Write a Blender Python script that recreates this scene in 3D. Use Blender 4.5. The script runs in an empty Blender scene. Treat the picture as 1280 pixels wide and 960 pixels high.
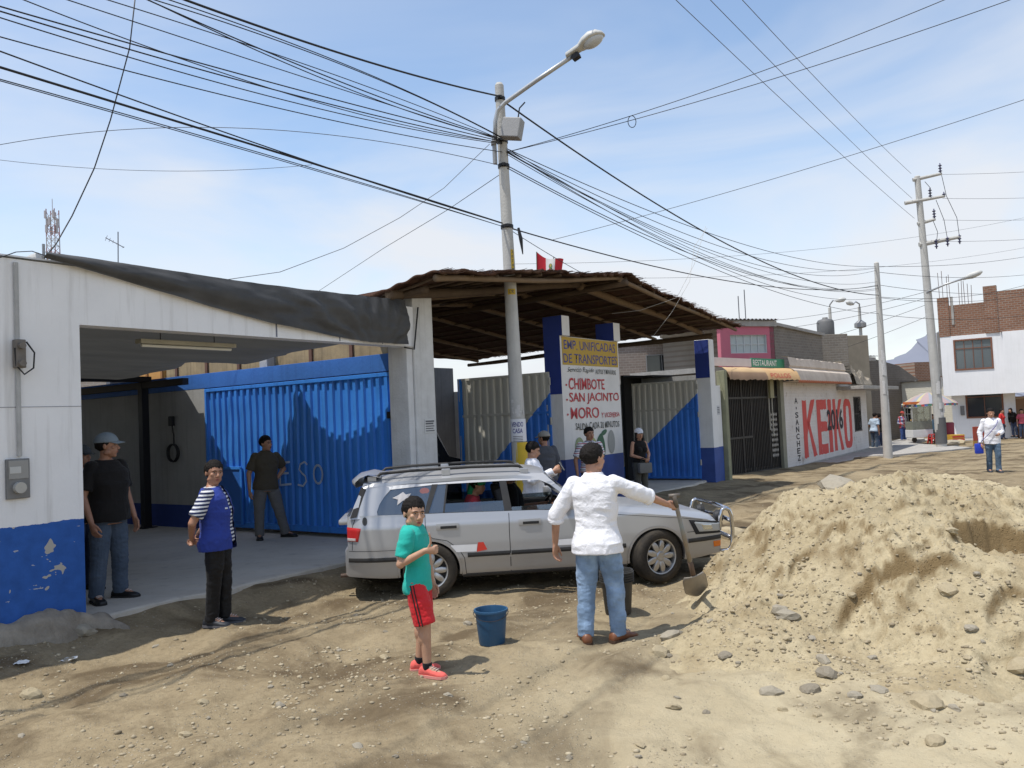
import bpy, bmesh, math, random
import numpy as np
from mathutils import Vector, Matrix, Euler
random.seed(7); rng = np.random.default_rng(7)
scene = bpy.context.scene
COL = scene.collection
R = math.radians
PI = math.pi

# ------------------------------------------------------------------ camera
CAM = Vector((0.0, 0.0, 1.95)); FPX = 1035.0
PITCH, ROLL = math.atan(42/1035), 0.045
_u0 = Vector((0, -math.sin(PITCH), math.cos(PITCH))); _r0 = Vector((1, 0, 0))
_f = Vector((0, math.cos(PITCH), math.sin(PITCH)))
_r = math.cos(ROLL)*_r0 - math.sin(ROLL)*_u0
_u = math.sin(ROLL)*_r0 + math.cos(ROLL)*_u0
cam_d = bpy.data.cameras.new('camera'); cam = bpy.data.objects.new('camera', cam_d); COL.objects.link(cam)
cam.matrix_world = Matrix(((_r.x, _u.x, -_f.x, CAM.x), (_r.y, _u.y, -_f.y, CAM.y), (_r.z, _u.z, -_f.z, CAM.z), (0, 0, 0, 1)))
cam_d.sensor_fit = 'HORIZONTAL'; cam_d.sensor_width = 36; cam_d.lens = 36*FPX/1280
cam_d.clip_start = 0.05; cam_d.clip_end = 6000
scene.camera = cam
def ray(px, py):
    return _f + _r*((px-640)/FPX) - _u*((py-480)/FPX)
def at(px, py, Y):          # survey: world point seen at a pixel, Y metres in front of the lens
    d = ray(px, py); return CAM + d*(Y/d.y)
def atz(px, py, z):         # survey: the same, on the level z
    d = ray(px, py); return CAM + d*((z-CAM.z)/d.z)

# the street front: t runs along it, k runs into the plots
F0 = Vector((-4.17, 8.0, 0)); FR = math.atan2(.8211, .5708)
TD = Vector((math.cos(FR), math.sin(FR), 0)); KD = Vector((-math.sin(FR), math.cos(FR), 0))
def fw(t, k, z=0): return F0 + TD*t + KD*k + Vector((0, 0, z))
def wf(p): d = Vector((p[0], p[1], 0))-F0; return d.dot(TD), d.dot(KD)

# ------------------------------------------------------------------ noise
def _hash(ix, iy, iz, seed):
    n = (ix*374761393 + iy*668265263 + iz*2147483647 + seed*1274126177) & 0xFFFFFFFF
    n = ((n ^ (n >> 13))*1274126177) & 0xFFFFFFFF
    n = ((n ^ (n >> 15))*2246822519) & 0xFFFFFFFF
    return ((n ^ (n >> 16)) & 0xFFFF)/32767.5 - 1
def vnoise(x, y, z=0.0, seed=0):
    x = np.asarray(x, float); y = np.asarray(y, float)+0*x; z = np.asarray(z, float)+0*x
    x0 = np.floor(x).astype(np.int64); y0 = np.floor(y).astype(np.int64); z0 = np.floor(z).astype(np.int64)
    fx, fy, fz = x-x0, y-y0, z-z0
    fx, fy, fz = [f*f*f*(f*(f*6-15)+10) for f in (fx, fy, fz)]
    r = 0
    for a in (0, 1):
        for b in (0, 1):
            for c in (0, 1):
                w = (fx if a else 1-fx)*(fy if b else 1-fy)*(fz if c else 1-fz)
                r = r + w*_hash(x0+a, y0+b, z0+c, seed)
    return r
def fbm(x, y, z=0.0, octv=4, seed=0, gain=.5):
    s = 0; a = 1; f = 1.0
    for i in range(octv):
        s = s + a*vnoise(np.asarray(x)*f+i*17.3, np.asarray(y)*f-i*9.1, np.asarray(z)*f, seed+i); a *= gain; f *= 2.03
    return s
def sstep(a, b, x):
    t = np.clip((np.asarray(x, float)-a)/(b-a), 0, 1); return t*t*(3-2*t)

# ------------------------------------------------------------------ objects
def tag(o, label=None, cat=None, group=None, kind=None):
    if label: o['label'] = label
    if cat: o['category'] = cat
    if group: o['group'] = group
    if kind: o['kind'] = kind
    return o
def thing(name, label, cat, loc=(0, 0, 0), rz=0.0, group=None):
    o = bpy.data.objects.new(name, None); COL.objects.link(o)
    o.empty_display_size = .2
    o.location = loc; o.rotation_euler = (0, 0, rz)
    return tag(o, label, cat, group)
def fthing(name, label, cat, t, k, z=0, group=None):
    return thing(name, label, cat, fw(t, k, z), FR, group)
def copy_tree(o, parent=None):
    c = o.copy(); COL.objects.link(c)
    if parent is not None: c.parent = parent
    for ch in list(o.children): copy_tree(ch, c)
    return c

class MB:
    def __init__(s): s.v = []; s.f = []; s.m = []
    def add(s, vs, fs, mi=0, M=None):
        b = len(s.v)
        s.v += [tuple(M @ Vector(p)) if M is not None else tuple(p) for p in vs]
        s.f += [tuple(i+b for i in f) for f in fs]; s.m += [mi]*len(fs); return s
    def box(s, x0, x1, y0, y1, z0, z1, mi=0, M=None):
        vs = [(x0,y0,z0),(x1,y0,z0),(x1,y1,z0),(x0,y1,z0),(x0,y0,z1),(x1,y0,z1),(x1,y1,z1),(x0,y1,z1)]
        return s.add(vs, [(0,3,2,1),(4,5,6,7),(0,1,5,4),(1,2,6,5),(2,3,7,6),(3,0,4,7)], mi, M)
    def bbox(s, x0, x1, y0, y1, z0, z1, b=.01, mi=0, M=None):      # bevelled box
        bm = bmesh.new(); bmesh.ops.create_cube(bm, size=1)
        for v in bm.verts: v.co = Vector(((x0+x1)/2+v.co.x*(x1-x0), (y0+y1)/2+v.co.y*(y1-y0), (z0+z1)/2+v.co.z*(z1-z0)))
        bmesh.ops.bevel(bm, geom=bm.edges[:], offset=b, segments=2, affect='EDGES', profile=.6)
        return s.frombm(bm, mi, M)
    def frombm(s, bm, mi=0, M=None):
        bm.verts.index_update()
        s.add([v.co for v in bm.verts], [[v.index for v in f.verts] for f in bm.faces], mi, M); bm.free(); return s
    def tube(s, pts, r, n=8, mi=0, cap=True, M=None):
        pts = [Vector(p) for p in pts]; rs = r if hasattr(r, '__len__') else [r]*len(pts)
        vs = []; fs = []
        up = None
        for i, p in enumerate(pts):
            d = (pts[min(i+1, len(pts)-1)]-pts[max(i-1, 0)])
            if d.length < 1e-9: d = Vector((0, 0, 1))
            d.normalize()
            if up is None:
                up = Vector((0, 0, 1)) if abs(d.z) < .9 else Vector((1, 0, 0))
            a = d.cross(up); a.normalize(); b = a.cross(d); up = b
            for j in range(n):
                q = 2*PI*j/n; vs.append(p+(a*math.cos(q)+b*math.sin(q))*rs[i])
        for i in range(len(pts)-1):
            for j in range(n):
                fs.append((i*n+j, i*n+(j+1) % n, (i+1)*n+(j+1) % n, (i+1)*n+j))
        if cap:
            fs.append(tuple(range(n))[::-1]); fs.append(tuple((len(pts)-1)*n+j for j in range(n)))
        return s.add(vs, fs, mi, M)
    def lathe(s, prof, n=24, mi=0, M=None, cap=False):            # prof: (r, z)
        vs = []; fs = []
        for r, z in prof:
            for j in range(n):
                q = 2*PI*j/n; vs.append((r*math.cos(q), r*math.sin(q), z))
        m = len(prof)
        for i in range(m-1):
            for j in range(n):
                fs.append((i*n+j, i*n+(j+1) % n, (i+1)*n+(j+1) % n, (i+1)*n+j))
        if cap:
            fs.append(tuple(range(n))[::-1]); fs.append(tuple((m-1)*n+j for j in range(n)))
        return s.add(vs, fs, mi, M)
    def ell(s, c, rx, ry, rz, nu=16, nv=10, mi=0, M=None):
        vs = []; fs = []
        for i in range(nv+1):
            th = PI*i/nv
            for j in range(nu):
                ph = 2*PI*j/nu
                vs.append((c[0]+rx*math.sin(th)*math.cos(ph), c[1]+ry*math.sin(th)*math.sin(ph), c[2]+rz*math.cos(th)))
        for i in range(nv):
            for j in range(nu):
                fs.append((i*nu+j, (i+1)*nu+j, (i+1)*nu+(j+1) % nu, i*nu+(j+1) % nu))
        return s.add(vs, fs, mi, M)
    def poly(s, pts, mi=0, M=None):
        return s.add(pts, [tuple(range(len(pts)))], mi, M)
    def prism(s, pts2, y0, y1, mi=0, M=None):                       # polygon in x,z extruded along y
        n = len(pts2)
        vs = [(p[0], y0, p[1]) for p in pts2]+[(p[0], y1, p[1]) for p in pts2]
        fs = [tuple(range(n)), tuple(range(2*n-1, n-1, -1))]+[(i, i+n, (i+1) % n+n, (i+1) % n) for i in range(n)]
        return s.add(vs, fs, mi, M)
    def grid(s, P, mi=0, closed=False):                             # P: rows of points
        P = [[tuple(q) for q in row] for row in P]; nr, nc = len(P), len(P[0])
        vs = [q for row in P for q in row]; fs = []
        for i in range(nr-1):
            for j in range(nc if closed else nc-1):
                fs.append((i*nc+j, i*nc+(j+1) % nc, (i+1)*nc+(j+1) % nc, (i+1)*nc+j))
        return s.add(vs, fs, mi)
    def loft(s, rings, mi=0, cap=True):
        nc = len(rings[0]); b = len(s.v); s.grid(rings, mi, True)
        if cap:
            s.f.append(tuple(b+j for j in range(nc))[::-1]); s.m.append(mi)
            s.f.append(tuple(b+(len(rings)-1)*nc+j for j in range(nc))); s.m.append(mi)
        return s
    def mesh(s, name):
        me = bpy.data.meshes.new(name); me.from_pydata(s.v, [], s.f)
        me.polygons.foreach_set('material_index', s.m)
        return me
    def build(s, name, mats, parent=None, smooth=False, loc=None, rz=None, fix=True, auto=None):
        me = s.mesh(name)
        if fix:
            bm = bmesh.new(); bm.from_mesh(me); bmesh.ops.recalc_face_normals(bm, faces=bm.faces[:]); bm.to_mesh(me); bm.free()
        return link(name, me, mats, parent, smooth, loc, rz, auto)
def link(name, me, mats, parent=None, smooth=False, loc=None, rz=None, auto=None):
    for m in (mats if isinstance(mats, (list, tuple)) else [mats]): me.materials.append(m)
    if smooth or auto:
        me.polygons.foreach_set('use_smooth', [True]*len(me.polygons))
        if auto:
            try: me.set_sharp_from_angle(angle=R(auto))
            except Exception: pass
    o = bpy.data.objects.new(name, me); COL.objects.link(o)
    if parent is not None: o.parent = parent
    if loc is not None: o.location = loc
    if rz is not None: o.rotation_euler = (0, 0, rz)
    return o
def npmesh(name, V, F):
    me = bpy.data.meshes.new(name)
    V = np.asarray(V, np.float32); F = np.asarray(F, np.int32)
    me.vertices.add(len(V)); me.vertices.foreach_set('co', V.ravel())
    k = F.shape[1]
    me.loops.add(F.size); me.loops.foreach_set('vertex_index', F.ravel())
    me.polygons.add(len(F)); me.polygons.foreach_set('loop_start', np.arange(0, F.size, k, dtype=np.int32))
    me.update(calc_edges=True); me.validate()
    return me
def gridF(nr, nc):
    i, j = np.meshgrid(np.arange(nr-1), np.arange(nc-1), indexing='ij')
    a = (i*nc+j).ravel(); return np.stack([a, a+1, a+nc+1, a+nc], 1)

def evalmesh(o, name):
    dg = bpy.context.evaluated_depsgraph_get(); dg.update()
    return bpy.data.meshes.new_from_object(o.evaluated_get(dg))
def remesh(mb, voxel, smooth=4, fac=.5):
    me = mb.mesh('tmp'); o = bpy.data.objects.new('tmp', me); COL.objects.link(o)
    m = o.modifiers.new('r', 'REMESH'); m.mode = 'VOXEL'; m.voxel_size = voxel; m.adaptivity = 0
    if smooth:
        m2 = o.modifiers.new('s', 'SMOOTH'); m2.iterations = smooth; m2.factor = fac
    out = evalmesh(o, 'x'); bpy.data.objects.remove(o); bpy.data.meshes.remove(me)
    return out
def coords(me):
    a = np.empty(len(me.vertices)*3, np.float32); me.vertices.foreach_get('co', a); return a.reshape(-1, 3).astype(float)
def normals(me):
    a = np.empty(len(me.vertices)*3, np.float32); me.vertices.foreach_get('normal', a); return a.reshape(-1, 3).astype(float)
def setco(me, V): me.vertices.foreach_set('co', np.asarray(V, np.float32).ravel()); me.update()

FONT = None
def textmesh(body, size, M, bold=0.0, sx=1.0, depth=0.0, align='LEFT', shear=0.0):
    c = bpy.data.curves.new('t', 'FONT'); c.body = body; c.size = size; c.offset = bold; c.extrude = depth
    c.align_x = align; c.shear = shear; c.resolution_u = 3
    o = bpy.data.objects.new('t', c); COL.objects.link(o)
    me = evalmesh(o, 't'); bpy.data.objects.remove(o); bpy.data.curves.remove(c)
    me.transform(M @ Matrix.Diagonal((sx, 1, 1, 1)))
    return me
def frame(o, xd, yd):           # matrix from an origin and the two in-plane directions
    x = Vector(xd).normalized(); y = Vector(yd).normalized(); z = x.cross(y)
    return Matrix(((x.x, y.x, z.x, o[0]), (x.y, y.y, z.y, o[1]), (x.z, y.z, z.z, o[2]), (0, 0, 0, 1)))
def textfit(body, width, height, M, **kw):    # cap height and total width as asked
    me = textmesh(body, 1.0, Matrix.Identity(4), **kw)
    V = coords(me); x0, x1 = V[:, 0].min(), V[:, 0].max(); y0, y1 = V[:, 1].min(), V[:, 1].max()
    V[:, 0] = (V[:, 0]-x0)/(x1-x0)*width; V[:, 1] = (V[:, 1]-y0)/(y1-y0)*height
    setco(me, V); me.transform(M); return me

# ------------------------------------------------------------------ materials
def nt(name):
    m = bpy.data.materials.new(name); m.use_nodes = True
    t = m.node_tree; b = t.nodes['Principled BSDF']; return m, t, b
def N(t, ty, **kw):
    n = t.nodes.new(ty)
    for k, v in kw.items():
        if k in n.inputs.keys(): n.inputs[k].default_value = v
        else: setattr(n, k, v)
    return n
def L(t, a, b): t.links.new(a, b)
def c4(c): return (c[0], c[1], c[2], 1)
def mixc(t, fac, a, b, mode='MIX'):
    n = t.nodes.new('ShaderNodeMix'); n.data_type = 'RGBA'; n.blend_type = mode
    if hasattr(fac, 'is_linked') or hasattr(fac, 'links'): L(t, fac, n.inputs[0])
    else: n.inputs[0].default_value = fac
    for s, v in ((6, a), (7, b)):
        if hasattr(v, 'links'): L(t, v, n.inputs[s])
        else: n.inputs[s].default_value = c4(v)
    return n.outputs[2]
def ramp(t, fac, p0, p1):
    n = t.nodes.new('ShaderNodeMapRange'); n.clamp = True
    L(t, fac, n.inputs[0]); n.inputs[1].default_value = p0; n.inputs[2].default_value = p1
    return n.outputs[0]
def math_(t, op, a, b=None):
    n = t.nodes.new('ShaderNodeMath'); n.operation = op
    for i, v in enumerate((a, b)):
        if v is None: continue
        if hasattr(v, 'links'): L(t, v, n.inputs[i])
        else: n.inputs[i].default_value = v
    return n.outputs[0]
def objco(t, scale=(1, 1, 1)):
    c = t.nodes.new('ShaderNodeTexCoord'); m = t.nodes.new('ShaderNodeMapping'); m.inputs['Scale'].default_value = scale
    L(t, c.outputs['Object'], m.inputs[0]); return m.outputs[0]
def noise(t, co, scale, detail=4, rough=.6, out='Fac', dist=0.0):
    n = N(t, 'ShaderNodeTexNoise'); n.inputs['Scale'].default_value = scale; n.inputs['Detail'].default_value = detail
    n.inputs['Roughness'].default_value = rough; n.inputs['Distortion'].default_value = dist
    L(t, co, n.inputs['Vector']); return n.outputs[out]
def bump(t, b, h, strength=.3, dist=.02):
    n = N(t, 'ShaderNodeBump'); n.inputs['Strength'].default_value = strength; n.inputs['Distance'].default_value = dist
    L(t, h, n.inputs['Height']); L(t, n.outputs[0], b.inputs['Normal'])
def sepz(t, co):
    s = t.nodes.new('ShaderNodeSeparateXYZ'); L(t, co, s.inputs[0]); return s.outputs
def worn(name, col, col2=None, rough=.7, scale=3.0, amt=.35, metal=0.0, bmp=.1, bscale=40, spec=.4, streak=0.0):
    """painted or plain surface with uneven tone, fine grain and optional vertical streaks"""
    m, t, b = nt(name); co = objco(t)
    col2 = col2 or tuple(c*.6 for c in col)
    n1 = noise(t, co, scale, 6, .65); f = ramp(t, n1, .35, .75)
    c = mixc(t, math_(t, 'MULTIPLY', f, amt), col, col2)
    if streak:
        n2 = noise(t, objco(t, (9, 9, .5)), 1.2, 4, .6)
        c = mixc(t, math_(t, 'MULTIPLY', ramp(t, n2, .5, .8), streak), c, tuple(x*.45 for x in col2))
    L(t, c, b.inputs['Base Color'])
    n3 = noise(t, co, bscale, 3, .6)
    bump(t, b, n3, bmp, .02)
    b.inputs['Roughness'].default_value = rough; b.inputs['Metallic'].default_value = metal
    b.inputs['Specular IOR Level'].default_value = spec
    return m
def flat(name, col, rough=.6, metal=0.0, spec=.4):
    return worn(name, col, None, rough, 8, .18, metal, .04, 90, spec)
# ------------------------------------------------------------------ world and sun
SUN_EL, SUN_DIR = 69.0, Vector((-.90, -.43, 0)).normalized()
sun_vec = SUN_DIR*math.cos(R(SUN_EL)) + Vector((0, 0, math.sin(R(SUN_EL))))
w = bpy.data.worlds.new('World'); scene.world = w; w.use_nodes = True
wt = w.node_tree; bg = wt.nodes['Background']
sky = wt.nodes.new('ShaderNodeTexSky'); sky.sky_type = 'NISHITA'; sky.sun_disc = False
sky.sun_elevation = R(SUN_EL); sky.sun_rotation = math.atan2(sun_vec.x, sun_vec.y)
sky.altitude = 20; sky.air_density = 1.0; sky.dust_density = 0.6; sky.ozone_density = 1.0
tc = wt.nodes.new('ShaderNodeTexCoord')
mp = wt.nodes.new('ShaderNodeMapping'); mp.inputs['Scale'].default_value = (1.0, 1.0, 3.4); mp.inputs['Rotation'].default_value = (0.1, .25, .3)
L(wt, tc.outputs['Generated'], mp.inputs[0])
cn = noise(wt, mp.outputs[0], 1.7, 5, .52, dist=.6)
cn2 = noise(wt, mp.outputs[0], .8, 3, .5)
sx = wt.nodes.new('ShaderNodeSeparateXYZ'); L(wt, tc.outputs['Generated'], sx.inputs[0])
low = ramp(wt, sx.outputs[2], .34, .0)
cf = math_(wt, 'MULTIPLY', ramp(wt, cn, .40, .72), ramp(wt, cn2, .28, .52))
cf = math_(wt, 'ADD', math_(wt, 'MULTIPLY', cf, .8), math_(wt, 'MULTIPLY', math_(wt, 'POWER', low, 1.3), ramp(wt, cn, .1, .75)))
cf = math_(wt, 'ADD', math_(wt, 'MINIMUM', cf, .90), .02)
tint = mixc(wt, 1.0, sky.outputs[0], (1.50, 1.46, 1.40), 'MULTIPLY')
skyc = mixc(wt, cf, tint, (5.6, 5.75, 6.05))
L(wt, skyc, bg.inputs['Color']); bg.inputs['Strength'].default_value = .15
sl = bpy.data.lights.new('sun', 'SUN'); sl.energy = 4.5; sl.angle = R(.5); sl.color = (1, .955, .88)
so = bpy.data.objects.new('sun', sl); COL.objects.link(so); so.location = (0, 0, 40)
so.rotation_euler = sun_vec.to_track_quat('Z', 'Y').to_euler()
scene.view_settings.view_transform = 'Standard'; scene.view_settings.look = 'None'
scene.view_settings.exposure = 0; scene.view_settings.gamma = 1
scene.cycles.max_bounces = 8; scene.cycles.transparent_max_bounces = 12
try: scene.cycles.use_denoising = True
except Exception: pass

# ------------------------------------------------------------------ terrain
def zfront(t):
    return np.interp(t, [-8, 9, 16, 23, 35, 60], [.20, .20, .10, -.02, -.2, -.3])
def ground(x, y, detail=True):
    x = np.asarray(x, float); y = np.asarray(y, float)
    dx, dy = x-F0.x, y-F0.y
    t = dx*TD.x+dy*TD.y; d = -(dx*KD.x+dy*KD.y)
    road = -.3*sstep(18, 46, y)
    edge = .45+.25*fbm(x*.5, y*.5, seed=3)
    b = road + (zfront(t)-.035-road)*sstep(.30+edge*1.1, edge-.42, d)
    if detail:
        m = sstep(-.1, .5, d+.15)*sstep(60, 30, y)
        b = b+m*(.030*fbm(x*.9, y*.9, seed=11)+.016*fbm(x*3.1, y*3.1, octv=5, seed=21, gain=.55))
        b = b+m*.018*np.abs(fbm(x*2.2+4, y*2.2, octv=4, seed=29))*sstep(14, 8, y)
        u = d+.25*fbm(t*.25, d*.1, seed=5)                    # wheel ruts along the street
        for u0, dp in ((2.9, .03), (3.25, -.022), (4.4, .035), (4.75, -.02)):
            b = b-m*dp*np.exp(-((u-u0)/.16)**2)*sstep(30, 10, y)
    return b
MC = (3.98, 8.25)
def mound(x, y):
    x = np.asarray(x, float); y = np.asarray(y, float)
    wx = x+.16*fbm(x*1.3, y*1.3, seed=31); wy = y+.20*fbm(x*1.1+7, y*1.1, seed=32)
    dx, dy = wx-MC[0], wy-MC[1]
    # plateau with a steep flank on the side of the car and a long run-out to the front
    rl = np.where(dx < 0, -dx/2.42, dx/2.45); rf = np.where(dy < 0, -dy/2.85, dy/2.1)
    r = (np.abs(rl)**2.3+np.abs(rf)**2.1)**(1/2.2)
    wl = np.where(dx < 0, np.abs(rl)**2/(np.abs(rl)**2+np.abs(rf)**2+1e-6), 0)
    st = .13+.26*wl
    h = 1.11*(1-sstep(st, 1.03, r)**.92)
    # a shallow apron of spilled soil
    r2 = np.hypot((wx-2.9)/2.3, (wy-6.6)/1.7); h = h+.16*np.exp(-(r2/.72)**2)
    r3 = np.hypot((wx-1.75)/.55, (wy-7.25)/.9); h = h+.10*np.exp(-r3**2)
    m = sstep(.02, .3, h)
    rid = 1-np.abs(fbm(x*1.7, y*1.7, seed=41))*1.7
    h = h+m*(.075*fbm(x*1.2, y*1.2, octv=3, seed=42)+.035*fbm(x*3.6, y*3.6, octv=3, seed=43))
    # bitten-out scars: sheer upper lip, crumbled below
    n = .22*fbm(x*1.5, y*.6, octv=2, seed=51, gain=.5)+.03*fbm(x*7, y*7, octv=2, seed=52)
    for cx, cy, wd, dp, Ls in ((4.15, 7.30, .50, .26, .50), (5.05, 7.10, .55, .30, .50), (3.05, 6.95, .55, .17, .45), (4.55, 6.62, .38, .20, .40),
                               (5.45, 6.35, .50, .22, .5), (3.70, 6.45, .30, .11, .35), (2.60, 7.45, .35, .12, .35), (5.7, 7.35, .45, .22, .4)):
        u = (x-cx)/wd; v = (cy+n-.22*u*u-y)
        h = h-1.18*dp*np.exp(-np.abs(u)**3)*sstep(-.02, .07, v)*np.exp(-np.clip(v, 0, None)/Ls)
    # crumbs
    c = np.abs(fbm(x*8, y*8, octv=4, seed=61, gain=.62))
    h = h+m*(.036*np.clip(c-.25, 0, 1)*sstep(-.3, .4, fbm(x*1.6, y*1.6, seed=66))*1.6+.010*fbm(x*24, y*24, octv=3, seed=63))
    return h-.10*(1-m)
def soil(x, y):
    return float(max(ground(x, y), ground(x, y, False)*.0+mound(x, y)))

def dirt(name, light, dark, damp, pebbly=1.0, dampamt=.75, steep=False, sandy=False):
    m, t, b = nt(name); co = objco(t)
    n1 = noise(t, co, .55, 6, .62); n2 = noise(t, co, 2.6, 8, .68); n3 = noise(t, co, 22, 6, .7); n4 = noise(t, co, .9, 5, .6, dist=.8)
    c = mixc(t, ramp(t, n2, .33, .68), dark, light)
    c = mixc(t, math_(t, 'MULTIPLY', ramp(t, n1, .42, .62), .55), c, tuple(v*1.18 for v in light))
    c = mixc(t, math_(t, 'MULTIPLY', ramp(t, n4, .48, .62), dampamt), c, damp)
    c = mixc(t, math_(t, 'MULTIPLY', ramp(t, n3, .45, .75), .5), c, tuple(v*.55 for v in dark))
    v = N(t, 'ShaderNodeTexVoronoi'); v.inputs['Scale'].default_value = 34; L(t, co, v.inputs['Vector'])
    v2 = N(t, 'ShaderNodeTexVoronoi'); v2.inputs['Scale'].default_value = 11; L(t, co, v2.inputs['Vector'])
    sp = math_(t, 'MULTIPLY', ramp(t, v.outputs['Distance'], .26, .16), ramp(t, noise(t, co, 3.1, 3), .45, .62))
    sp2 = math_(t, 'MULTIPLY', ramp(t, v2.outputs['Distance'], .16, .09), ramp(t, noise(t, co, 1.7, 3), .5, .6))
    g = mixc(t, ramp(t, v.outputs['Color'], .2, .8), (.46, .41, .33), (.22, .19, .15))
    c = mixc(t, math_(t, 'MULTIPLY', math_(t, 'MAXIMUM', sp, sp2), .8*pebbly), c, g)
    if sandy:      # pale spilled sand towards the heap
        s3 = sepz(t, co); fx = ramp(t, math_(t, 'ADD', s3[0], math_(t, 'MULTIPLY', n1, 1.6)), .1, 2.4); fy = ramp(t, math_(t, 'ADD', s3[1], math_(t, 'MULTIPLY', n2, 1.2)), 9.5, 6.2)
        f_ = math_(t, 'MULTIPLY', math_(t, 'MULTIPLY', fx, fy), ramp(t, n4, .70, .50))
        c = mixc(t, math_(t, 'MULTIPLY', f_, .85), c, mixc(t, n2, (.40, .335, .215), (.56, .49, .34)))
    if steep:      # freshly broken, damper soil on the sheer faces
        ge = t.nodes.new('ShaderNodeNewGeometry'); sn = sepz(t, ge.outputs['Normal'])
        c = mixc(t, math_(t, 'MULTIPLY', ramp(t, math_(t, 'ADD', sn[2], math_(t, 'MULTIPLY', n2, .25)), .84, .50), .95), c, damp)
    L(t, c, b.inputs['Base Color'])
    h = math_(t, 'ADD', math_(t, 'MULTIPLY', n3, .7), math_(t, 'MULTIPLY', math_(t, 'MAXIMUM', sp, sp2), .5))
    h = math_(t, 'ADD', h, math_(t, 'MULTIPLY', noise(t, co, 75, 4, .7), .45))
    bump(t, b, h, .8, .024)
    b.inputs['Roughness'].default_value = .95; b.inputs['Specular IOR Level'].default_value = .12
    return m
M_dirt = dirt('road_dirt', (.31, .25, .158), (.205, .158, .095), (.115, .084, .050), 1.0, .92, False, True)
M_mound = dirt('pile_soil', (.46, .39, .255), (.35, .285, .175), (.20, .140, .070), .7, .40, True)

rad = [0.6]
while rad[-1] < 4: rad.append(rad[-1]*1.025)
while rad[-1] < 17: rad.append(rad[-1]*1.0062)
while rad[-1] < 60: rad.append(rad[-1]*1.02)
while rad[-1] < 4000: rad.append(rad[-1]*1.25)
ang = np.concatenate([np.linspace(-180, -46, 60)[:-1], np.linspace(-46, 46, 620)[:-1], np.linspace(46, 180, 60)])
RR, AA = np.meshgrid(np.array(rad), np.radians(ang), indexing='ij')
X, Y = RR*np.sin(AA), RR*np.cos(AA)
Z = ground(X, Y)
Z = np.where(RR > 500, Z-(RR-500)*.002, Z)
V = np.stack([X, Y, Z], -1).reshape(-1, 3)
nr, nc = X.shape
F = gridF(nr, nc)
V = np.concatenate([V, [[0, 0, float(ground(0, 0))]]])
cme = npmesh('ground', V, F[:, ::-1])
go = link('ground', cme, M_dirt, smooth=True); tag(go, kind='structure')
# the disc under the photographer's feet closes the sheet
MB().lathe([(0.001, .0), (.62, -.004)], 60).build('ground_patch', M_dirt, smooth=True)
bpy.data.objects['ground_patch']['kind'] = 'structure'; bpy.data.objects['ground_patch'].name = 'ground'

mt = thing('dirt_pile', 'large pale sandy heap of dug up soil with dug out hollows, right foreground', 'dirt pile', (MC[0], MC[1], 0))
xs = np.concatenate([np.arange(.75, 6.6, .02), np.arange(6.6, 8.2, .06)]); ys = np.concatenate([np.arange(4.3, 8.6, .02), np.arange(8.6, 11.2, .05)])
X, Y = np.meshgrid(xs, ys, indexing='ij'); H = mound(X, Y)
gz = ground(X, Y)
Z = np.maximum(H, gz-.06)
mme = npmesh('soil', np.stack([X-MC[0], Y-MC[1], Z], -1).reshape(-1, 3), gridF(*X.shape))
link('soil', mme, M_mound, mt, smooth=True)

# ------------------------------------------------------------------ stones
def stone_bm(rr, sub=1, flatn=.6, seed=0):
    bm = bmesh.new(); bmesh.ops.create_icosphere(bm, subdivisions=sub, radius=1)
    r2 = random.Random(seed); sxy = (r2.uniform(.75, 1.3), r2.uniform(.6, 1.0), flatn*r2.uniform(.7, 1.1))
    for v in bm.verts:
        k = 1+.22*float(vnoise(v.co.x*1.6+seed, v.co.y*1.6, v.co.z*1.6, 5))+.10*float(vnoise(v.co.x*4+seed, v.co.y*4, v.co.z*4, 9))
        v.co = Vector((round(v.co.x*k*2.6)/2.6*.5+v.co.x*k*.5, v.co.y*k, v.co.z*k))
        v.co = Vector((v.co.x*sxy[0], v.co.y*sxy[1], v.co.z*sxy[2]))*rr
    return bm
M_stone = [worn('stone_'+n, c, None, .9, 5, .5, 0, .5, 30, .2) for n, c in (('grey', (.36, .32, .25)), ('tan', (.42, .35, .23)), ('dark', (.27, .235, .18)))]
tpl = []
for i in range(14):
    bm = stone_bm(1, 2, .6, i*3); me = bpy.data.meshes.new('stone'); bm.to_mesh(me); bm.free(); tpl.append(me)
    me.materials.append(M_stone[(0, 1, 1, 0, 1, 0, 2)[i % 7]])
def soil_s(x, y): return max(float(ground(x, y)), float(mound(x, y)))
spots = [(1047, 590, 8.6, .20), (1100, 586, 8.4, .19), (917, 632, 12.6, .28), (503+480, 770, 0, .10), (1160, 882, 0, .11), (965, 868, 0, .08), (1013, 864, 0, .08), (1068, 872, 0, .06),
         (842, 886, 0, .05), (1169, 928, 0, .06), (838, 797, 0, .10), (825, 818, 0, .09), (975, 767, 0, .08), (1035, 845, 0, .10), (1099, 865, 0, .05), (1190, 665, 0, .06), (1185, 740, 0, .07), (1215, 787, 0, .06),
         (1275, 835, 0, .10), (1030, 830, 0, .06), (905, 560+260, 0, .06), (105, 790, 0, .12), (128, 776, 0, .09), (40, 870, 0, .07), (195, 808, 0, .035), (245, 735, 0, .05), (350, 883, 0, .04), (155, 870, 0, .04), (85, 826, 0, .04), (480, 823, 0, .045), (232, 920, 0, .05), (447, 935, 0, .04), (254, 880, 0, .05), (560, 870, 0, .035), (445, 770, 0, .035), (585, 780, 0, .05)]
for i in range(20):
    spots.append((rng.uniform(20, 1270), rng.uniform(790, 950), 0, float(rng.uniform(.016, .034))))
for i in range(26):
    spots.append((rng.uniform(830, 1260), rng.uniform(690, 900), 0, float(rng.uniform(.018, .042))))
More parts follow.
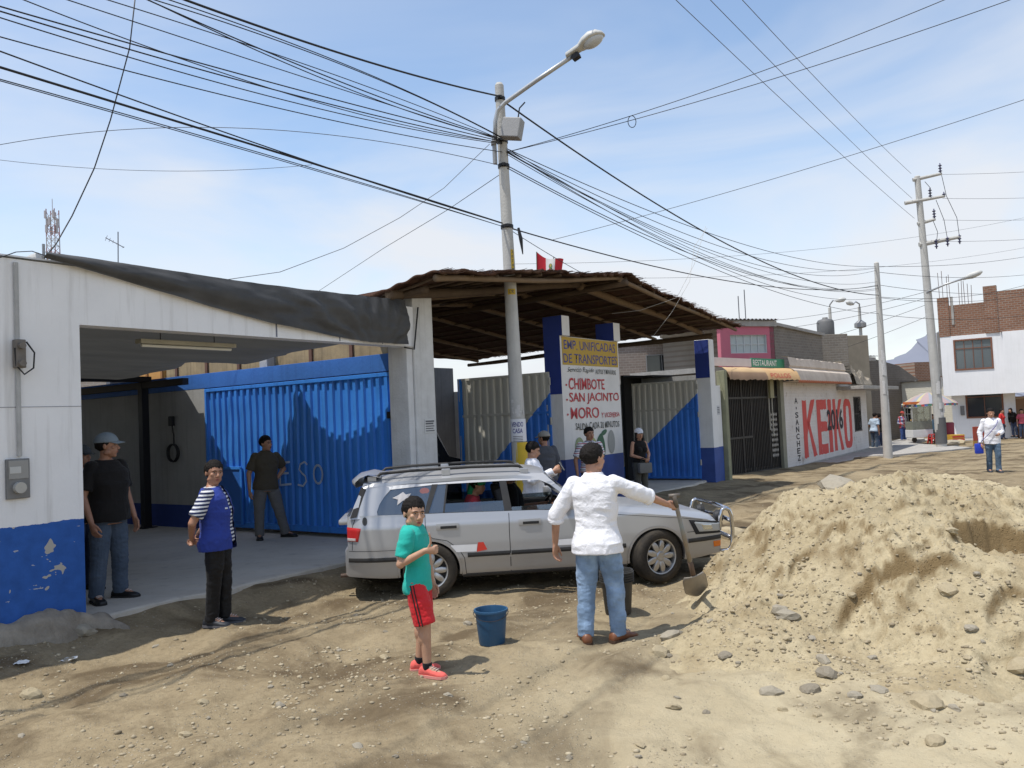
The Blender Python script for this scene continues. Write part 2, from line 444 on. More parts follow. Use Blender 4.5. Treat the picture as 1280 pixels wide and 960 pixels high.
def hit(px, py):
    d = ray(px, py); ss = np.arange(2.5, 30, .03)
    xs_, ys_, zs_ = CAM.x+d.x*ss, CAM.y+d.y*ss, CAM.z+d.z*ss
    below = zs_ < np.maximum(ground(xs_, ys_), mound(xs_, ys_))
    i = int(np.argmax(below)) if below.any() else 180
    return CAM+d*ss[i]
for i, (px, py, Yd, rr) in enumerate(spots):
    p = hit(px, py) if not Yd else at(px, py, Yd)
    z = soil_s(p.x, p.y)
    o = bpy.data.objects.new('stone', tpl[i % len(tpl)]); COL.objects.link(o)
    o.location = (p.x, p.y, z+rr*.04); o.scale = (rr,)*3; o.rotation_euler = (rng.uniform(-.3, .3), rng.uniform(-.3, .3), rng.uniform(0, 6.28))
    lab, g = ('broken stone lying loose on the dirt road or soil heap', 'stones lying on the dirt')
    if i == 0: lab, g = 'flat tilted slab of rock on the left crest of the soil heap', None
    elif i == 1: lab, g = 'blocky rounded rock on top of the soil heap right of the flat slab', None
    elif i == 2: lab, g = 'concrete lump lying on the road beyond the car nose', None
    elif i == 3: lab, g = 'flat pale slab of rock halfway up the front of the soil heap', None
    tag(o, lab, 'stone', g)
# fine gravel nobody could count
gv = []; gf = []; gm = []
ico = bmesh.new(); bmesh.ops.create_icosphere(ico, subdivisions=1, radius=1); ico.verts.index_update()
iv = np.array([v.co[:] for v in ico.verts]); ifc = np.array([[v.index for v in f.verts] for f in ico.faces]); ico.free()
n = 10500
px = rng.uniform(-4.6, 5.2, n*2); py = 3.6+rng.random(n*2)**1.6*7.5
keep = np.abs(px/py) < .72; px, py = px[keep], py[keep]
cl = fbm(px*1.3, py*1.3, seed=71); keep = cl+rng.uniform(-.5, .5, len(px)) > .0; px, py = px[keep], py[keep]
tt = (px-F0.x)*TD.x+(py-F0.y)*TD.y; kk = (px-F0.x)*KD.x+(py-F0.y)*KD.y; keep = kk < -.15; px, py = px[keep], py[keep]
qx = rng.uniform(1.3, 6.4, 9000); qy = rng.uniform(4.9, 8.6, 9000); hm_ = mound(qx, qy); k_ = (hm_ > .03) & (rng.random(9000) < .75-.35*np.clip(hm_, 0, 1)) & (qx/qy < .72)
px = np.concatenate([px, qx[k_]]); py = np.concatenate([py, qy[k_]])
pz = np.maximum(ground(px, py), mound(px, py))
sz = .0045+.016*rng.random(len(px))**3.2
Vs = []; Fs = []
for i in range(len(px)):
    s = iv*np.array([sz[i]*rng.uniform(.8, 1.4), sz[i]*rng.uniform(.7, 1.2), sz[i]*rng.uniform(.45, .8)])*(1+.25*rng.standard_normal((len(iv), 1))*.6)
    Vs.append(s+np.array([px[i], py[i], pz[i]+sz[i]*.15])); Fs.append(ifc+i*len(iv))
gme = npmesh('gravel', np.concatenate(Vs), np.concatenate(Fs))
m, t, b = nt('gravel_mix'); gi = t.nodes.new('ShaderNodeNewGeometry')
cr = mixc(t, gi.outputs['Random Per Island'], (.43, .365, .25), (.23, .185, .12)); L(t, cr, b.inputs['Base Color']); b.inputs['Roughness'].default_value = .9
tag(link('gravel', gme, m), 'small pebbles and crumbs scattered over the dirt road', 'gravel', kind='stuff')
# ------------------------------------------------------------------ materials of the street front
def dado_wall(name, white, blue, zsplit, peel=True):
    """white over a painted blue base, flaking, stained; z is height above the thing's base"""
    m, t, b = nt(name); co = objco(t); z = sepz(t, co)[2]
    n1 = noise(t, co, 1.3, 6, .6); n2 = noise(t, objco(t, (6, 6, .45)), 1.4, 5, .6); n3 = noise(t, co, 7, 5, .6)
    wc = mixc(t, math_(t, 'MULTIPLY', ramp(t, n1, .4, .75), .45), white, tuple(v*.8 for v in white))
    wc = mixc(t, math_(t, 'MULTIPLY', ramp(t, n2, .52, .80), .5), wc, (.33, .31, .28))
    bc = mixc(t, ramp(t, n3, .35, .7), blue, tuple(v*.75 for v in blue))
    edge = math_(t, 'ADD', z, math_(t, 'MULTIPLY', math_(t, 'SUBTRACT', n3, .5), .05))
    f = math_(t, 'LESS_THAN', edge, zsplit)
    c = mixc(t, f, wc, bc)
    if peel:
        p1 = noise(t, co, 2.4, 4, .55, dist=.4)
        pf = math_(t, 'GREATER_THAN', p1, .625)
        c = mixc(t, math_(t, 'MULTIPLY', pf, f), c, (.40, .385, .35))
        p2 = math_(t, 'MULTIPLY', math_(t, 'GREATER_THAN', noise(t, objco(t, (1, 1, 3)), 5.5, 4, .6), .66), f)
        c = mixc(t, p2, c, (.38, .40, .43))
        gr = math_(t, 'MULTIPLY', ramp(t, math_(t, 'ADD', z, math_(t, 'MULTIPLY', n3, .35)), .42, .16), .9)
        c = mixc(t, gr, c, (.23, .205, .17))
    L(t, c, b.inputs['Base Color']); b.inputs['Roughness'].default_value = .75; b.inputs['Specular IOR Level'].default_value = .25
    bump(t, b, noise(t, co, 30, 5, .65), .25, .012)
    return m
BLUE = (.030, .105, .46); WHITE = (.80, .80, .80)
M_dado = dado_wall('white_over_blue', WHITE, (.03, .115, .41), 1.17)
M_white = worn('white_wash', WHITE, (.60, .59, .57), .8, 1.6, .5, 0, .25, 26, .2, .18)
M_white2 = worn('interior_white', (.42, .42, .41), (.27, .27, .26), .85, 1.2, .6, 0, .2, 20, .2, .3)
M_conc = worn('grey_concrete', (.40, .385, .36), (.24, .225, .20), .9, 3, .7, 0, .5, 24, .2, .25)
M_rubble = worn('rough_concrete', (.30, .265, .215), (.13, .11, .085), .95, 5, .8, 0, 1.0, 14, .1)
M_bluepaint = worn('blue_paint', (.040, .12, .42), (.03, .08, .30), .6, 2.4, .5, 0, .15, 30, .3, .25)
M_bluedark = worn('dark_blue_paint', (.030, .06, .26), (.02, .04, .18), .65, 2.4, .5, 0, .12, 30, .3, .2)
M_bluegate = worn('blue_gate_paint', (.050, .255, .78), (.042, .20, .62), .45, 1.3, .6, 0, .12, 22, .35, .45)
M_creamgate = worn('cream_gate_paint', (.52, .50, .43), (.30, .28, .235), .55, 1.5, .6, 0, .06, 30, .35, .35)
M_black = flat('black_steel', (.012, .012, .014), .55)
M_steel = worn('grey_steel', (.30, .30, .30), None, .5, 6, .4, .6, .1)
M_tarp = None
def tarp_mat():
    m, t, b = nt('black_tarp'); co = objco(t)
    n = noise(t, co, 2.2, 5, .6); c = mixc(t, ramp(t, n, .3, .7), (.040, .040, .041), (.072, .071, .069))
    L(t, c, b.inputs['Base Color']); b.inputs['Roughness'].default_value = .62; b.inputs['Specular IOR Level'].default_value = .45
    wv = N(t, 'ShaderNodeTexWave'); wv.inputs['Scale'].default_value = 26; L(t, co, wv.inputs['Vector'])
    bump(t, b, noise(t, objco(t, (1, 1, 1)), 160, 2), .15, .01)
    return m
M_tarp = tarp_mat()
M_floor = None
def floor_mat():
    m, t, b = nt('dusty_concrete'); co = objco(t)
    n1 = noise(t, co, .8, 6, .65); n2 = noise(t, co, 5, 6, .65); n3 = noise(t, objco(t, (.6, 5, 1)), 1.5, 4)
    c = mixc(t, ramp(t, n1, .35, .7), (.58, .53, .45), (.43, .39, .33))
    c = mixc(t, math_(t, 'MULTIPLY', ramp(t, n3, .5, .75), .6), c, (.55, .53, .49))
    c = mixc(t, math_(t, 'MULTIPLY', ramp(t, n2, .55, .75), .4), c, (.14, .13, .115))
    L(t, c, b.inputs['Base Color']); b.inputs['Roughness'].default_value = .85
    bump(t, b, n2, .3, .01); return m
M_floor = floor_mat()

# ------------------------------------------------------------------ floors
def rough_slab(name, t0, t1, k0, k1, z, mat, jag=.10):
    n = 60; row = [t0+(t1-t0)*i/n for i in range(n+1)]
    front = [(t, k0-jag*(.5+.9*float(fbm(t*1.2, 3.3, seed=8)))) for t in row]
    mb = MB()
    P0 = [fw(t, k1, z) for t in row]; P1 = [fw(t, k, z) for t, k in front]; P2 = [fw(t, k-.03, z-.015) for t, k in front]; P3 = [fw(t, k-.06, z-.25) for t, k in front]
    mb.grid([P0, P1, P2, P3]); return tag(mb.build(name, mat), kind='structure')
rough_slab('floor', -6, 5.35, .06, 17, .205, M_floor)
rough_slab('floor', 5.36, 17.2, .20, 17, .12, M_floor)

# ------------------------------------------------------------------ workshop front wall
wb = fthing('workshop_wall', 'white street wall with flaking blue painted base and a wide gate opening, far left', 'wall', 0, 0, 0)
mb = MB()
n = 40
mb.box(-6.0, 0, 0, .22, .16, 3.64)
mb.box(0, 4.86, 0, .22, 3.04, 3.62)
mb.build('wall', M_dado, wb)
# cable clipped to the wall, joint lines
mb = MB(); mb.box(-6, 0, -.003, 0, 2.245, 2.250); mb.box(2.37, 2.39, -.004, 0, 3.05, 3.60); mb.box(3.40, 3.415, -.004, 0, 3.05, 3.5); mb.box(4.2, 4.21, -.004, 0, 3.05, 3.4)
mb.build('joint', flat('joint_dark', (.16, .17, .22)), wb)
# rubble footing under the wall
mb = MB(); rows = []
ts = np.arange(-6, .36, .04)
for prof in [(0.0, .34), (-.06, .34), (-.16, .27), (-.26, .16), (-.34, .02), (-.36, -.12)]:
    row = []
    for t in ts:
        e = float(sstep(.34, .12, t)); nn = float(fbm(t*2.1, prof[1]*6, seed=14))
        row.append((t, (prof[0]*(.75+.45*nn))-.035*abs(float(fbm(t*7, prof[1]*14, octv=3, seed=15)))*(prof[0] < 0), .02+(prof[1]+.07*nn-.03+.05*float(fbm(t*6, prof[1]*9, octv=3, seed=17)))*(.35+.65*e)))
    rows.append(row)
mb.grid(rows)
mb.build('footing', M_rubble, wb, smooth=True)
# electricity meter
em = fthing('electricity_meter', 'small grey electricity meter box with a glass pane set in the white wall', 'meter box', -.60, 0, 1.42)
M_meter = worn('meter_grey', (.20, .20, .20), (.12, .12, .12), .55, 8, .5, .3)
mb = MB(); mb.bbox(-.10, .10, -.035, 0, 0, .36, .008); mb.build('case', M_meter, em)
mb = MB(); mb.bbox(-.085, .085, -.041, -.036, .18, .345, .002); mb.build('door', flat('meter_door', (.28, .28, .275), .4, .3), em)
mb = MB(); mb.bbox(-.075, .02, -.044, -.0415, .23, .29, .001); mb.build('label_plate', flat('plate_pale', (.5, .5, .48)), em)
mb = MB(); mb.lathe([(0.002, .045), (.05, .045), (.052, 0)], 20, 0, Matrix.Translation((0, -.036, .10)) @ Matrix.Rotation(R(90), 4, 'X')); mb.build('dial', flat('dial_pale', (.42, .41, .38), .2), em)
# conduit and cable bracket
cd = fthing('cable_bracket', 'grey wall bracket with cable loop on a stained conduit, white wall at left', 'bracket', -.58, 0, 2.62)
mb = MB(); mb.tube([(0, -.02, -.82), (0, -.02, .95)], .022, 8); mb.build('conduit', worn('conduit_grey', (.42, .42, .41), (.25, .25, .24), .7, 6, .7), cd)
mb = MB(); mb.bbox(-.045, .045, -.09, -.015, -.02, .24, .01); mb.tube([(0, -.09, .02), (0, -.13, .02)], .03, 8); mb.tube([(0, -.09, .18), (0, -.13, .18)], .03, 8); mb.build('insulator', worn('rusty_iron', (.18, .16, .14), (.08, .07, .06), .7, 12, .6), cd)
mb = MB(); mb.tube([(0.05, -.08, .22), (.11, -.1, .12), (.10, -.1, -.02), (.02, -.1, -.08), (-.04, -.08, 0), (-.05, -.08, .16)], .008, 6); mb.build('cable_loop', M_black, cd)

# pillar at the end of the beam
pl = fthing('gate_pillar', 'tall bare white and grey concrete pillar between the black tarp and the straw roof', 'pillar', 5.08, .02, .0)
mb = MB(); mb.bbox(-.20, .24, 0, .42, .1, 3.84, .02); mb.bbox(-.202, .242, .002, .418, 3.84, 3.86, .004); mb.build('column', worn('pillar_white', (.66, .66, .645), (.42, .41, .39), .85, 2.2, .7, 0, .4, 24, .2, .3), pl)
mb = MB(); mb.bbox(-.33, -.205, .03, .40, .1, 3.50, .015); mb.build('side_pier', worn('pier_white', (.70, .70, .69), (.45, .44, .42), .85, 2.2, .7, 0, .4, 24, .2, .3), pl)
bi = fthing('bent_rod', 'thin dark bent rod hooked on the front of the concrete pillar', 'rod', 4.72, -.02, 3.0)
MB().tube([(-.1, -.01, .02), (.10, -.015, .0), (.22, -.015, .62)], .012, 6).build('rod', M_black, bi)
po = fthing('notice', 'small printed paper notice pasted on the concrete pillar', 'notice', 5.14, .0, 1.78)
mb = MB(); mb.box(-.10, .13, .012, .016, 0, .21); mb.build('paper', flat('paper', (.62, .62, .60), .8), po)
mb = MB()
for i in range(5): mb.box(-.08, .11-.02*(i % 2), .009, .0115, .175-.034*i-.014, .175-.034*i+(.008 if i < 2 else .0))
mb.build('print', flat('print_ink', (.12, .12, .13)), po)

# ------------------------------------------------------------------ side wall with the big blue gate
sw = fthing('yard_wall', 'white inner side wall of the covered yard with a blue top band beyond the blue gate', 'wall', 4.87, 0, 0)
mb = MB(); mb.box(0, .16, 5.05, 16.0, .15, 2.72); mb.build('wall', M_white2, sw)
mb = MB(); mb.box(-.006, .0, 5.06, 16.0, .2, .62); mb.build('dado', M_bluedark, sw)
mb = MB(); mb.bbox(-.004, .19, .46, 16.0, 2.725, 2.99, .004); mb.build('lintel', worn('blue_band', (.05, .17, .50), (.04, .12, .38), .6, 2.4, .5, 0, .2, 20, .3, .3), sw)
def corr(mb, u0, u1, z0, z1, plane, pitch=.17, dep=.035, mi=0, ztop=None):
    """trapezoid sheet between u0 and u1 (plane maps (u, depth, z) to a point)"""
    pts = []; u = u0
    while u < u1-1e-6:
        for a, d in ((0, 0), (.38, 0), (.5, 1), (.88, 1)):
            uu = u+a*pitch
            if uu <= u1: pts.append((uu, d*dep))
        u += pitch
    pts.append((u1, pts[-1][1]))
    zs = [z0+(z1-z0)*i/16 for i in range(17)]      # slightly dented
    mb.grid([[plane(uu+.006*float(vnoise(uu*1.7, z*1.3, 2, 5)), d+.012*float(fbm(uu*1.1, z*1.6, seed=37)), z) for uu, d in pts] for z in zs], mi)
bgt = fthing('blue_gate', 'big closed corrugated blue metal gate with chalk scrawl and small door', 'gate', 4.87, .46, .27)
mb = MB(); corr(mb, .02, 4.55, .10, 2.40, lambda u, d, z: (.006+.035-d, u, z)); mb.build('sheet', M_bluegate, bgt, auto=30)
mb = MB()
for z0, z1 in ((.0, .10), (2.38, 2.44)): mb.bbox(-.01, .07, 0, 4.58, z0, z1, .006)
mb.bbox(-.012, .072, -.0, .06, .0, 2.44, .006); mb.bbox(-.012, .072, 4.53, 4.58, .0, 2.44, .006)
mb.build('frame', M_bluegate, bgt)
wk = MB(); wk.bbox(-.03, .0, 3.55, 4.50, .06, 1.02, .008); wko = wk.build('wicket', worn('wicket_blue', (.035, .16, .55), (.025, .11, .40), .5, 2, .5), bgt)
mb = MB(); mb.box(-.036, -.031, 3.60, 4.45, .12, .125); mb.bbox(-.045, -.030, 3.55, 3.60, .06, 1.04, .004); mb.bbox(-.045, -.030, 4.45, 4.50, .06, 1.04, .004); mb.bbox(-.045, -.030, 3.55, 4.5, 1.0, 1.05, .004); mb.build('wicket_frame', M_bluegate, wko)
for z in (.62, 1.75):
    mb = MB(); mb.bbox(-.05, -.01, -.04, .10, z, z+.10, .01); mb.tube([(-.05, .0, z-.03), (-.05, .0, z+.13)], .02, 8); mb.build('hinge', M_black, bgt)
# chalk letters ESO, drawn as strokes over the ribs
def stroke(mb, pts, wd, fn):
    for (a, b) in zip(pts[:-1], pts[1:]):
        a = Vector((a[0], a[1])); b = Vector((b[0], b[1])); d = (b-a); l = d.length
        if l < 1e-6: continue
        d /= l; nn = Vector((-d.y, d.x))*wd/2; a = a-d*wd*.3; b = b+d*wd*.3
        q = [a-nn, b-nn, b+nn, a+nn]; mb.poly([fn(p.x, p.y) for p in q])
mb = MB(); fn = lambda u, z: (-.020, u-.16, z+.02)
def oval(cu, cz, ru, rz, a0=0, a1=360, n=18): return [(cu+ru*math.cos(R(a0+(a1-a0)*i/n)), cz+rz*math.sin(R(a0+(a1-a0)*i/n))) for i in range(n+1)]
E = [[(2.72, 1.08), (2.74, .72)], [(2.72, 1.08), (2.49, 1.10)], [(2.73, .91), (2.53, .92)], [(2.74, .72), (2.47, .74)]]
for s_ in E: stroke(mb, s_, .034, fn)
stroke(mb, [(2.07, 1.06), (2.13, 1.10), (2.23, 1.06), (2.26, .98), (2.20, .92), (2.12, .87), (2.10, .79), (2.18, .71), (2.30, .73)], .03, fn)
stroke(mb, oval(1.82, .90, .10, .145), .036, fn)
mb.build('chalk_letters', flat('chalk', (.50, .60, .76), .9), bgt)

# ------------------------------------------------------------------ the black tarp awning
tp = fthing('tarp_awning', 'black tarpaulin awning draped over the white beam and stretched over the yard', 'awning', 0, 0, 0)
def lower(t):   # height of the hanging edge along the beam
    return float(np.interp(t, [-.35, .5, 1.4, 2.3, 3.2, 3.9, 4.35, 4.66], [3.64, 3.50, 3.34, 3.20, 3.11, 3.055, 3.06, 3.06]))
mb = MB(); rows = []
ts = np.linspace(-.35, 4.66, 110)
for j in range(19):
    v = j/18; row = []
    for t in ts:
        lo = lower(t); top = 3.70-.035*math.sin(PI*max(0, t)/4.7); z = top+(lo-top)*v
        # creases fan out from the low point near t = 3.9
        a = math.atan2(t-4.05, (z-2.9)*1.0+.05); rr_ = math.hypot(t-4.05, z-2.9)
        cr = .022*math.sin(a*19+2*float(fbm(t*1.5, z*3, seed=9)))*math.exp(-((rr_-.9)/.9)**2)+.016*float(fbm(t*2.2+z*2, z*9, seed=19))
        row.append((t, -.035-.05*math.sin(PI*min(1, v*1.1))+cr-.02, z))
    rows.append(row)
mb.grid(rows); mb.build('front_sheet', M_tarp, tp, smooth=True)
SH = SUN_DIR/math.tan(R(SUN_EL))
def sunlift(k, z, H):      # where the sheet at height H must end so that its shadow edge meets (k, z) on the gate
    p = fw(4.87, k, z)+SH*(H-z); return wf(p)
H_ = 3.12
shadow = [(.46, 2.42), (.55, 2.14), (.85, 1.98), (1.25, 1.86), (1.62, 1.80), (1.95, 1.90), (2.25, 2.20), (2.45, 2.52), (2.55, 2.62), (2.66, 2.45), (2.85, 1.95), (3.1, 1.40), (3.35, 1.12), (4.0, .80), (4.35, 1.25), (4.6, 1.55), (4.9, 1.95), (5.25, 2.3), (5.6, 2.7), (6.3, 3.0), (8, 3.0), (12, 3.0)]
edge = [sunlift(k, z, H_) for k, z in shadow]
ek = np.array([e[1] for e in edge]); et = np.array([e[0] for e in edge]); o_ = np.argsort(ek); ek, et = ek[o_], et[o_]
mb = MB(); rows = []
for i in range(150):
    k = -.02+5.8*i/110 if i <= 110 else 5.78+(i-110)/39*6.5
    te = float(np.interp(k, ek, et)); row = []
    for j in range(41):
        v = j/40; t = -5.5+(te+5.5)*v
        sag = -.16*math.sin(PI*((k*.55) % 1.0))-.03*float(fbm(t*.9, k*.9, seed=23))
        z = H_+.50*math.exp(-max(k, 0)*2.2)*(1 if t < 4.6 else 1)+sag*(1-math.exp(-max(k, 0)*1.6))*float(sstep(te+.02, te-.8, t))+.0
        row.append((t, k, z))
    rows.append(row)
m, t, b = nt('shade_cloth'); co = objco(t); n = noise(t, objco(t, (.4, 3, 1)), 2.0, 4, .6)
out = t.nodes['Material Output']; tl_ = t.nodes.new('ShaderNodeBsdfTranslucent'); L(t, mixc(t, n, (.06, .06, .056), (.13, .125, .11)), tl_.inputs[0]); L(t, mixc(t, n, (.035, .035, .034), (.085, .083, .078)), b.inputs['Base Color']); b.inputs['Roughness'].default_value = .8
ms2 = t.nodes.new('ShaderNodeMixShader'); ms2.inputs[0].default_value = .22; L(t, b.outputs[0], ms2.inputs[1]); L(t, tl_.outputs[0], ms2.inputs[2]); L(t, ms2.outputs[0], out.inputs[0])
mb.grid(rows); mb.build('roof_sheet', m, tp, smooth=True)
lampo = fthing('tube_lamp', 'unlit fluorescent tube fitting hanging under the edge of the tarp', 'lamp', 1.55, .55, 2.93)
mb = MB(); mb.bbox(-.62, .62, -.06, .06, .02, .07, .008); mb.build('fitting', worn('fitting_cream', (.42, .39, .30), (.26, .24, .18), .5, 6, .6), lampo)
mb = MB(); mb.tube([(-.58, 0, .0), (.58, 0, .0)], .017, 10); mb.build('tube', flat('tube_white', (.7, .69, .62), .25), lampo)
for s_ in (-.35, .35): MB().tube([(s_, 0, .07), (s_, 0, .26)], .005, 5).build('hanger', M_black, lampo)
# steel posts and roof beams of the yard
for t, k, lab in ((4.60, 6.55, 'black steel post standing against the white inner wall of the yard'), (.5, 9.6, 'black steel post at the dim back of the covered yard')):
    ps = fthing('steel_post', lab, 'post', t, k, .2)
    mb = MB(); mb.bbox(-.07, .07, -.07, .07, 0, 2.72, .008); mb.build('shaft', M_black, ps)
    mb = MB(); mb.bbox(-.14, .14, -.14, .14, 0, .02, .004); mb.build('base_plate', M_black, ps)
rf = fthing('roof_frame', 'dark steel beams under the tarp of the covered yard', 'roof frame', 0, 0, 0)
mb = MB()
for k in (6.55, 9.6): mb.bbox(-5, 4.75, k-.05, k+.05, 2.925, 3.03, .006)
mb.build('beam', M_black, rf)
mb = MB(); mb.bbox(4.54, 4.66, 5.2, 12, 2.80, 2.92, .006); mb.build('purlin', M_black, rf)
bw = fthing('back_wall', 'dark back wall of the covered yard on the left', 'wall', 0, 12.2, 0)
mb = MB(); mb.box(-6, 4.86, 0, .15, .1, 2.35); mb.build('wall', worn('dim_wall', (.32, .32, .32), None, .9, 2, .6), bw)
mb = MB(); mb.box(.9, 2.5, -.02, -.003, .2, 2.1); mb.build('door', M_bluedark, bw)
lw = fthing('neighbour_wall', 'plain side wall closing the covered yard behind the white street wall', 'wall', -5.9, .25, 0)
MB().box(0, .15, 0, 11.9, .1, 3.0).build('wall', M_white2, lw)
# hook with coiled hose on the inner wall
hk = fthing('coiled_cable', 'dark coiled cable hanging on the white inner wall beside the steel post', 'cable', 4.85, 5.95, 1.3)
mb = MB()
for q in range(3): mb.tube([(-.03-.01*q, .16*math.cos(a)+.02*q, .28+.16*math.sin(a)) for a in np.linspace(0, 6.28, 20)], .012, 6, cap=False)
mb.tube([(-.03, 0, .44), (-.02, .02, .62), (-.03, .06, .86)], .012, 6); mb.bbox(-.06, 0, 0, .12, .78, .96, .01)
mb.build('coil', M_black, hk)

# ------------------------------------------------------------------ tan panels rising behind the gate
pn = fthing('board_screen', 'weathered tan board screen with brown battens rising behind the blue gate', 'screen', 5.22, .55, 0)
M_tan = worn('tan_board', (.36, .265, .145), (.20, .15, .09), .85, 3.0, .8, 0, .2, 18, .2, .7)
mb = MB(); mb.box(0, .03, 0, 6.2, .12, 3.52)
mb.build('board', M_tan, pn)
mb = MB()
for k in np.arange(.1, 6.3, .95): mb.box(-.035, -.003, k, k+.07, .12, 3.56)
mb.build('batten', worn('batten_brown', (.14, .07, .045), None, .8, 5, .5), pn)
ob = fthing('crate_stack', 'orange wooden crate seen over the blue top band of the yard wall', 'crate', 5.25, 6.9, 2.2)
mb = MB(); mb.bbox(0, .6, 0, 1.1, -2.08, 1.02, .02); mb.build('panel', worn('orange_wood', (.55, .27, .07), (.40, .20, .06), .8, 5, .5), ob)
ms_ = worn('orange_slat', (.35, .16, .05), None, .8, 5, .5)
for k in (.0, .52, 1.04): MB().box(-.03, -.002, k, k+.06, .3, 1.0).build('slat', ms_, ob)
pc = fthing('concrete_post', 'grey concrete post standing just behind the blue gate band', 'post', 5.13, 3.6, 0)
MB().bbox(-.1, .1, -.1, .1, .1, 3.45, .01).build('shaft', M_conc, pc)
# ------------------------------------------------------------------ sign wall
def tile_mat(name, white, base, zs):
    m, t, b = nt(name); co = objco(t); z = sepz(t, co)[2]; n = noise(t, co, 2.2, 5, .6); n2 = noise(t, objco(t, (5, 5, .5)), 1.5, 4)
    wc = mixc(t, math_(t, 'MULTIPLY', ramp(t, n, .4, .75), .5), white, tuple(v*.78 for v in white))
    wc = mixc(t, math_(t, 'MULTIPLY', ramp(t, n2, .55, .8), .25), wc, (.4, .39, .37))
    L(t, mixc(t, math_(t, 'LESS_THAN', z, zs), wc, mixc(t, ramp(t, n, .4, .7), base, tuple(v*.7 for v in base))), b.inputs['Base Color'])
    b.inputs['Roughness'].default_value = .75; bump(t, b, noise(t, co, 30, 4), .2, .01); return m
M_signw = tile_mat('sign_white', (.70, .69, .67), (.035, .07, .27), 1.02)
sg = fthing('sign_wall', 'white painted sign wall with mustard heading band between two white and blue posts', 'sign', 9.02, 0, .1)
mb = MB(); mb.box(.31, 2.02, .06, .22, 0, 3.34); mb.box(.0, .31, .06, .22, 0, 3.34); mb.box(2.02, 2.33, .06, .22, 0, 3.34); mb.build('panel', M_signw, sg)
for x0, x1 in ((.0, .27), (2.05, 2.33)):
    mb = MB(); mb.box(x0, x1, .0, .30, 3.345, 3.72); mb.box(x0, x1, .224, .42, 0, 3.72)
    mb.build('post', M_signw, sg)
    mb = MB(); mb.box(x0-.006, x0-.001, .002, .418, 3.346, 3.719); (mb.box(-.006, -.001, .062, .418, 2.25, 3.3455) if x0 < 1 else None); mb.build('post_side', worn('ultramarine', (.022, .045, .24), (.018, .035, .17), .6, 3, .5), sg)
M_must = worn('mustard', (.50, .33, .055), (.40, .26, .05), .7, 3, .5); M_navy = worn('navy_letter', (.06, .07, .24), (.13, .12, .22), .7, 9, .7); M_red = worn('red_letter', (.46, .03, .04), (.52, .14, .14), .7, 9, .7); M_ink = worn('ink_letter', (.06, .065, .06), (.20, .20, .19), .7, 12, .7)
MB().box(.06, 2.28, .052, .0585, 2.80, 3.33).build('heading_band', M_must, sg)
def wobble(me, a):      # unsteady brush edge
    V_ = coords(me); V_[:, 0] += a*vnoise(V_[:, 0]*9, V_[:, 2]*9, 0, 3)+a*.5*vnoise(V_[:, 0]*31, V_[:, 2]*31, 0, 4); V_[:, 2] += a*vnoise(V_[:, 0]*7, V_[:, 2]*9, 5, 6)+a*.5*vnoise(V_[:, 0]*29, V_[:, 2]*31, 5, 7); setco(me, V_); return me
def signtext(body, x, z, w_, h_, mat, y=.0495, **kw):
    me = wobble(textfit(body, w_, h_, Matrix.Translation((x, y, z)) @ Matrix.Rotation(R(90), 4, 'X'), **kw), .010)
    return link('lettering', me, mat, sg)
signtext('EMP. UNIFICADAS', .12, 3.10, 2.05, .175, M_navy, bold=.008)
signtext('DE TRANSPORTES', .09, 2.84, 2.14, .18, M_navy, bold=.008)
signtext('Servicio Rapido', .22, 2.645, 1.02, .12, M_ink, shear=.25)
signtext('AUTOS Y MINIVANS', 1.30, 2.64, .86, .10, M_ink, bold=.008)
signtext('CHIMBOTE', .24, 2.33, 1.40, .22, M_red, bold=.010)
signtext('SAN JACINTO', .24, 2.05, 2.0, .22, M_red, bold=.012)
signtext('MORO', .26, 1.77, 1.10, .22, M_red, bold=.008)
signtext('Y VICEVERSA', 1.46, 1.77, .78, .095, M_red, bold=.01)
signtext('SALIDA: CADA 20 MINUTOS', .42, 1.56, 1.78, .125, M_ink, bold=.008)
mb = MB()
for z in (2.42, 2.14, 1.86): mb.add([(.15+.03*math.cos(a), .0495, z+.02*math.sin(a)) for a in np.linspace(0, 6.28, 12, endpoint=False)], [tuple(range(12))])
mb.build('lettering', M_red, sg)
# painted fruit below the lines
def blob(cx, cz, rx, rz, rot=0, n=24, pinch=.0):
    o = []
    for i in range(n):
        a = 2*PI*i/n; u = rx*math.cos(a)*(1-pinch*math.sin(a)); v = rz*math.sin(a); c, s = math.cos(rot), math.sin(rot)
        o.append((cx+u*c-v*s, .053-.001*len(o)*0, cz+u*s+v*c))
    return o
mb = MB(); mb.poly(blob(1.36, 1.20, .20, .26, -.2, pinch=.35), 0); mb.poly([(p[0], .0525, p[2]) for p in blob(1.10, 1.18, .16, .23, .3, pinch=.3)], 1)
mb.poly([(p[0], .0505, p[2]) for p in blob(1.16, 1.15, .08, .12, .3)], 2); mb.poly([(p[0], .051, p[2]) for p in blob(.55, 1.20, .18, .22, .3)], 3); mb.poly([(p[0], .050, p[2]) for p in blob(1.82, 1.27, .15, .24, 0)], 4)
mb.poly([(p[0], .0495, p[2]) for p in blob(1.52, 1.47, .13, .05, .3)], 0)
mb.build('painted_fruit', [flat('leaf_green', (.045, .12, .07)), flat('pale_green', (.34, .38, .16)), flat('stone_brown', (.30, .20, .08)), flat('grape_green', (.26, .32, .18)), flat('grey_patch', (.30, .31, .30))], sg, fix=False)

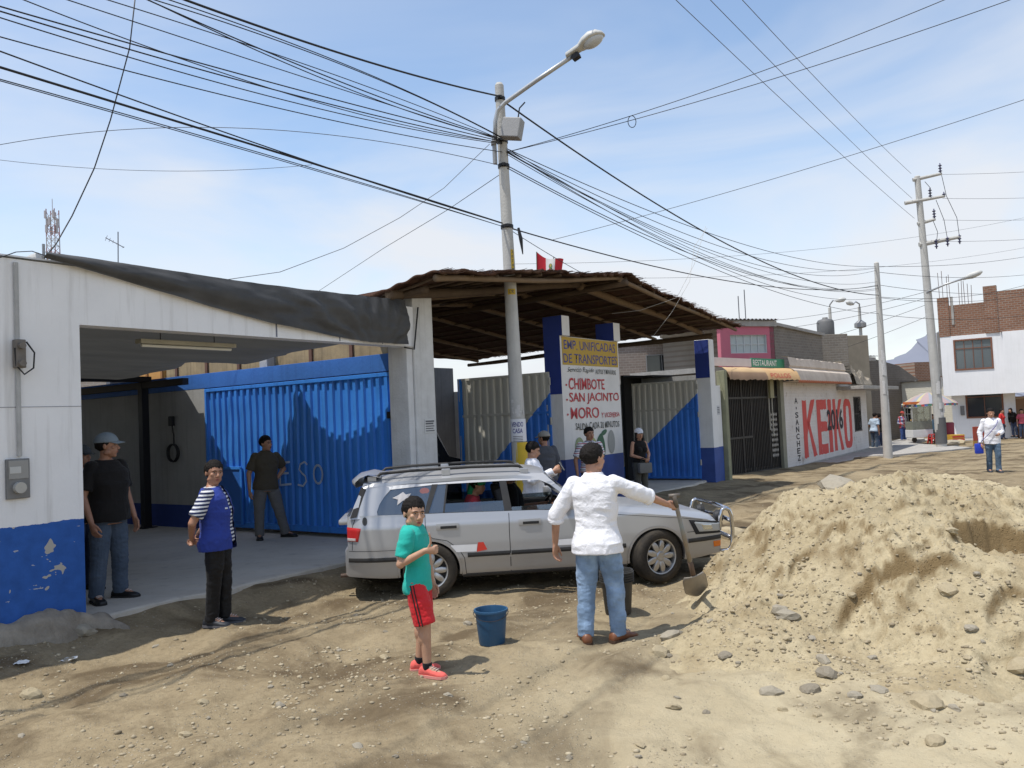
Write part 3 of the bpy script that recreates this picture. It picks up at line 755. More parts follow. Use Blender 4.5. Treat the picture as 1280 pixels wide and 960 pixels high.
# ------------------------------------------------------------------ sheet gate leaves standing open
M_leaf = None
def leaf(name, label, t, length, height, z0=.22, diag=(1.0, .0)):
    g = fthing(name, label, 'gate', t, .32, z0, None)
    m, tt_, b = nt('leaf_paint'); co = objco(tt_); s = sepz(tt_, co)
    # cream above a slanting line, blue below it: blue is highest next to the post
    line = math_(tt_, 'ADD', math_(tt_, 'MULTIPLY', s[1], -diag[0]), diag[1])
    f = math_(tt_, 'LESS_THAN', s[2], line)
    n1 = noise(tt_, objco(tt_, (6, 6, .5)), 1.3, 4); n2 = noise(tt_, co, 1.7, 5)
    cr = mixc(tt_, math_(tt_, 'MULTIPLY', ramp(tt_, n1, .45, .8), .6), (.54, .52, .45), (.36, .335, .27))
    bl = mixc(tt_, ramp(tt_, n2, .35, .7), (.04, .20, .64), (.03, .14, .50))
    L(tt_, mixc(tt_, f, cr, bl), b.inputs['Base Color']); b.inputs['Roughness'].default_value = .5
    mb = MB(); corr(mb, .03, length-.03, .02, height, lambda u, d, z: (.0+.03-d, u, z), pitch=.17, dep=.03); mb.build('sheet', m, g, auto=30)
    mb = MB()
    mb.bbox(-.004, .05, 0, length, height-.05, height, .004); mb.bbox(-.004, .05, 0, length, height*.70, height*.70+.05, .004); mb.bbox(-.004, .05, 0, length, 0, .06, .004)
    mb.bbox(-.006, .052, -.0, .05, 0, height, .004)
    mb.build('frame', m, g)
    mb = MB(); mb.bbox(-.008, .054, length-.10, length, 0, height, .004); mb.build('end_stile', M_bluegate, g)
    for z in (.35, height*.62, height-.25):
        mb = MB(); mb.tube([(-.02, -.02, z), (-.02, -.02, z+.14)], .022, 8); mb.build('hinge', M_creamgate, g)
    return g
leaf('gate_leaf', 'cream and blue corrugated gate leaf standing open behind the lamp post', 8.99, 2.20, 2.62, .16, (.95, 2.22))
leaf('gate_leaf', 'cream and blue corrugated gate leaf standing open between sign wall and right pillar', 16.12, 3.1, 2.56, .16, (.86, 2.2))
gpo = fthing('gate_post', 'thin bright blue steel gate post at the right edge of the sign wall', 'post', 11.46, .30, .1)
MB().bbox(-.06, .06, -.05, .05, 0, 2.62, .006).build('shaft', M_bluegate, gpo)

# ------------------------------------------------------------------ right pillar
rp = fthing('gate_pillar', 'white pillar with blue base and blue side at the right end of the straw roof', 'pillar', 16.3, -.05, .0)
mb = MB(); mb.bbox(-.14, .20, 0, .40, -.1, 3.74, .015); mb.build('column', tile_mat('pillar_paint', (.74, .74, .73), (.04, .085, .30), .95), rp)
mb = MB(); mb.box(-.150, -.142, .01, .39, 2.75, 3.73); mb.build('blue_side', bpy.data.materials['ultramarine'], rp)
mb = MB(); mb.bbox(.205, .68, .06, .40, -.1, 2.55, .02); mb.build('wing', bpy.data.materials['pillar_paint'], rp)
np_ = fthing('notice', 'small paper notice pasted on the low wing of the right blue and white pillar', 'notice', 16.72, .0, 1.78)
MB().box(-.1, .1, -.002, .002, 0, .24).build('paper', flat('paper_b', (.55, .56, .58), .8), np_)
mb = MB()
for i in range(4): mb.box(-.08, .08, -.0045, -.0025, .18-.045*i, .20-.045*i)
mb.build('print', bpy.data.materials['print_ink'], np_)
gp = fthing('concrete_post', 'mossy greenish concrete post between the right pillar and the restaurant', 'post', 17.12, -.10, 0)
MB().bbox(-.10, .10, 0, .22, -.1, 2.95, .015).build('shaft', worn('mossy', (.30, .30, .20), (.18, .18, .12), .9, 3, .7, 0, .4, 20, .2, .4), gp)

# low plaster wall closing the straw roofed yard at the back right
yw = fthing('yard_back_wall', 'low grey plaster wall behind the open gate leaves under the straw roof', 'wall', 16.6, .45, 0)
mb = MB(); mb.box(0, .15, 0, 11, .1, 2.86); mb.build('wall', worn('plaster_grey', (.36, .36, .355), (.25, .25, .245), .9, 2, .6, 0, .3, 20, .2, .4), yw)
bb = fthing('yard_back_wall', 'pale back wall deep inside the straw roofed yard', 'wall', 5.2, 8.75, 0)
mb = MB(); mb.box(0, 11.4, 0, .15, .1, 3.62); mb.build('wall', worn('shade_dimmed_white', (.15, .15, .155), (.08, .08, .08), .9, 1.5, .6, 0, .2, 20, .2, .4), bb)  # white wall coloured very dark: the yard's deep shade is painted in
mb = MB(); mb.box(.9, 1.0, -.25, -.01, .12, 3.4); mb.box(3.4, 3.55, -.25, -.01, .12, 3.4); mb.build('pier', M_black, bb)

# parked dark vehicle in the yard, seen over the silver car: bonnet, windscreen edge, roof
dv = fthing('parked_van', 'dark van parked in shade behind the concrete pillar', 'van', 6.9, 3.4, .12)
M_dv = flat('van_paint', (.012, .014, .018), .25)
P = [(-1.0, .35), (-1.0, 1.62), (-.75, 1.86), (1.25, 1.86), (1.75, 1.12), (2.55, .95), (2.62, .35)]
mb = MB()
rings = []
for y, s_ in ((-.82, .93), (-.86, 1.0), (-.80, 1.0), (.80, 1.0), (.86, 1.0), (.82, .93)):
    rings.append([(.8+(x-.8)*s_, y*(1-.12*max(0, z-1.1)), .35+(z-.35)*s_) for x, z in P])
mb.loft(rings); mb.build('body', M_dv, dv, auto=40)
mb = MB()
for s_ in (-1, 1):
    mb.poly([(-.7, s_*.872*(1-.12*.02), 1.14), (1.45, s_*.872, 1.14), (1.12, s_*.795, 1.72), (-.66, s_*.795, 1.72)])
mb.build('window', flat('van_glass', (.03, .04, .05), .08, 0, .8), dv)
mb = MB(); mb.tube([(1.30, -.78, 1.86), (1.78, -.80, 1.14)], .018, 6); mb.build('windscreen_trim', flat('trim_pale', (.55, .56, .58), .3, .5), dv)
for x in (-.2, 1.95):
    for s_ in (-1, 1):
        mb = MB(); mb.lathe([(.18, -.1), (.31, -.1), (.32, -.06), (.32, .06), (.31, .1), (.18, .1)], 20, 0, Matrix.Translation((x, s_*.76, .32)) @ Matrix.Rotation(R(90), 4, 'X')); mb.lathe([(.01, .0), (.18, .0)], 20, 0, Matrix.Translation((x, s_*.76, .32)) @ Matrix.Rotation(R(90), 4, 'X')); mb.build('wheel', M_black, dv)

# ------------------------------------------------------------------ straw mat roof
M_mat = None
def mat_mat():
    m, t, b = nt('reed_mat'); co = objco(t); s = sepz(t, co)
    n1 = noise(t, objco(t, (1.2, 60, 1)), 1.0, 3, .6); n2 = noise(t, co, 1.6, 5, .65); n3 = noise(t, objco(t, (30, 3, 1)), 1, 3)
    c = mixc(t, ramp(t, n1, .3, .7), (.090, .045, .028), (.034, .018, .013))
    c = mixc(t, math_(t, 'MULTIPLY', ramp(t, n2, .45, .7), .6), c, (.12, .080, .055))
    c = mixc(t, math_(t, 'MULTIPLY', ramp(t, n3, .55, .75), .5), c, (.05, .028, .02))
    L(t, c, b.inputs['Base Color']); b.inputs['Roughness'].default_value = .9; b.inputs['Specular IOR Level'].default_value = .1
    bump(t, b, n1, .8, .02); return m
M_mat = mat_mat()
M_cane = worn('bamboo', (.20, .14, .085), (.12, .075, .045), .7, 5, .6, 0, .2, 20, .3)
M_log = worn('eucalyptus_pole', (.11, .078, .052), (.06, .042, .030), .85, 6, .6, 0, .4, 18, .2)
TR = 9.8
def roofz(t, k):
    z = 4.50-.088*np.abs(t-TR)**1.05*np.where(t < TR, 1.12, .98)
    z = z-.22*sstep(5.6, 4.3, t)*sstep(-1.1, .9, k)
    z = z-.028*np.clip(k-1, 0, 9)+.035*np.sin(t*2.1)*.5-.05*np.sin(np.clip((t-TR)/6.5, 0, 1)*PI)
    return z
rfo = fthing('straw_roof', 'brown reed mat roof on bamboo poles over the bus yard', 'roof', TR, 0, 0)
def backk(t): return float(np.interp(t, [4.3, 5.0, 5.45, 5.6, 8.5, 17], [.6, 1.2, 1.6, 8.6, 8.6, 7.6]))
mb = MB(); und = MB()
nT, nK = 230, 90
rows = []
for i in range(nT+1):
    t = 4.3+(15.95-4.3)*i/nT; row = []
    k0 = -1.02+.05*float(fbm(t*2.2, .3, seed=4))+.02*float(vnoise(t*14, 0, 0, 4)); k1 = backk(t)
    for j in range(nK+1):
        k = k0+(k1-k0)*j/nK
        z = float(roofz(t, k))+.012*math.sin(k*19+.6*math.sin(t))+.02*float(fbm(t*1.1, k*1.4, seed=6))
        # loose, sagging fringe
        e = math.exp(-(k-k0)/.10); z -= .03*e*float(vnoise(t*9, 1, 0, 2))
        row.append((t-TR, k, z+.05))
    rows.append(row)
mb.grid(rows)
# torn holes let the sky through
holes = [(5.9, .75, .10, .04), (8.15, 2.4, .16, .05), (8.5, 2.55, .10, .05), (6.35, .60, .06, .03)]
keep_f = []; keep_m = []
for f_, m_ in zip(mb.f, mb.m):
    c = np.mean([mb.v[q] for q in f_], 0)
    if not any(((c[0]+TR-a)/c_)**2+((c[1]-b_)/d_)**2 < 1 for a, b_, c_, d_ in holes): keep_f.append(f_); keep_m.append(m_)
mb.f, mb.m = keep_f, keep_m
ms = mb.build('reed_mat', M_mat, rfo, smooth=True, fix=False)
sm = ms.modifiers.new('thick', 'SOLIDIFY'); sm.thickness = .035; sm.offset = 1
# ragged reed ends along the front and right edges
mb = MB()
for i in range(420):
    t = rng.uniform(4.3, 15.95); k = -1.0; z = float(roofz(t, k))+.05; l = rng.uniform(.03, .16)
    mb.tube([(t-TR, k+.1, z), (t-TR+rng.uniform(-.06, .06), k-l, z-rng.uniform(-.02, .05))], [.006, .003], 4)
for i in range(160):
    k = rng.uniform(-1, 7.4); t = 15.95; z = float(roofz(t, k))+.05; l = rng.uniform(.03, .16)
    mb.tube([(t-TR-.1, k, z), (t-TR+l, k+rng.uniform(-.05, .05), z-rng.uniform(0, .05))], [.006, .003], 4)
mb.build('reed_ends', M_mat, rfo)
def pole(name, a, b, r0, r1, mat, bow=.03, n=14, seed=0):
    a = Vector(a); b = Vector(b); pts = []; rs = []
    for i in range(n+1):
        u = i/n; p = a.lerp(b, u); s = math.sin(PI*u)
        p += Vector((bow*s*math.sin(seed*2.3), bow*s*math.cos(seed), .02*math.sin(u*7+seed)))
        pts.append(p); rs.append((r0+(r1-r0)*u)*(1.0+(.10 if i % 3 == 0 else 0)))
    mb = MB(); mb.tube(pts, rs, 10); return mb.build(name, mat, rfo, smooth=True)
def rp_(t, k, dz=-.05): return (t-TR, k, float(roofz(t, k))+dz)
sd = 0
for k, r in ((-.88, .045), (-.02, .075), (1.3, .05), (2.7, .05), (4.2, .05), (5.8, .05), (7.2, .05)):       # along the slopes
    sd += 1
    if k < 3: pole('rafter', rp_(4.35 if k < .5 else 5.6, k, -.06), rp_(TR, k, -.05), r, r*.8, M_cane if k < -.5 or k > .5 else M_log, .03, seed=sd)
    else: pole('rafter', rp_(5.6, k, -.06), rp_(TR, k, -.05), r, r*.8, M_log, .03, seed=sd)
    pole('rafter', rp_(TR-.1, k, -.07), rp_(15.9, k, -.06), r, r*.8, M_cane, .05, seed=sd+20)
for t in np.arange(4.5, 15.9, .6):                                                                          # laths across them
    sd += 1; pole('lath', rp_(t, -.95, .0), rp_(t, backk(t)-.1, .0), .022, .018, M_log, .02, 8, sd)
pole('ridge_pole', rp_(TR, -1.0, -.13), rp_(TR, 7.5, -.13), .06, .05, M_log, .03, seed=3)
pole('eave_pole', rp_(15.8, -.3, -.14), rp_(15.8, 7.5, -.14), .065, .05, M_log, .04, seed=5)
pole('eave_pole', rp_(4.6, -.5, -.10), rp_(4.6, .7, -.10), .05, .05, M_log, .02, seed=6)
# posts inside that carry the ridge
for k in (1.6, 6.8):
    q = fthing('roof_post', 'dark wooden post carrying the ridge of the straw roof, %s' % ('nearer the street' if k < 3 else 'deep in the yard'), 'post', TR, k, .12)
    MB().tube([(0, 0, 0), (0.02, 0, float(roofz(TR, k))-.32)], [.07, .06], 10).build('shaft', M_log, q, smooth=True)

# ------------------------------------------------------------------ flag on the roof
fp_ = fw(9.4, .75, 4.40); fl = thing('flag', 'red and white flag with a crest flying from a thin pole on the straw roof', 'flag', fp_, .15)
MB().tube([(0, 0, 0), (.02, 0, .78)], .010, 6).build('pole', M_log, fl)
rows = []
for i in range(25):
    u = i/24; row = []
    for j in range(11):
        v = j/10; row.append((.02+.54*u-.04*v*u, .05*math.sin(u*7+v)*u, .78-.20*u-.06*math.sin(u*4.4)-v*(.42-.20*u)))
    rows.append(row)
mb = MB()
mb.grid(rows); mb.m = [(1 if 8 <= q//10 < 16 else 0) for q in range(len(mb.f))]
M_flagw = flat('flag_white', (.80, .79, .76), .8)
fo = mb.build('cloth', [flat('flag_red', (.62, .03, .045), .8), M_flagw], fl, smooth=True)
mb = MB()
for (cu, cv, ru, rv, mi) in ((.5, .45, .040, .17, 0), (.5, .40, .022, .10, 1), (.47, .62, .02, .06, 2), (.53, .62, .02, .06, 0)):
    pts = []
    for q in range(14):
        a = 2*PI*q/14; u = cu+ru*1.6*math.cos(a); v = cv+rv*math.sin(a)
        pts.append((.02+.54*u-.04*v*u, .05*math.sin(u*7+v)*u-.004-.001*mi, .78-.20*u-.06*math.sin(u*4.4)-v*(.42-.20*u)))
    mb.poly(pts, mi)
mb.build('crest', [flat('crest_green', (.10, .22, .08)), flat('crest_gold', (.50, .36, .10)), flat('crest_red', (.45, .06, .05))], fo, fix=False)
st = fthing('thin_stick', 'thin bare stick standing on the straw roof right of the flag', 'stick', 9.75, .55, 4.42)
MB().tube([(0, 0, 0), (-.01, 0, .68)], .009, 5).build('stick', M_log, st)
# ------------------------------------------------------------------ brick materials
def brick_mat(name, c1, c2, mortar, scale=1.0, axis='xz', paint=None, paintamt=0.0, rough=.9, zpaint=None):
    m, t, b = nt(name); co = objco(t); s = sepz(t, co)
    cb = t.nodes.new('ShaderNodeCombineXYZ')
    L(t, s[0 if axis == 'xz' else 1], cb.inputs[0]); L(t, s[2], cb.inputs[1])
    br = N(t, 'ShaderNodeTexBrick'); br.inputs['Scale'].default_value = scale
    br.inputs['Color1'].default_value = c4(c1); br.inputs['Color2'].default_value = c4(c2); br.inputs['Mortar'].default_value = c4(mortar)
    br.inputs['Mortar Size'].default_value = .014; br.inputs['Brick Width'].default_value = .26; br.inputs['Row Height'].default_value = .11; br.inputs['Bias'].default_value = -.1
    L(t, cb.outputs[0], br.inputs['Vector'])
    n1 = noise(t, co, .9, 6, .62); n2 = noise(t, co, 5, 5, .6)
    c = mixc(t, math_(t, 'MULTIPLY', ramp(t, n1, .35, .75), .5), br.outputs[0], tuple(v*.6 for v in c1))
    if paint is not None:
        f = math_(t, 'MULTIPLY', ramp(t, math_(t, 'ADD', math_(t, 'MULTIPLY', n2, .6), math_(t, 'MULTIPLY', n1, .4)), .70, .56), paintamt)
        c = mixc(t, f, c, mixc(t, ramp(t, n1, .3, .7), paint, tuple(v*.82 for v in paint)))
    L(t, c, b.inputs['Base Color']); b.inputs['Roughness'].default_value = rough; b.inputs['Specular IOR Level'].default_value = .15
    bump(t, b, math_(t, 'ADD', math_(t, 'MULTIPLY', br.outputs['Fac'], -1), math_(t, 'MULTIPLY', n2, .5)), .5, .02)
    return m
M_brick = brick_mat('red_brick', (.27, .14, .09), (.20, .10, .065), (.30, .26, .22))
M_brickg = brick_mat('grey_brick', (.24, .21, .175), (.19, .165, .14), (.27, .25, .22))
M_brickgy = brick_mat('grey_brick_side', (.24, .21, .175), (.19, .165, .14), (.27, .25, .22), axis='yz')
M_brickw = brick_mat('whitewashed_brick', (.30, .18, .12), (.24, .15, .10), (.5, .48, .45), paint=(.74, .71, .68), paintamt=.86)
M_cream = brick_mat('cream_brick', (.60, .57, .48), (.58, .55, .46), (.48, .46, .40), paint=(.70, .67, .57), paintamt=.8)
M_dark = flat('deep_dark', (.012, .012, .012), .8)
M_glassd = flat('dark_pane', (.03, .035, .04), .08, 0, .7)
M_iron = worn('iron_bars', (.045, .045, .045), (.10, .07, .05), .6, 10, .5, .4)

def win(parent, x0, x1, z0, z1, y=0.0, cols=2, rows=1, frame_m=None, fw_=.06, depth=.10, top=None, axis='x', pane=None):
    """window set in a wall facing -y: frame, bars, pane recessed"""
    fm = frame_m or M_steel
    mb = MB(); mb.bbox(x0-fw_, x1+fw_, y-.03, y+depth, z1, z1+fw_, .006); mb.bbox(x0-fw_, x1+fw_, y-.04, y+depth, z0-fw_, z0, .006)
    mb.bbox(x0-fw_, x0, y-.03, y+depth, z0+.001, z1-.001, .006); mb.bbox(x1, x1+fw_, y-.03, y+depth, z0+.001, z1-.001, .006)
    f = mb.build('window', fm, parent)
    mb = MB(); mb.box(x0+.001, x1-.001, y+.05, y+.06, z0+.001, z1-.001); mb.build('pane', pane or M_glassd, f)
    mb = MB()
    for i in range(1, cols): x = x0+(x1-x0)*i/cols; mb.box(x-.015, x+.015, y+.02, y+.048, z0, z1)
    for i in range(1, rows): z = z0+(z1-z0)*i/rows; mb.box(x0, x1, y+.018, y+.046, z-.015, z+.015)
    if top: mb.box(x0, x1, y+.016, y+.047, top-.02, top+.02)
    if mb.v: mb.build('bars', fm, f)
    return f
def wall_openings(mb, x0, x1, z0, z1, y0, y1, ops, mi=0):
    """wall facing -y as boxes around rectangular openings (x0, x1, z0, z1)"""
    xs_ = sorted({x0, x1, *[o[0] for o in ops], *[o[1] for o in ops]}); 
    for a, b_ in zip(xs_[:-1], xs_[1:]):
        cuts = sorted([(o[2], o[3]) for o in ops if o[0] <= a+1e-6 and o[1] >= b_-1e-6]); z = z0
        for c0, c1 in cuts:
            if c0 > z+1e-6: mb.box(a, b_, y0, y1, z, c0, mi)
            z = c1
        if z < z1-1e-6: mb.box(a, b_, y0, y1, z, z1, mi)

# ------------------------------------------------------------------ corner eatery with barred gate and election paint
A = at(906, 592, 23.6); B = at(985, 582, 26.6)
A.z = B.z = 0; rd = (B-A); RW = rd.length; RZ = math.atan2(rd.y, rd.x)
rs = thing('corner_eatery', 'single storey eatery with barred front, orange awning and whitewashed side painted with red letters', 'building', (A.x, A.y, -.10), RZ)
mb = MB(); mb.box(-.05, .18, .0, .25, 0, 3.1); mb.box(RW-.25, RW, .0, .25, 0, 3.05); mb.box(.18, RW-.25, 0, .25, 2.95, 3.1); mb.build('front_frame', worn('olive_jamb', (.26, .25, .19), None, .9, 3, .5), rs)
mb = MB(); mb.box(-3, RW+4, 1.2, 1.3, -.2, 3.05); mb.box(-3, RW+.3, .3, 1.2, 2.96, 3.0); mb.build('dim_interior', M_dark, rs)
mb = MB()
mb.box(.18, RW-.25, .10, .16, 2.30, 2.36); mb.box(.18, RW-.25, .10, .16, .02, .10); mb.box(.18, 2.0, .10, .16, 1.12, 1.18)
for x in np.arange(.24, RW-.3, .105): mb.box(x, x+.028, .115, .145, .1, 2.92)
for x in (.18, 1.40, 2.0, RW-.95, RW-.28): mb.box(x, x+.05, .10, .16, 0, 2.92)
gte = mb.build('security_gate', M_iron, rs)
mb = MB(); mb.box(.23, 1.40, .165, .175, .1, 1.12); mb.build('gate_sheet', flat('gate_sheet', (.05, .048, .042), .6), gte)
mb = MB()
for i in range(5):
    for j in range(9):
        x, z = RW-.80+i*.09, .5+j*.16; mb.add([(x, .09, z+.07), (x+.04, .09, z), (x, .09, z-.07), (x-.04, .09, z)], [(0, 1, 2, 3)])
mb.build('lattice', flat('lattice_pale', (.34, .32, .29)), gte)
mb = MB(); mb.box(RW-.93, RW-.90, .07, .10, 1.3, 2.9); mb.box(RW-.72, RW-.69, .07, .10, 1.1, 2.9); mb.build('pipe', flat('pipe_pale', (.42, .40, .34)), gte)
mb = MB(); mb.box(RW-.95, RW-.70, -.005, .06, 2.3, 2.95); mb.build('jamb_pad', flat('jamb_khaki', (.28, .26, .15)), rs)
# awning: tiled skirt with a folded fabric face
rows = []
for i in range(40):
    x = -.35+(RW+.5)*i/39; row = []
    for y, z in ((.05, 3.24), (-.28, 3.20), (-.42, 3.09), (-.50, 2.92), (-.52, 2.83)):
        row.append((x, y, z+(.015*math.sin(i*2.1) if z < 2.9 else 0)+.02*float(fbm(x*2, z*3, seed=3))))
    rows.append(row)
mb = MB(); mb.grid(rows)
M_awn = None
m, t, b = nt('orange_awning'); co = objco(t); s = sepz(t, co); n = noise(t, co, 2.5, 5)
c = mixc(t, math_(t, 'GREATER_THAN', s[0], 2.0), mixc(t, ramp(t, s[2], 3.04, 3.09), (.20, .12, .07), (.56, .38, .19)), (.58, .36, .16))
L(t, mixc(t, math_(t, 'MULTIPLY', n, .4), c, (.45, .30, .18)), b.inputs['Base Color']); b.inputs['Roughness'].default_value = .8
aw = mb.build('awning', m, rs, smooth=True)
me = textfit('POLLOS', 1.35, .15, Matrix.Translation((2.2, -.535, 2.90)) @ Matrix.Rotation(R(70), 4, 'X'), bold=.01)
link('lettering', me, flat('awning_red', (.55, .07, .05)), aw)
mb = MB(); mb.box(-.35, 1.95, -.02, .03, 3.26, 3.50); mb.build('blank_board', worn('board_pink_white', (.66, .58, .56), None, .8, 3, .3), rs)
sb_ = MB(); sb_.box(1.96, RW+.1, -.03, .03, 3.25, 3.53); sbo = sb_.build('sign_board', worn('sign_green', (.05, .27, .16), None, .6, 4, .4), rs)
me = textfit('RESTAURANT', 1.62, .18, Matrix.Translation((2.03, -.034, 3.30)) @ Matrix.Rotation(R(90), 4, 'X'), bold=.01)
link('lettering', me, flat('sign_white_letter', (.78, .78, .74)), sbo)
MB().box(-.1, RW, .3, 3, 3.1, 3.25).build('roof', M_conc, rs)
# the side wall painted with letters runs along the street
tB, kB = wf(B); LW = 11.9
sd_ = thing('painted_wall', 'whitewashed brick side wall with huge red election letters and black numerals', 'wall', (B.x, B.y, -.22), FR)
ops = [(9.5, 10.7, 1.0, 2.35)]
mb = MB(); wall_openings(mb, 0, LW, 0, 2.91, 0, .25, ops); mb.build('wall', M_brickw, sd_)
mb = MB(); mb.box(0, LW, -.05, -.001, -.1, .16); mb.build('skirting', M_conc, sd_)
win(sd_, 9.5, 10.7, 1.0, 2.35, .02, 4, 2, M_iron, .05, .1, pane=M_dark)
# plastered parapet of the eatery, brim of orange tiles
mb = MB(); rows = []
for i in range(60):
    t = -.05+7.4*i/59; rows.append([(t, .1, 3.74+.03*float(fbm(t, 1))), (t, -.20, 3.70+.02*float(fbm(t*3, 2))), (t, -.26, 3.44), (t, -.22, 3.38), (t, -.38, 3.28), (t, -.46, 3.00), (t, -.46, 2.95), (t, .05, 2.92)])
mb.grid(rows); mb.build('parapet', worn('parapet_plaster', (.60, .52, .44), (.40, .33, .27), .9, 1.5, .7, 0, .4, 20, .2, .3), sd_, auto=40)
mb = MB(); rows = []
for i in range(90): t = .0+7.2*i/89; rows.append([(t, -.44, 2.99), (t, -.50, 2.91+.02*math.sin(i*1.9)), (t, -.46, 2.88)])
mb.grid(rows); mb.build('tile_brim', worn('tile_orange', (.45, .13, .05), None, .7, 6, .5), sd_, smooth=True)
mb = MB(); mb.bbox(6.8, LW+2.0, -1.0, -.003, 2.66, 2.80, .02); mb.build('canopy', M_conc, sd_)
mb = MB()
for i in range(8): mb.bbox(7.4+.05*(i % 2), 8.9, -.1, .2, 2.92+i*.1, 3.00+i*.1, .01)
mb.bbox(7.35, 7.5, -.12, .22, 2.92, 3.8, .01); mb.build('block_pile', M_rubble, sd_)
rows = []
for i in range(30):
    u = i/29; rows.append([(8.9+3.0*u, -.3+.1*j, 2.90+(.85-.35*u)*math.sin(PI*min(1, j/6+.0001))*(.7+.35*float(fbm(u*9, j*.9, seed=4)))) for j in range(7)])
mb = MB(); mb.grid(rows); mb.build('rubble_heap', M_rubble, sd_, smooth=False)
M_rl = worn('election_red', (.58, .075, .065), (.50, .12, .10), .85, 3, .5)
def ltr(polys):
    mb = MB()
    for p in polys: mb.poly([(x, -.004, z) for x, z in p])
    o = mb.build('painted_letter', M_rl, sd_, fix=False); bm = bmesh.new(); bm.from_mesh(o.data); bmesh.ops.subdivide_edges(bm, edges=bm.edges[:], cuts=6, use_grid_fill=True); bm.to_mesh(o.data); bm.free(); wobble(o.data, .022); return o
z0, z1 = .34, 2.32
def K(x, w_): return [[(x, z0), (x+.30*w_, z0), (x+.30*w_, z1), (x, z1)], [(x+.30*w_, 1.15), (x+.30*w_, 1.62), (x+.68*w_, z1), (x+w_, z1)], [(x+.30*w_+.001, 1.60), (x+.48*w_, 1.58), (x+w_, z0), (x+.70*w_, z0)]]
def Eh(x, w_): return [[(x, z0), (x+.36*w_, z0), (x+.36*w_, z1), (x, z1)]]+[[(x+.36*w_, a), (x+w_, a), (x+w_, a+.36), (x+.36*w_, a+.36)] for a in (z0, 1.16, z1-.36)]
def I_(x, w_): return [[(x, z0), (x+w_, z0), (x+w_, z1), (x, z1)]]
def O_(x, w_):
    o = []
    n = 20
    for i in range(n):
        a0, a1 = 2*PI*i/n, 2*PI*(i+1)/n; cz = (z0+z1)/2; cx = x+w_/2
        f = lambda a, k: (cx+w_/2*k*math.copysign(abs(math.cos(a))**.55, math.cos(a)), cz+(z1-z0)/2*(k if k == 1 else .72)*math.copysign(abs(math.sin(a))**.55, math.sin(a)))
        o.append([f(a0, 1), f(a1, 1), f(a1, .36), f(a0, .36)])
    return o
ltr(K(1.95, 1.62)); ltr(Eh(3.75, 1.36)); ltr(I_(5.28, .52)); ltr(K(6.02, 1.45)); ltr(O_(7.62, 1.38))
me = textfit('2016', 2.4, .80, Matrix.Translation((5.1, -.009, 1.15)) @ Matrix.Rotation(R(90), 4, 'X'), bold=.03)
link('numerals', me, flat('numeral_black', (.03, .025, .03), .8), sd_)
for i, ch in enumerate('A.SANCHEZ'):
    hh = .21; zt = 2.42-i*.238
    if ch == '.':
        mb = MB(); mb.box(1.22, 1.30, -.007, -.004, zt-.16, zt-.08); mb.build('lettering', bpy.data.materials['numeral_black'], sd_); continue
    me = textfit(ch, .36, .19, Matrix.Translation((1.10, -.006, zt-hh)) @ Matrix.Rotation(R(90), 4, 'X'), bold=.02)
    link('lettering', me, bpy.data.materials['numeral_black'], sd_)
rough_slab('pavement', tB-1.5, tB+22, kB-.7, kB+.3, -.10, M_conc, .12)

# ------------------------------------------------------------------ houses behind
def block(name, label, px0, px1, pyb, Y0, Y1, cat='house'):
    a = at(px0, pyb, Y0); b_ = at(px1, pyb, Y1); d = b_-a; d.z = 0
    return thing(name, label, cat, (a.x, a.y, 0), math.atan2(d.y, d.x)), d.length
def zat(px, py, Y): return at(px, py, Y).z
# pink upper storey with grey brick flank
ph, w_ = block('pink_house', 'two storey house with pink window surround and grey brick flank above the eatery', 902, 969, 450, 31, 32)
zt, zb = zat(935, 408, 31.5), zat(935, 452, 31.5)
mb = MB(); wall_openings(mb, 0, w_, -.3, zt, 0, .2, [(.45, w_-.35, zb+.32, zt-.32)]); mb.build('front', worn('pink_plaster', (.52, .15, .20), (.44, .13, .17), .85, 3, .4), ph)
win(ph, .47, w_-.37, zb+.34, zt-.34, .05, 5, 2, flat('win_white', (.55, .56, .55)), .03, .1, pane=flat('pane_light', (.42, .46, .45), .15))
mb = MB(); mb.box(-.1, w_+.1, -.08, .2, zt, zt+.22); mb.build('cornice', M_conc, ph)
mb = MB(); mb.grid([[( -.15+(w_+.3)*i/60, -.2+j*6.5, zt+.26+.03*math.sin(i*1.6)+j*.1) for i in range(61)] for j in (0, 1)]); mb.build('roof', flat('sheet_roof', (.25, .25, .26)), ph)
mb = MB(); P = at(1030, 445, 36); lp = Matrix.Rotation(-ph.rotation_euler.z, 4, 'Z') @ (P-ph.location)
mb.prism([(0, -.3), (6.5, -.3), (6.5, zt-.75), (0, zt+.25)], w_-.2, w_, M=Matrix.Rotation(R(90), 4, 'Z') @ Matrix.Translation((0, -2*w_+.2, 0)) if False else Matrix(((0, 1, 0, 0), (1, 0, 0, 0), (0, 0, 1, 0), (0, 0, 0, 1))))
mb.build('flank', M_brickgy, ph)
# flank seen beside the pink front: grey brick house continuing to the right
gh, w_ = block('brick_house', 'grey brick upper storey beside the pink front, roof sloping to the right', 969.5, 1029, 450, 32.3, 36)
z0_, z1_ = zat(970, 407, 32.3), zat(1029, 420, 36)
mb = MB(); mb.prism([(0, -.3), (w_, -.3), (w_, z1_), (0, z0_)], 0, 5); mb.build('wall', M_brickg, gh)
mb = MB(); mb.prism([(-.05, z0_+.003), (w_+.05, z1_+.003), (w_+.05, z1_+.12), (-.05, z0_+.12)], -.12, 5.1); mb.build('roof', M_conc, gh)
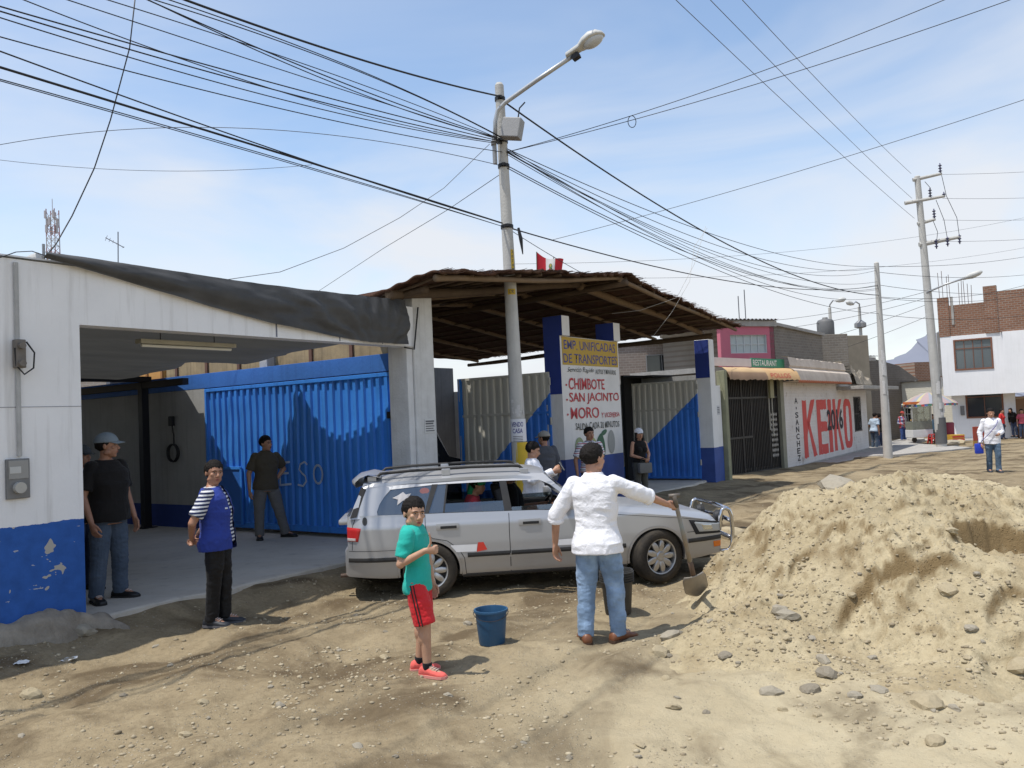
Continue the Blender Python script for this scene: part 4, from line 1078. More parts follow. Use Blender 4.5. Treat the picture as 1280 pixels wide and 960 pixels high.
# water tanks
wt_ = at(1034, 444, 38); tk = thing('water_tank', 'dark round water tank on a roof behind the eatery', 'water tank', (wt_.x, wt_.y, wt_.z+.9))
zz = wt_.z+.9
mb = MB(); mb.lathe([(.0, 0), (.36, 0), (.38, .05), (.38, .62), (.32, .72), (.12, .78), (.12, .84), (0, .84)], 20); mb.build('tank', flat('tank_grey', (.13, .13, .13), .6), tk, smooth=True)
mb = MB(); mb.bbox(-.7, .7, -.7, .7, -zz-.3, -.003, .02); mb.build('stand', M_brickg, tk)
wt_ = at(1048, 444, 39.5); tk = thing('water_tank', 'square concrete water tank beside the dark round tank', 'water tank', (wt_.x, wt_.y, 0), .3)
mb = MB(); mb.bbox(-1.0, 1.0, -.9, .9, -.4, wt_.z+.85, .03); mb.build('tank', worn('tank_brown', (.30, .26, .20), None, .9, 3, .5), tk)
# unfinished grey house
uh, w_ = block('grey_house', 'unfinished grey two storey house with open concrete frame behind the canopy', 1032, 1088, 500, 42, 46)
zt = zat(1060, 446, 44); zm = zat(1060, 492, 44)
mb = MB()
for x in np.linspace(0, w_-.25, 4): mb.bbox(x, x+.25, 0, .25, -.4, zt-.2, .01)
mb.bbox(-.1, w_+.1, -.4, .3, zt-.2, zt, .02); mb.build('frame', M_conc, uh)
mb = MB(); mb.box(.25, w_-.25, .35, .45, -.3, zm+.6); mb.build('parapet', M_brickg, uh)
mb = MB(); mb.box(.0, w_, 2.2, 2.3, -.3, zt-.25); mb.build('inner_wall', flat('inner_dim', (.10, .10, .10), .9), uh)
mb = MB()
for x in np.arange(.3, w_-.3, .16): mb.box(x, x+.025, .30, .325, zm+.6, zm+1.3)
mb.build('railing', M_iron, uh)
mb = MB(); mb.grid([[(-.2+(w_+.4)*i/50, -.5+j*4, zt+.06+.03*math.sin(i*1.7)+.2*j) for i in range(51)] for j in (0, 1)]); mb.build('roof', flat('sheet_roof2', (.20, .20, .21)), uh)
fb, w2 = block('brick_house', 'brown brick flank wall with sloping top left of the mountain', 1087.5, 1149, 500, 46, 52)
za, zb_ = zat(1088, 446, 46), zat(1148, 474, 52)
mb = MB(); mb.prism([(0, -.4), (w2, -.4), (w2, zb_), (w2*.6, zb_+.8), (0, za)], 0, 4); mb.build('wall', brick_mat('brown_brick', (.17, .145, .12), (.14, .12, .10), (.20, .18, .16)), fb)
mb = MB(); mb.box(w2-.7, w2-.5, -.06, -.002, -.4, zb_-.1); mb.build('downpipe', flat('pipe_white', (.5, .5, .48)), fb)
# brick wall and plaster stack behind, below the mountain
bk2, w3 = block('brick_house', 'red brick wall behind the cream wall, right of the brown flank', 1146, 1200, 500, 56, 57)
zt = zat(1170, 452, 56.5)
mb = MB(); mb.box(0, w3, 0, 3, -.4, zt); mb.build('wall', M_brick, bk2)
mb = MB(); mb.bbox(w3*.55, w3, -.05, -.001, zt-1.0, zt+2.0, .01); mb.build('plaster_stack', M_conc, bk2)
# cream single storey wall across the side street
cw, w4 = block('cream_house', 'low cream brick building with a barred window behind the food cart', 1084, 1200, 550, 51.5, 47.5)
zt = zat(1140, 477, 48.5)
def onwall(o, px):      # distance along a wall's own x axis at an image column
    d = ray(px, 500); ux = Vector((math.cos(o.rotation_euler.z), math.sin(o.rotation_euler.z))); ox, oy = o.location.x, o.location.y
    return (ox*d.y-oy*d.x)/(d.x*ux.y-d.y*ux.x)
wx0, wx1 = [onwall(cw, p) for p in (1116, 1146)]
wz0, wz1 = zat(1130, 531, 48.5), zat(1130, 511, 48.5)
mb = MB(); wall_openings(mb, 0, w4, -.6, zt, 0, .3, [(wx0, wx1, wz0, wz1)]); mb.build('wall', M_cream, cw)
win(cw, wx0, wx1, wz0, wz1, .02, 7, 1, flat('bar_white', (.55, .55, .5)), .04, .1, pane=M_dark)
mb = MB(); mb.box(0, w4, -.012, -.002, -.6, .02); mb.build('dado', flat('dado_grey', (.22, .21, .20)), cw)
mb = MB(); mb.grid([[(w4*i/40, -.15+3*j, zt+.03+.06*math.sin(i*.9)*0+.04*j) for i in range(41)] for j in (0, 1)]); mb.build('roof', M_conc, cw)

# white two storey house with raw brick parapet
YW = 44.5
wh, ww = block('white_house', 'white two storey house with unfinished red brick parapet and brown framed windows', 1193, 1330, 553, YW, 41.7)
def hx(px): return onwall(wh, px)
zg0 = zat(1230, 553, YW); zfl = zat(1230, 493, YW); zr = zat(1230, 420, YW); zp = zat(1225, 372, YW)
gx0, gx1 = hx(1209), hx(1252); gz0, gz1 = zat(1230, 520, YW), zat(1230, 489, YW)
dx0, dx1 = hx(1269), hx(1300)
M_wh = worn('house_white', (.80, .80, .81), (.66, .66, .66), .8, 1.2, .4, 0, .15, 20, .25, .12)
mb = MB(); wall_openings(mb, 0, ww, zg0-.4, zfl, 0, .3, [(gx0, gx1, gz0, gz1), (dx0, dx1, zg0, gz1-.1)]); mb.build('ground_floor', M_wh, wh)
M_bf = flat('brown_frame', (.20, .085, .05), .5)
win(wh, gx0, gx1, gz0, gz1, .0, 2, 1, M_bf, .08, .12, top=gz0+(gz1-gz0)*.78)
mb = MB(); mb.box(dx0, dx1, .08, .14, zg0, gz1-.45); mb.box(dx0, dx1, .06, .16, gz1-.44, gz1-.36); mb.build('door', worn('brown_door', (.22, .12, .06), None, .5, 4, .4), wh)
mb = MB(); mb.bbox(hx(1200), hx(1205), -.12, -.001, gz0+.1, gz0+.6, .02); mb.build('meter', M_meter, wh)
ux0, ux1 = hx(1201), hx(1245); uz0, uz1 = zat(1223, 461, YW), zat(1223, 427, YW)
UO = -.85
mb = MB(); wall_openings(mb, -.25, hx(1261), zfl+.001, zr, UO, UO+.3, [(ux0, ux1, uz0, uz1)])
wall_openings(mb, hx(1261)+.001, ww, zfl+.001, zr, UO-.35, UO+.3, [])
mb.box(-.25, ww, UO+.301, .3, zfl+.001, zfl+.2); mb.box(-.25, -.02, UO+.301, 5, zfl+.201, zr); mb.build('upper_floor', M_wh, wh)
win(wh, ux0, ux1, uz0, uz1, UO, 4, 1, M_bf, .08, .12, top=uz0+(uz1-uz0)*.72, pane=flat('pane_grey', (.10, .12, .13), .1, 0, .8))
mb = MB(); mb.box(-.25, hx(1255), UO+.02, UO+.25, zr+.001, zp-.45); mb.box(hx(1258), ww, UO-.3, UO-.05, zr+.001, zp+.0)
mb.box(-.28, hx(1196), UO-.02, UO+.3, zr+.002, zp+.0); mb.box(hx(1240), hx(1257)-.01, UO-.06, UO+.3, zr+.002, zp+.35)
mb.build('parapet', M_brick, wh)
mb = MB(); mb.box(hx(1199), hx(1202), UO-.02, UO+.019, zr+.6, zp); mb.build('conduit', M_conc, wh)
for i, (px, pt) in enumerate([(1183, 340), (1187, 338), (1192, 345), (1196, 343), (1207, 354), (1210, 351), (1214, 352), (1218, 356), (1222, 358)]):
    x = hx(px)+.1; mb = MB(); mb.tube([(x, UO+.12, zp-1.0), (x+.03*(i % 3-1), UO+.12, zat(px, pt, YW-.7))], .014, 5); mb.build('rebar', flat('rust', (.10, .05, .035), .8), wh)
# kerb and pavement at the crossing
a = at(1085, 560, 38); 
mb = MB(); pts = [atz(1040, 572, -.13), atz(1110, 570, -.13), atz(1190, 563, -.13), atz(1215, 560, -.13)]
pf = [Vector((p.x, p.y, 0)) for p in pts]; back = [Vector((p.x+.5, 52, 0)) for p in pf]
mb.grid([[(p.x, p.y, -.12) for p in back], [(p.x, p.y, -.10) for p in pf], [(p.x, p.y-.03, -.5) for p in pf]])
tag(mb.build('pavement', M_conc, fix=True), kind='structure')
mb = MB(); pf = [atz(1200, 556, -.36), atz(1340, 556, -.36)]
mb.grid([[(p.x, 46, -.24) for p in pf], [(p.x, 42.6, -.24) for p in pf], [(p.x, 42.5, -.6) for p in pf]]); tag(mb.build('pavement', M_conc), kind='structure')

# houses beyond the yard wall on the right of the straw roof
h1, w5 = block('brick_house', 'grey brown brick house with flat parapet seen under the right half of the straw roof', 735, 858, 470, 36, 36)
zt = zat(800, 431, 36)
mb = MB(); wall_openings(mb, 0, w5, -.2, zt, 0, .3, [(2.6, 3.9, zt-1.4, zt-.5)]); mb.build('wall', brick_mat('dusk_brick', (.28, .23, .20), (.23, .19, .165), (.33, .30, .27)), h1)
mb = MB(); mb.box(-.1, w5+.1, -.06, .35, zt+.002, zt+.12); mb.build('coping', M_conc, h1)
win(h1, 2.6, 3.9, zt-1.4, zt-.5, .02, 2, 1, M_steel, .05, .1)
h2, w6 = block('brick_house', 'long low pale brick house beyond the covered yard on the left', 90, 320, 480, 30, 30)
zt = zat(200, 455, 30)
mb = MB(); mb.box(0, w6, 0, .3, -.2, zt); mb.build('wall', brick_mat('pale_brick', (.34, .29, .25), (.29, .245, .21), (.38, .36, .33)), h2)
mb = MB(); mb.box(-.05, w6+.05, -.05, .35, zt+.002, zt+.1); mb.build('coping', M_conc, h2)

# ------------------------------------------------------------------ mountain
rows = []
prof_x = [1010, 1060, 1100, 1122, 1140, 1160, 1178, 1188, 1230, 1290, 1380, 1480]; prof_y = [492, 470, 447, 435, 426, 417, 408, 402, 396, 402, 430, 470]
for j, (s_, dy) in enumerate(((0, 0), (.55, -160), (1.0, -420))):
    row = []
    for i in range(80):
        px = 1010+(1480-1010)*i/79; py = float(np.interp(px, prof_x, prof_y))
        p = at(px, py, 1500); hz = p.z*(1-s_)
        row.append((p.x+30*float(fbm(i*.13, j, seed=5)), 1500+dy, hz*(1+.05*float(fbm(i*.3, j, seed=7)))-12*s_))
    rows.append(row)
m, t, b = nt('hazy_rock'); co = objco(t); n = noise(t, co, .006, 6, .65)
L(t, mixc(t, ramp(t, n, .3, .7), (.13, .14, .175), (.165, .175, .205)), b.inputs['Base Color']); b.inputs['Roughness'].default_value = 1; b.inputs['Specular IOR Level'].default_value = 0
em_ = b.inputs['Emission Color']; em_.default_value = (.30, .33, .42, 1); b.inputs['Emission Strength'].default_value = .36  # distance haze put into the rock: bluish base colour and a faint glow
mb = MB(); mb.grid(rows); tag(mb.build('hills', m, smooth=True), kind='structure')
# ------------------------------------------------------------------ poles
M_pole = worn('pole_concrete', (.50, .49, .46), (.34, .33, .31), .85, 2.2, .6, 0, .3, 26, .2, .25)
def concrete_pole(name, label, cat, loc, h_, r0, r1, lean=(0, 0)):
    p = thing(name, label, cat, loc)
    n = 12; mb = MB(); mb.tube([(lean[0]*i/n, lean[1]*i/n, -.4+(h_+.4)*i/n) for i in range(n+1)], [r0+(r1-r0)*i/n for i in range(n+1)], 20)
    mb.lathe([(r1, 0), (r1*.7, .04), (.0, .06)], 20, 0, Matrix.Translation((lean[0], lean[1], h_)))
    mb.build('shaft', M_pole, p, auto=50); return p
PB = Vector((.085, 13.0, .05))
ptop = at(624, 107, 13.0)
mp_ = concrete_pole('lamp_post', 'tall concrete lamp post with yellow painted foot and one slanted lamp arm', 'lamp post', PB, ptop.z-PB.z, .132, .070, (ptop.x-PB.x, 0))
HP = ptop.z-PB.z; LN = ptop.x-PB.x
def pr(z): return .132+(.070-.132)*(z+.4)/(HP+.4)
def ring(z0, z1, name, mat, over=.004, M=None):
    mb = MB(); mb.lathe([(pr(z0)+over, z0), (pr(z1)+over, z1)], 24, 0, Matrix.Translation((LN*(z0+z1)/2/HP, 0, 0))); return mb.build(name, mat, mp_, smooth=True)
ring(-.1, at(640, 553, 13).z-PB.z, 'yellow_band', worn('pole_yellow', (.62, .42, .035), (.45, .31, .03), .7, 5, .6))
zq0, zq1 = at(645, 552, 12.87).z-PB.z, at(645, 524, 12.87).z-PB.z
bill = ring(zq0, zq1, 'poster', worn('poster_white', (.72, .72, .74), (.6, .6, .62), .8, 10, .4), .007)
def arc_text(body, z, hgt, width, parent, mat, a0=-97):     # lettering wrapped on the pole
    me = textfit(body, width, hgt, Matrix.Identity(4), bold=.02); V = coords(me); r = pr(z)+.0095
    a = R(a0)+(V[:, 0]-width/2)/r; W = np.stack([r*np.cos(a)+LN*z/HP, r*np.sin(a), z+V[:, 1]], 1); setco(me, W); link('lettering', me, mat, parent)
arc_text('VENDO', zq1-.12, .075, .20, bill, M_navy); arc_text('CASA', zq1-.22, .075, .17, bill, M_navy)
mb = MB(); r_ = pr(zq0)+.010
for i in range(4):
    z = zq1-.265-i*.026
    mb.grid([[(r_*math.cos(a)+LN*z/HP, r_*math.sin(a), zz_) for a in np.radians(np.linspace(-135, -60, 10))] for zz_ in (z, z-.009)])
mb.build('print', bpy.data.materials['print_ink'], bill, fix=False)
# torn paper scraps above the poster
for i in range(14):
    mb = MB(); z = zq1+.03+rng.random()*.42*rng.random(); a = R(rng.uniform(-140, -40)); wd = rng.uniform(.15, .5); hh = rng.uniform(.015, .08); r_ = pr(z)+.006+.0003*i
    mb.grid([[(r_*math.cos(a+wd*u)+LN*z/HP, r_*math.sin(a+wd*u), z+hh*v+.01*rng.random()) for u in (0, .5, 1)] for v in (0, 1)])
    mb.build('torn_paper', bpy.data.materials.get('paper_scrap') or worn('paper_scrap', (.58, .57, .55), (.35, .34, .33), .9, 20, .6), mp_, fix=False)
def plate(z0, z1, body, vertical=False):
    mb = MB(); z = (z0+z1)/2; r_ = pr(z)+.006
    mb.grid([[(r_*math.cos(a)+LN*z/HP, r_*math.sin(a), zz_) for a in np.radians(np.linspace(-115 if not vertical else -70, -45 if not vertical else -40, 8))] for zz_ in (z0, z1)])
    o = mb.build('number_plate', bpy.data.materials['pole_yellow'], mp_)
    if not vertical: arc_text(body, z0+.015, z1-z0-.03, .09, o, M_ink, -80)
    else:
        for i, ch in enumerate(body): arc_text(ch, z1-(i+1)*(z1-z0)/len(body)+.01, .045, .03, o, M_ink, -55)
za = at(636, 365, 12.9).z-PB.z; plate(za-.04, za+.05, 'C92')
zb_ = at(638, 325, 12.9).z-PB.z; plate(zb_-.18, zb_+.17, '30741', True)
# lamp arm and head
M_arm = worn('galvanised', (.42, .43, .44), (.30, .30, .31), .45, 5, .4, .5)
def L_(px, py, Y): return at(px, py, Y)-PB
tipA = L_(716, 70, 12.2)
mb = MB(); mb.tube([L_(619, 178, 12.88), L_(619, 152, 12.86), L_(622, 138, 12.84), L_(632, 128, 12.80), L_(670, 101, 12.5), tipA], [.034]*6, 12); arm = mb.build('arm', M_arm, mp_, smooth=True)
mb = MB(); ax = (L_(752, 46, 12.0)-tipA); ln = .48; ax.normalize()
side = Vector((0, 1, 0)).cross(ax).normalized(); 
Mh = Matrix(((ax.x, 0, 0, 0), (ax.y, 0, 0, 0), (ax.z, 0, 0, 0), (0, 0, 0, 1)))
yv = ax.cross(Vector((0, 0, 1))).normalized(); zv = yv.cross(ax).normalized()
FM = Matrix(((ax.x, yv.x, zv.x, tipA.x), (ax.y, yv.y, zv.y, tipA.y), (ax.z, yv.z, zv.z, tipA.z), (0, 0, 0, 1)))
rings = []
for u, wy, hz_, zc in ((-.09, .05, .05, .03), (-.07, .075, .075, .03), (.14, .085, .08, .03), (.16, .10, .085, .03), (.24, .145, .11, .04), (.36, .165, .125, .045), (.47, .14, .10, .035), (.54, .07, .05, .02), (.555, .01, .01, .01)):
    rings.append([(u, wy*math.cos(a), zc+hz_*(math.sin(a) if math.sin(a) > 0 else .25*math.sin(a))) for a in np.linspace(0, 2*PI, 20, endpoint=False)])
mb.loft([[tuple(FM @ Vector(p)) for p in r_] for r_ in rings]); hd = mb.build('lamp_head', worn('lamp_shell', (.50, .50, .48), (.40, .40, .38), .5, 6, .4), mp_, smooth=True)
mb = MB(); mb.ell((.36, 0, .02), .17, .125, .085, 18, 12, 0, FM); mb.build('lens', flat('lamp_lens', (.48, .50, .52), .15), hd, smooth=True)
mb = MB(); mb.bbox(-.02, .10, -.05, .05, -.08, .0, .01, 0, FM); mb.build('clamp', M_black, hd)
# ballast box, brackets, clamps
a = L_(640, 160, 12.75); mb = MB(); mb.bbox(-.14, .16, -.10, .10, -.17, .14, .015, 0, Matrix.Translation(a) @ Matrix.Rotation(R(12), 4, 'Y') @ Matrix.Rotation(R(-20), 4, 'Z')); mb.build('junction_box', worn('box_grey', (.30, .30, .30), None, .6, 5, .4, .2), mp_)
mb = MB(); mb.tube([a+Vector((.1, 0, .14)), a+Vector((.13, -.02, .3)), a+Vector((.22, -.05, .38))], .012, 6); mb.build('box_cable', M_black, mp_)
a = L_(619, 205, 12.86); mb = MB(); mb.tube([a, a+Vector((0, 0, .45))], .035, 8); mb.bbox(-.05, .03, -.05, .05, .30, .36, .005, 0, Matrix.Translation(a)); mb.build('fuse_holder', M_steel, mp_)
for py in (124, 177, 208, 284):
    z = L_(628, py, 13).z; mb = MB(); mb.lathe([(pr(z)+.012, z-.03), (pr(z)+.012, z+.03)], 16, 0, Matrix.Translation((LN*z/HP, 0, 0))); mb.box(LN*z/HP-.03, LN*z/HP+.03, -pr(z)-.07, -pr(z)-.005, z-.02, z+.02); mb.build('clamp', M_black, mp_)
a = L_(648, 285, 12.85); mb = MB(); mb.tube([a, a+Vector((.03, -.02, -.18)), a+Vector((.05, -.02, -.42))], [.02, .03, .008], 8); mb.build('cable_end', M_black, mp_)

def far_pole(px, pyb, pyt, Y, r0, r1, name, label, cat='utility pole', pxt=None):
    b_ = at(px, pyb, Y); tp_ = at(pxt, pyt, Y)
    return concrete_pole(name, label, cat, (b_.x, Y, b_.z), tp_.z-b_.z, r0, r1, (tp_.x-b_.x, 0)), b_, tp_
p2, p2b, p2t = far_pole(1110, 569, 329, 30, .165, .085, 'utility_pole', 'plain slim concrete utility pole between the painted wall and the crossarm pole', pxt=1095.5)
p3, p3b, p3t = far_pole(1177, 556, 221, 35.5, .215, .12, 'power_pole', 'thick concrete power pole with four crossarms and a street lamp', pxt=1146.5)
mb = MB(); h_ = at(1175, 522, 35.3).z-p3b.z; mb.lathe([(.235, .05), (.225, h_)], 20); mb.build('dark_foot', worn('foot_grey', (.115, .115, .115), None, .9, 4, .5), p3)
for pp, bb_, za_, zb_, rr in ((p3, p3b, 520, 478, .215), (p2, p2b, 515, 440, .135)):
    for i in range(9):
        mb = MB()
        z = rng.uniform(at(1170, za_, bb_.y).z, at(1170, zb_, bb_.y).z)-bb_.z; a0 = R(rng.uniform(-150, -60)); r_ = rr+.012+.001*i; hh = rng.uniform(.15, .5); lx = (-.99*.04)*z*(.5 if pp is p2 else .75)
        mb.grid([[(r_*math.cos(a0+u)+lx*0+ (p3t.x-p3b.x if pp is p3 else p2t.x-p2b.x)*z/((p3t.z-p3b.z) if pp is p3 else (p2t.z-p2b.z)), r_*math.sin(a0+u), z+v) for u in (0, .3, .6)] for v in (0, hh)])
        mb.build('torn_paper', bpy.data.materials['paper_scrap'], pp, fix=False)
M_ins = flat('insulator_blue', (.06, .06, .12), .3)
def arm_(a, b_, ra=.085, rb=.06):
    a = a-Vector((p3b.x, p3b.y, p3b.z)); b_ = b_-Vector((p3b.x, p3b.y, p3b.z)); mb = MB(); mb.tube([a, b_], [ra, rb], 8); return mb.build('crossarm', M_pole, p3, auto=40)
def ins_(arm_o, p, n=3, up=1):
    p = p-Vector((p3b.x, p3b.y, p3b.z)); mb = MB(); pr_ = [(.02, 0)]
    for i in range(n): pr_ += [(.03, .04+.12*i), (.085, .07+.12*i), (.03, .11+.12*i)]
    pr_ += [(.02, .06+.12*n), (0, .06+.12*n)]
    mb.lathe([(r_, up*z) for r_, z in pr_], 12, 0, Matrix.Translation(p)); mb.build('insulator', M_ins, arm_o, smooth=True)
Yp = 35.5
q = arm_(at(1141, 225, Yp), at(1177, 217, Yp-.2)); ins_(q, at(1175.5, 216, Yp-.2))
q = arm_(at(1131, 254, Yp), at(1181, 245, Yp-.2)); ins_(q, at(1163, 247, Yp-.1)); ins_(q, at(1180, 245, Yp-.2), 1)
q = arm_(at(1147, 280, Yp), at(1169, 274, Yp-.1)); ins_(q, at(1168, 273, Yp-.1))
q = arm_(at(1149, 306, Yp), at(1200, 296, Yp-.2), .11, .07)
for px, py in ((1170, 302), (1184, 299), (1199, 296)): ins_(q, at(px, py-3, Yp-.2), 3, -1)
mb = MB(); o_ = Vector((p3b.x, p3b.y, p3b.z))
for pts in ([(1177, 219), (1183, 245), (1196, 272), (1199, 294)], [(1170, 250), (1180, 275), (1184, 297)], [(1166, 275), (1172, 290), (1171, 300)], [(1156, 227), (1163, 235), (1163, 246)]):
    mb.tube([at(x, y, Yp-.2)-o_ for x, y in pts], .012, 5)
mb.build('drop_wire', M_black, p3)
a0, a1 = at(1158, 366, 35.4)-o_, at(1205, 348, 34.6)-o_
mb = MB(); mb.tube([a0, a0.lerp(a1, .5)+Vector((0, 0, .05)), a1], .04, 8); la = mb.build('lamp_arm', M_arm, p3, smooth=True)
mb = MB(); d_ = (a1-a0).normalized(); mb.tube([a1-d_*.05, a1+d_*.12, a1+d_*.3, a1+d_*.6, a1+d_*.72], [.06, .09, .14, .11, .03], 12); mb.build('lamp_head', bpy.data.materials['lamp_shell'], la, smooth=True)
# two small street lamps further down
for i, (pxb, pyb, pxt, pyt, Y, tip, lab) in enumerate([(1042, 475, 1037, 385, 40, (1046, 376), 'small street lamp rising behind the water tanks'), (1082, 520, 1074, 384, 41, (1066, 380), 'small street lamp with hooked arm between water tanks and slim pole')]):
    bq = at(pxb, pyb, Y); tq = at(pxt, pyt, Y)
    l_ = concrete_pole('street_lamp', lab, 'street lamp', (bq.x, Y, -.2), tq.z+.2, .11, .07, (tq.x-bq.x, 0))
    e = at(tip[0], tip[1], Y-.4)-Vector((bq.x, Y, -.2)); s0 = Vector((tq.x-bq.x, 0, tq.z+.2-.05))
    mb = MB(); mb.tube([s0, s0+Vector((0, -.05, .2)), s0.lerp(e, .5)+Vector((0, 0, .22)), e], .035, 8); am = mb.build('lamp_arm', M_arm, l_, smooth=True)
    mb = MB(); d_ = Vector(((1 if i == 0 else -1)*.8, -.3, .12 if i == 0 else .2)).normalized(); mb.tube([e-d_*.05, e+d_*.1, e+d_*.3, e+d_*.42], [.05, .11, .12, .03], 10); mb.build('lamp_head', bpy.data.materials['lamp_shell'], am, smooth=True)
    if i == 1:
        mb = MB(); zc = at(1076, 404, Y).z+.2; mb.lathe([(.09, zc-.25), (.28, zc-.2), (.28, zc), (.09, zc+.15)], 12, 0, Matrix.Translation(((tq.x-bq.x)*.85, 0, 0))); mb.build('collar', M_steel, l_)

# ------------------------------------------------------------------ wires
M_wire = flat('wire_black', (.012, .012, .014), .5)
M_wireg = flat('wire_grey', (.10, .10, .11), .6)
def curve3(A_, B_, C_, n):     # quadratic through three points, straight in plan from A to C
    u = (Vector((B_.x-A_.x, B_.y-A_.y, 0)).length)/max(1e-6, Vector((C_.x-A_.x, C_.y-A_.y, 0)).length)
    u = min(.95, max(.05, u)); lin = A_.z+(C_.z-A_.z)*u; s = (lin-B_.z)/(u*(1-u))
    return [Vector((A_.x+(C_.x-A_.x)*v, A_.y+(C_.y-A_.y)*v, A_.z+(C_.z-A_.z)*v-s*v*(1-v))) for v in [i/n for i in range(n+1)]]
def cable(pts, r, label, name='overhead_cable', mat=None, group=None, n=6):
    A_ = pts[0]; mb = MB(); mb.tube([p-A_ for p in pts], r*.58, n); o = mb.build(name, mat or M_wire, smooth=True); o.location = A_
    return tag(o, label, 'cable', group)
def along(px, Y=None, off=0.0):     # depth of the line of wires over the pavement at an image column
    x = (px-640)/FPX; base = PB+KD*(-off)
    s = (x*base.y-base.x)/(TD.x-x*TD.y); return base.y+TD.y*s
GL = 'cables strung from the lamp post towards the upper left'
def left_wire(py_pole, px_e, py_e, r, label, px_m=None, py_m=None, group=GL, off=.0, ext=1.0):
    A_ = at(628, py_pole, 12.93); Ye = max(5.2, along(max(px_e, 30), off=off)*1.0); C_ = at(px_e, py_e, Ye)
    if px_m is None:
        B_ = A_.lerp(C_, .5); B_.z -= .10
    else:
        # depth on the straight plan line A-C at column px_m
        d = ray(px_m, py_m); dx_, dy_ = C_.x-A_.x, C_.y-A_.y
        den = dx_*d.y-dy_*d.x; v = (A_.y*d.x-A_.x*d.y)/den if abs(den) > 1e-9 else .5
        Yv = A_.y+dy_*v; B_ = at(px_m, py_m, Yv)
    pts = curve3(A_, B_, C_, 40)
    e = pts[-1]-pts[-2]; k = e.length
    for q in range(1, 24): pts.append(pts[-1]+e*1.0+Vector((0, 0, .0035*q*k)))          # runs on past the picture to the next pole
    return cable(pts, r, label, group=group)
L1 = 'thin black cable of the bundle running from the lamp post to the upper left'
left_wire(177, 0, 8, .012, L1, 320, 98); left_wire(179, 0, 14, .012, L1, 320, 106); left_wire(180, 0, 22, .010, L1, 320, 116)
left_wire(176, 85, 0, .009, L1, 360, 90); left_wire(175, 135, 0, .009, L1, 380, 80); left_wire(174, 185, 0, .012, L1, 400, 92); left_wire(174, 190, 2, .010, L1, 420, 105)
left_wire(173, 200, 2, .010, L1, 420, 78); left_wire(172, 212, 0, .010, L1, 430, 80); left_wire(178, 30, 0, .009, L1, 330, 108)
left_wire(190, 0, 46, .010, 'thin cable of the left bundle meeting the lamp post just below the rest', 330, 131)
left_wire(121, 232, 0, .022, 'thick twisted black cable from the lamp post top to the upper left', 430, 68, group=None)
GLL = 'low cables crossing the sky over the tarp'
left_wire(279, 0, 84, .020, 'thicker black cable crossing low over the tarp to the lamp post', 390, 204, group=None)
left_wire(279, 0, 64, .012, 'thin cable sagging just over the thick low cable above the tarp', 390, 203, group=GLL)
left_wire(283, 0, 99, .009, 'thin cable sagging just under the thick low cable above the tarp', 400, 213, group=GLL)
left_wire(283, 0, 101, .008, 'thin cable sagging just under the thick low cable above the tarp', 390, 212, group=GLL)
# wires coming in level from the left
cable(curve3(at(-60, 193, 14), at(330, 218, 16), at(630, 208, 13), 40), .009, 'lower of two nearly level thin cables at left, reaching the lamp post')
cable(curve3(at(-60, 192, 18), at(250, 208, 19), at(390, 206, 20), 30), .009, 'upper of two nearly level thin cables at left')
# service drops
cable([at(172, -30, 8.6), at(162, 60, 8.6), at(150, 105, 8.6), at(138, 150, 8.6), at(118, 210, 8.6), at(90, 270, 8.5), at(70, 305, 8.3), at(56, 322, 8.1)], .011, 'single service cable dropping from the sky onto the corner of the white wall', 'service_cable')
cable([at(56, 322, 8.0), at(44, 350, 7.9), at(30, 368, 7.85), at(17, 374, 7.8)], .010, 'short cable from the wall corner down to the bracket', 'service_cable')
cable([at(0, 322, 7.3), at(20, 315, 7.5), at(40, 314, 7.8), at(58, 320, 8.1)], .008, 'thin cable lying along the top of the white wall', 'service_cable')
cable([at(58, 320, 8.1), at(120, 340, 8.6), at(200, 350, 9.4), at(280, 350, 10.2), at(350, 340, 11), at(430, 310, 12), at(500, 272, 12.6), at(555, 235, 12.8), at(612, 180, 12.95)], .008, 'thin sagging cable from the lamp post to the white wall corner', 'service_cable', M_wireg)
cable([at(628, 216, 13), at(560, 262, 15), at(480, 310, 18), at(398, 364, 21)], .009, 'thin straight cable slanting from the lamp post down behind the tarp', 'service_cable')
# to the right: along the street towards the slim pole and the crossarm pole
GR = 'cables running from the lamp post down the street'
def right_wire(pya, endp, endY, r, label, mid=None, group=GR):
    A_ = at(634, pya, 12.93); C_ = at(endp[0], endp[1], endY)
    if mid:
        d = ray(*mid); dx_, dy_ = C_.x-A_.x, C_.y-A_.y; den = dx_*d.y-dy_*d.x
        v = (A_.y*d.x-A_.x*d.y)/den; B_ = at(mid[0], mid[1], A_.y+dy_*v)
    else: B_ = A_.lerp(C_, .5); B_.z -= .3
    cable(curve3(A_, B_, C_, 50), r, label, group=group)
LR = 'thin cable of the fan from lamp post down the street to slim pole'
right_wire(186, (1095, 333), 30, .012, LR, (900, 296)); right_wire(188, (1095, 335), 30, .011, LR, (880, 301)); right_wire(190, (1095, 338), 30, .011, LR, (860, 302))
right_wire(189, (1098, 372), 30, .011, LR, (880, 325)); right_wire(191, (1097, 352), 30, .010, LR, (860, 305)); right_wire(193, (1097, 356), 30, .010, LR, (850, 308)); right_wire(186, (1097, 362), 30, .010, LR, (880, 318))
right_wire(207, (1099, 360), 30, .013, 'dark cable just under the fan of thin cables, lamp post to slim pole', (860, 316), None); right_wire(210, (1099, 392), 30, .012, 'lowest dark cable of the fan, lamp post to slim pole', (860, 322), None)
right_wire(130, (1099, 369), 30, .024, 'thick twisted cable falling from the lamp post top to the slim pole', (870, 284), None)
right_wire(284, (1098, 357), 30, .018, 'dark low cable from the lamp post over the straw roof to the slim pole', (870, 344), None)
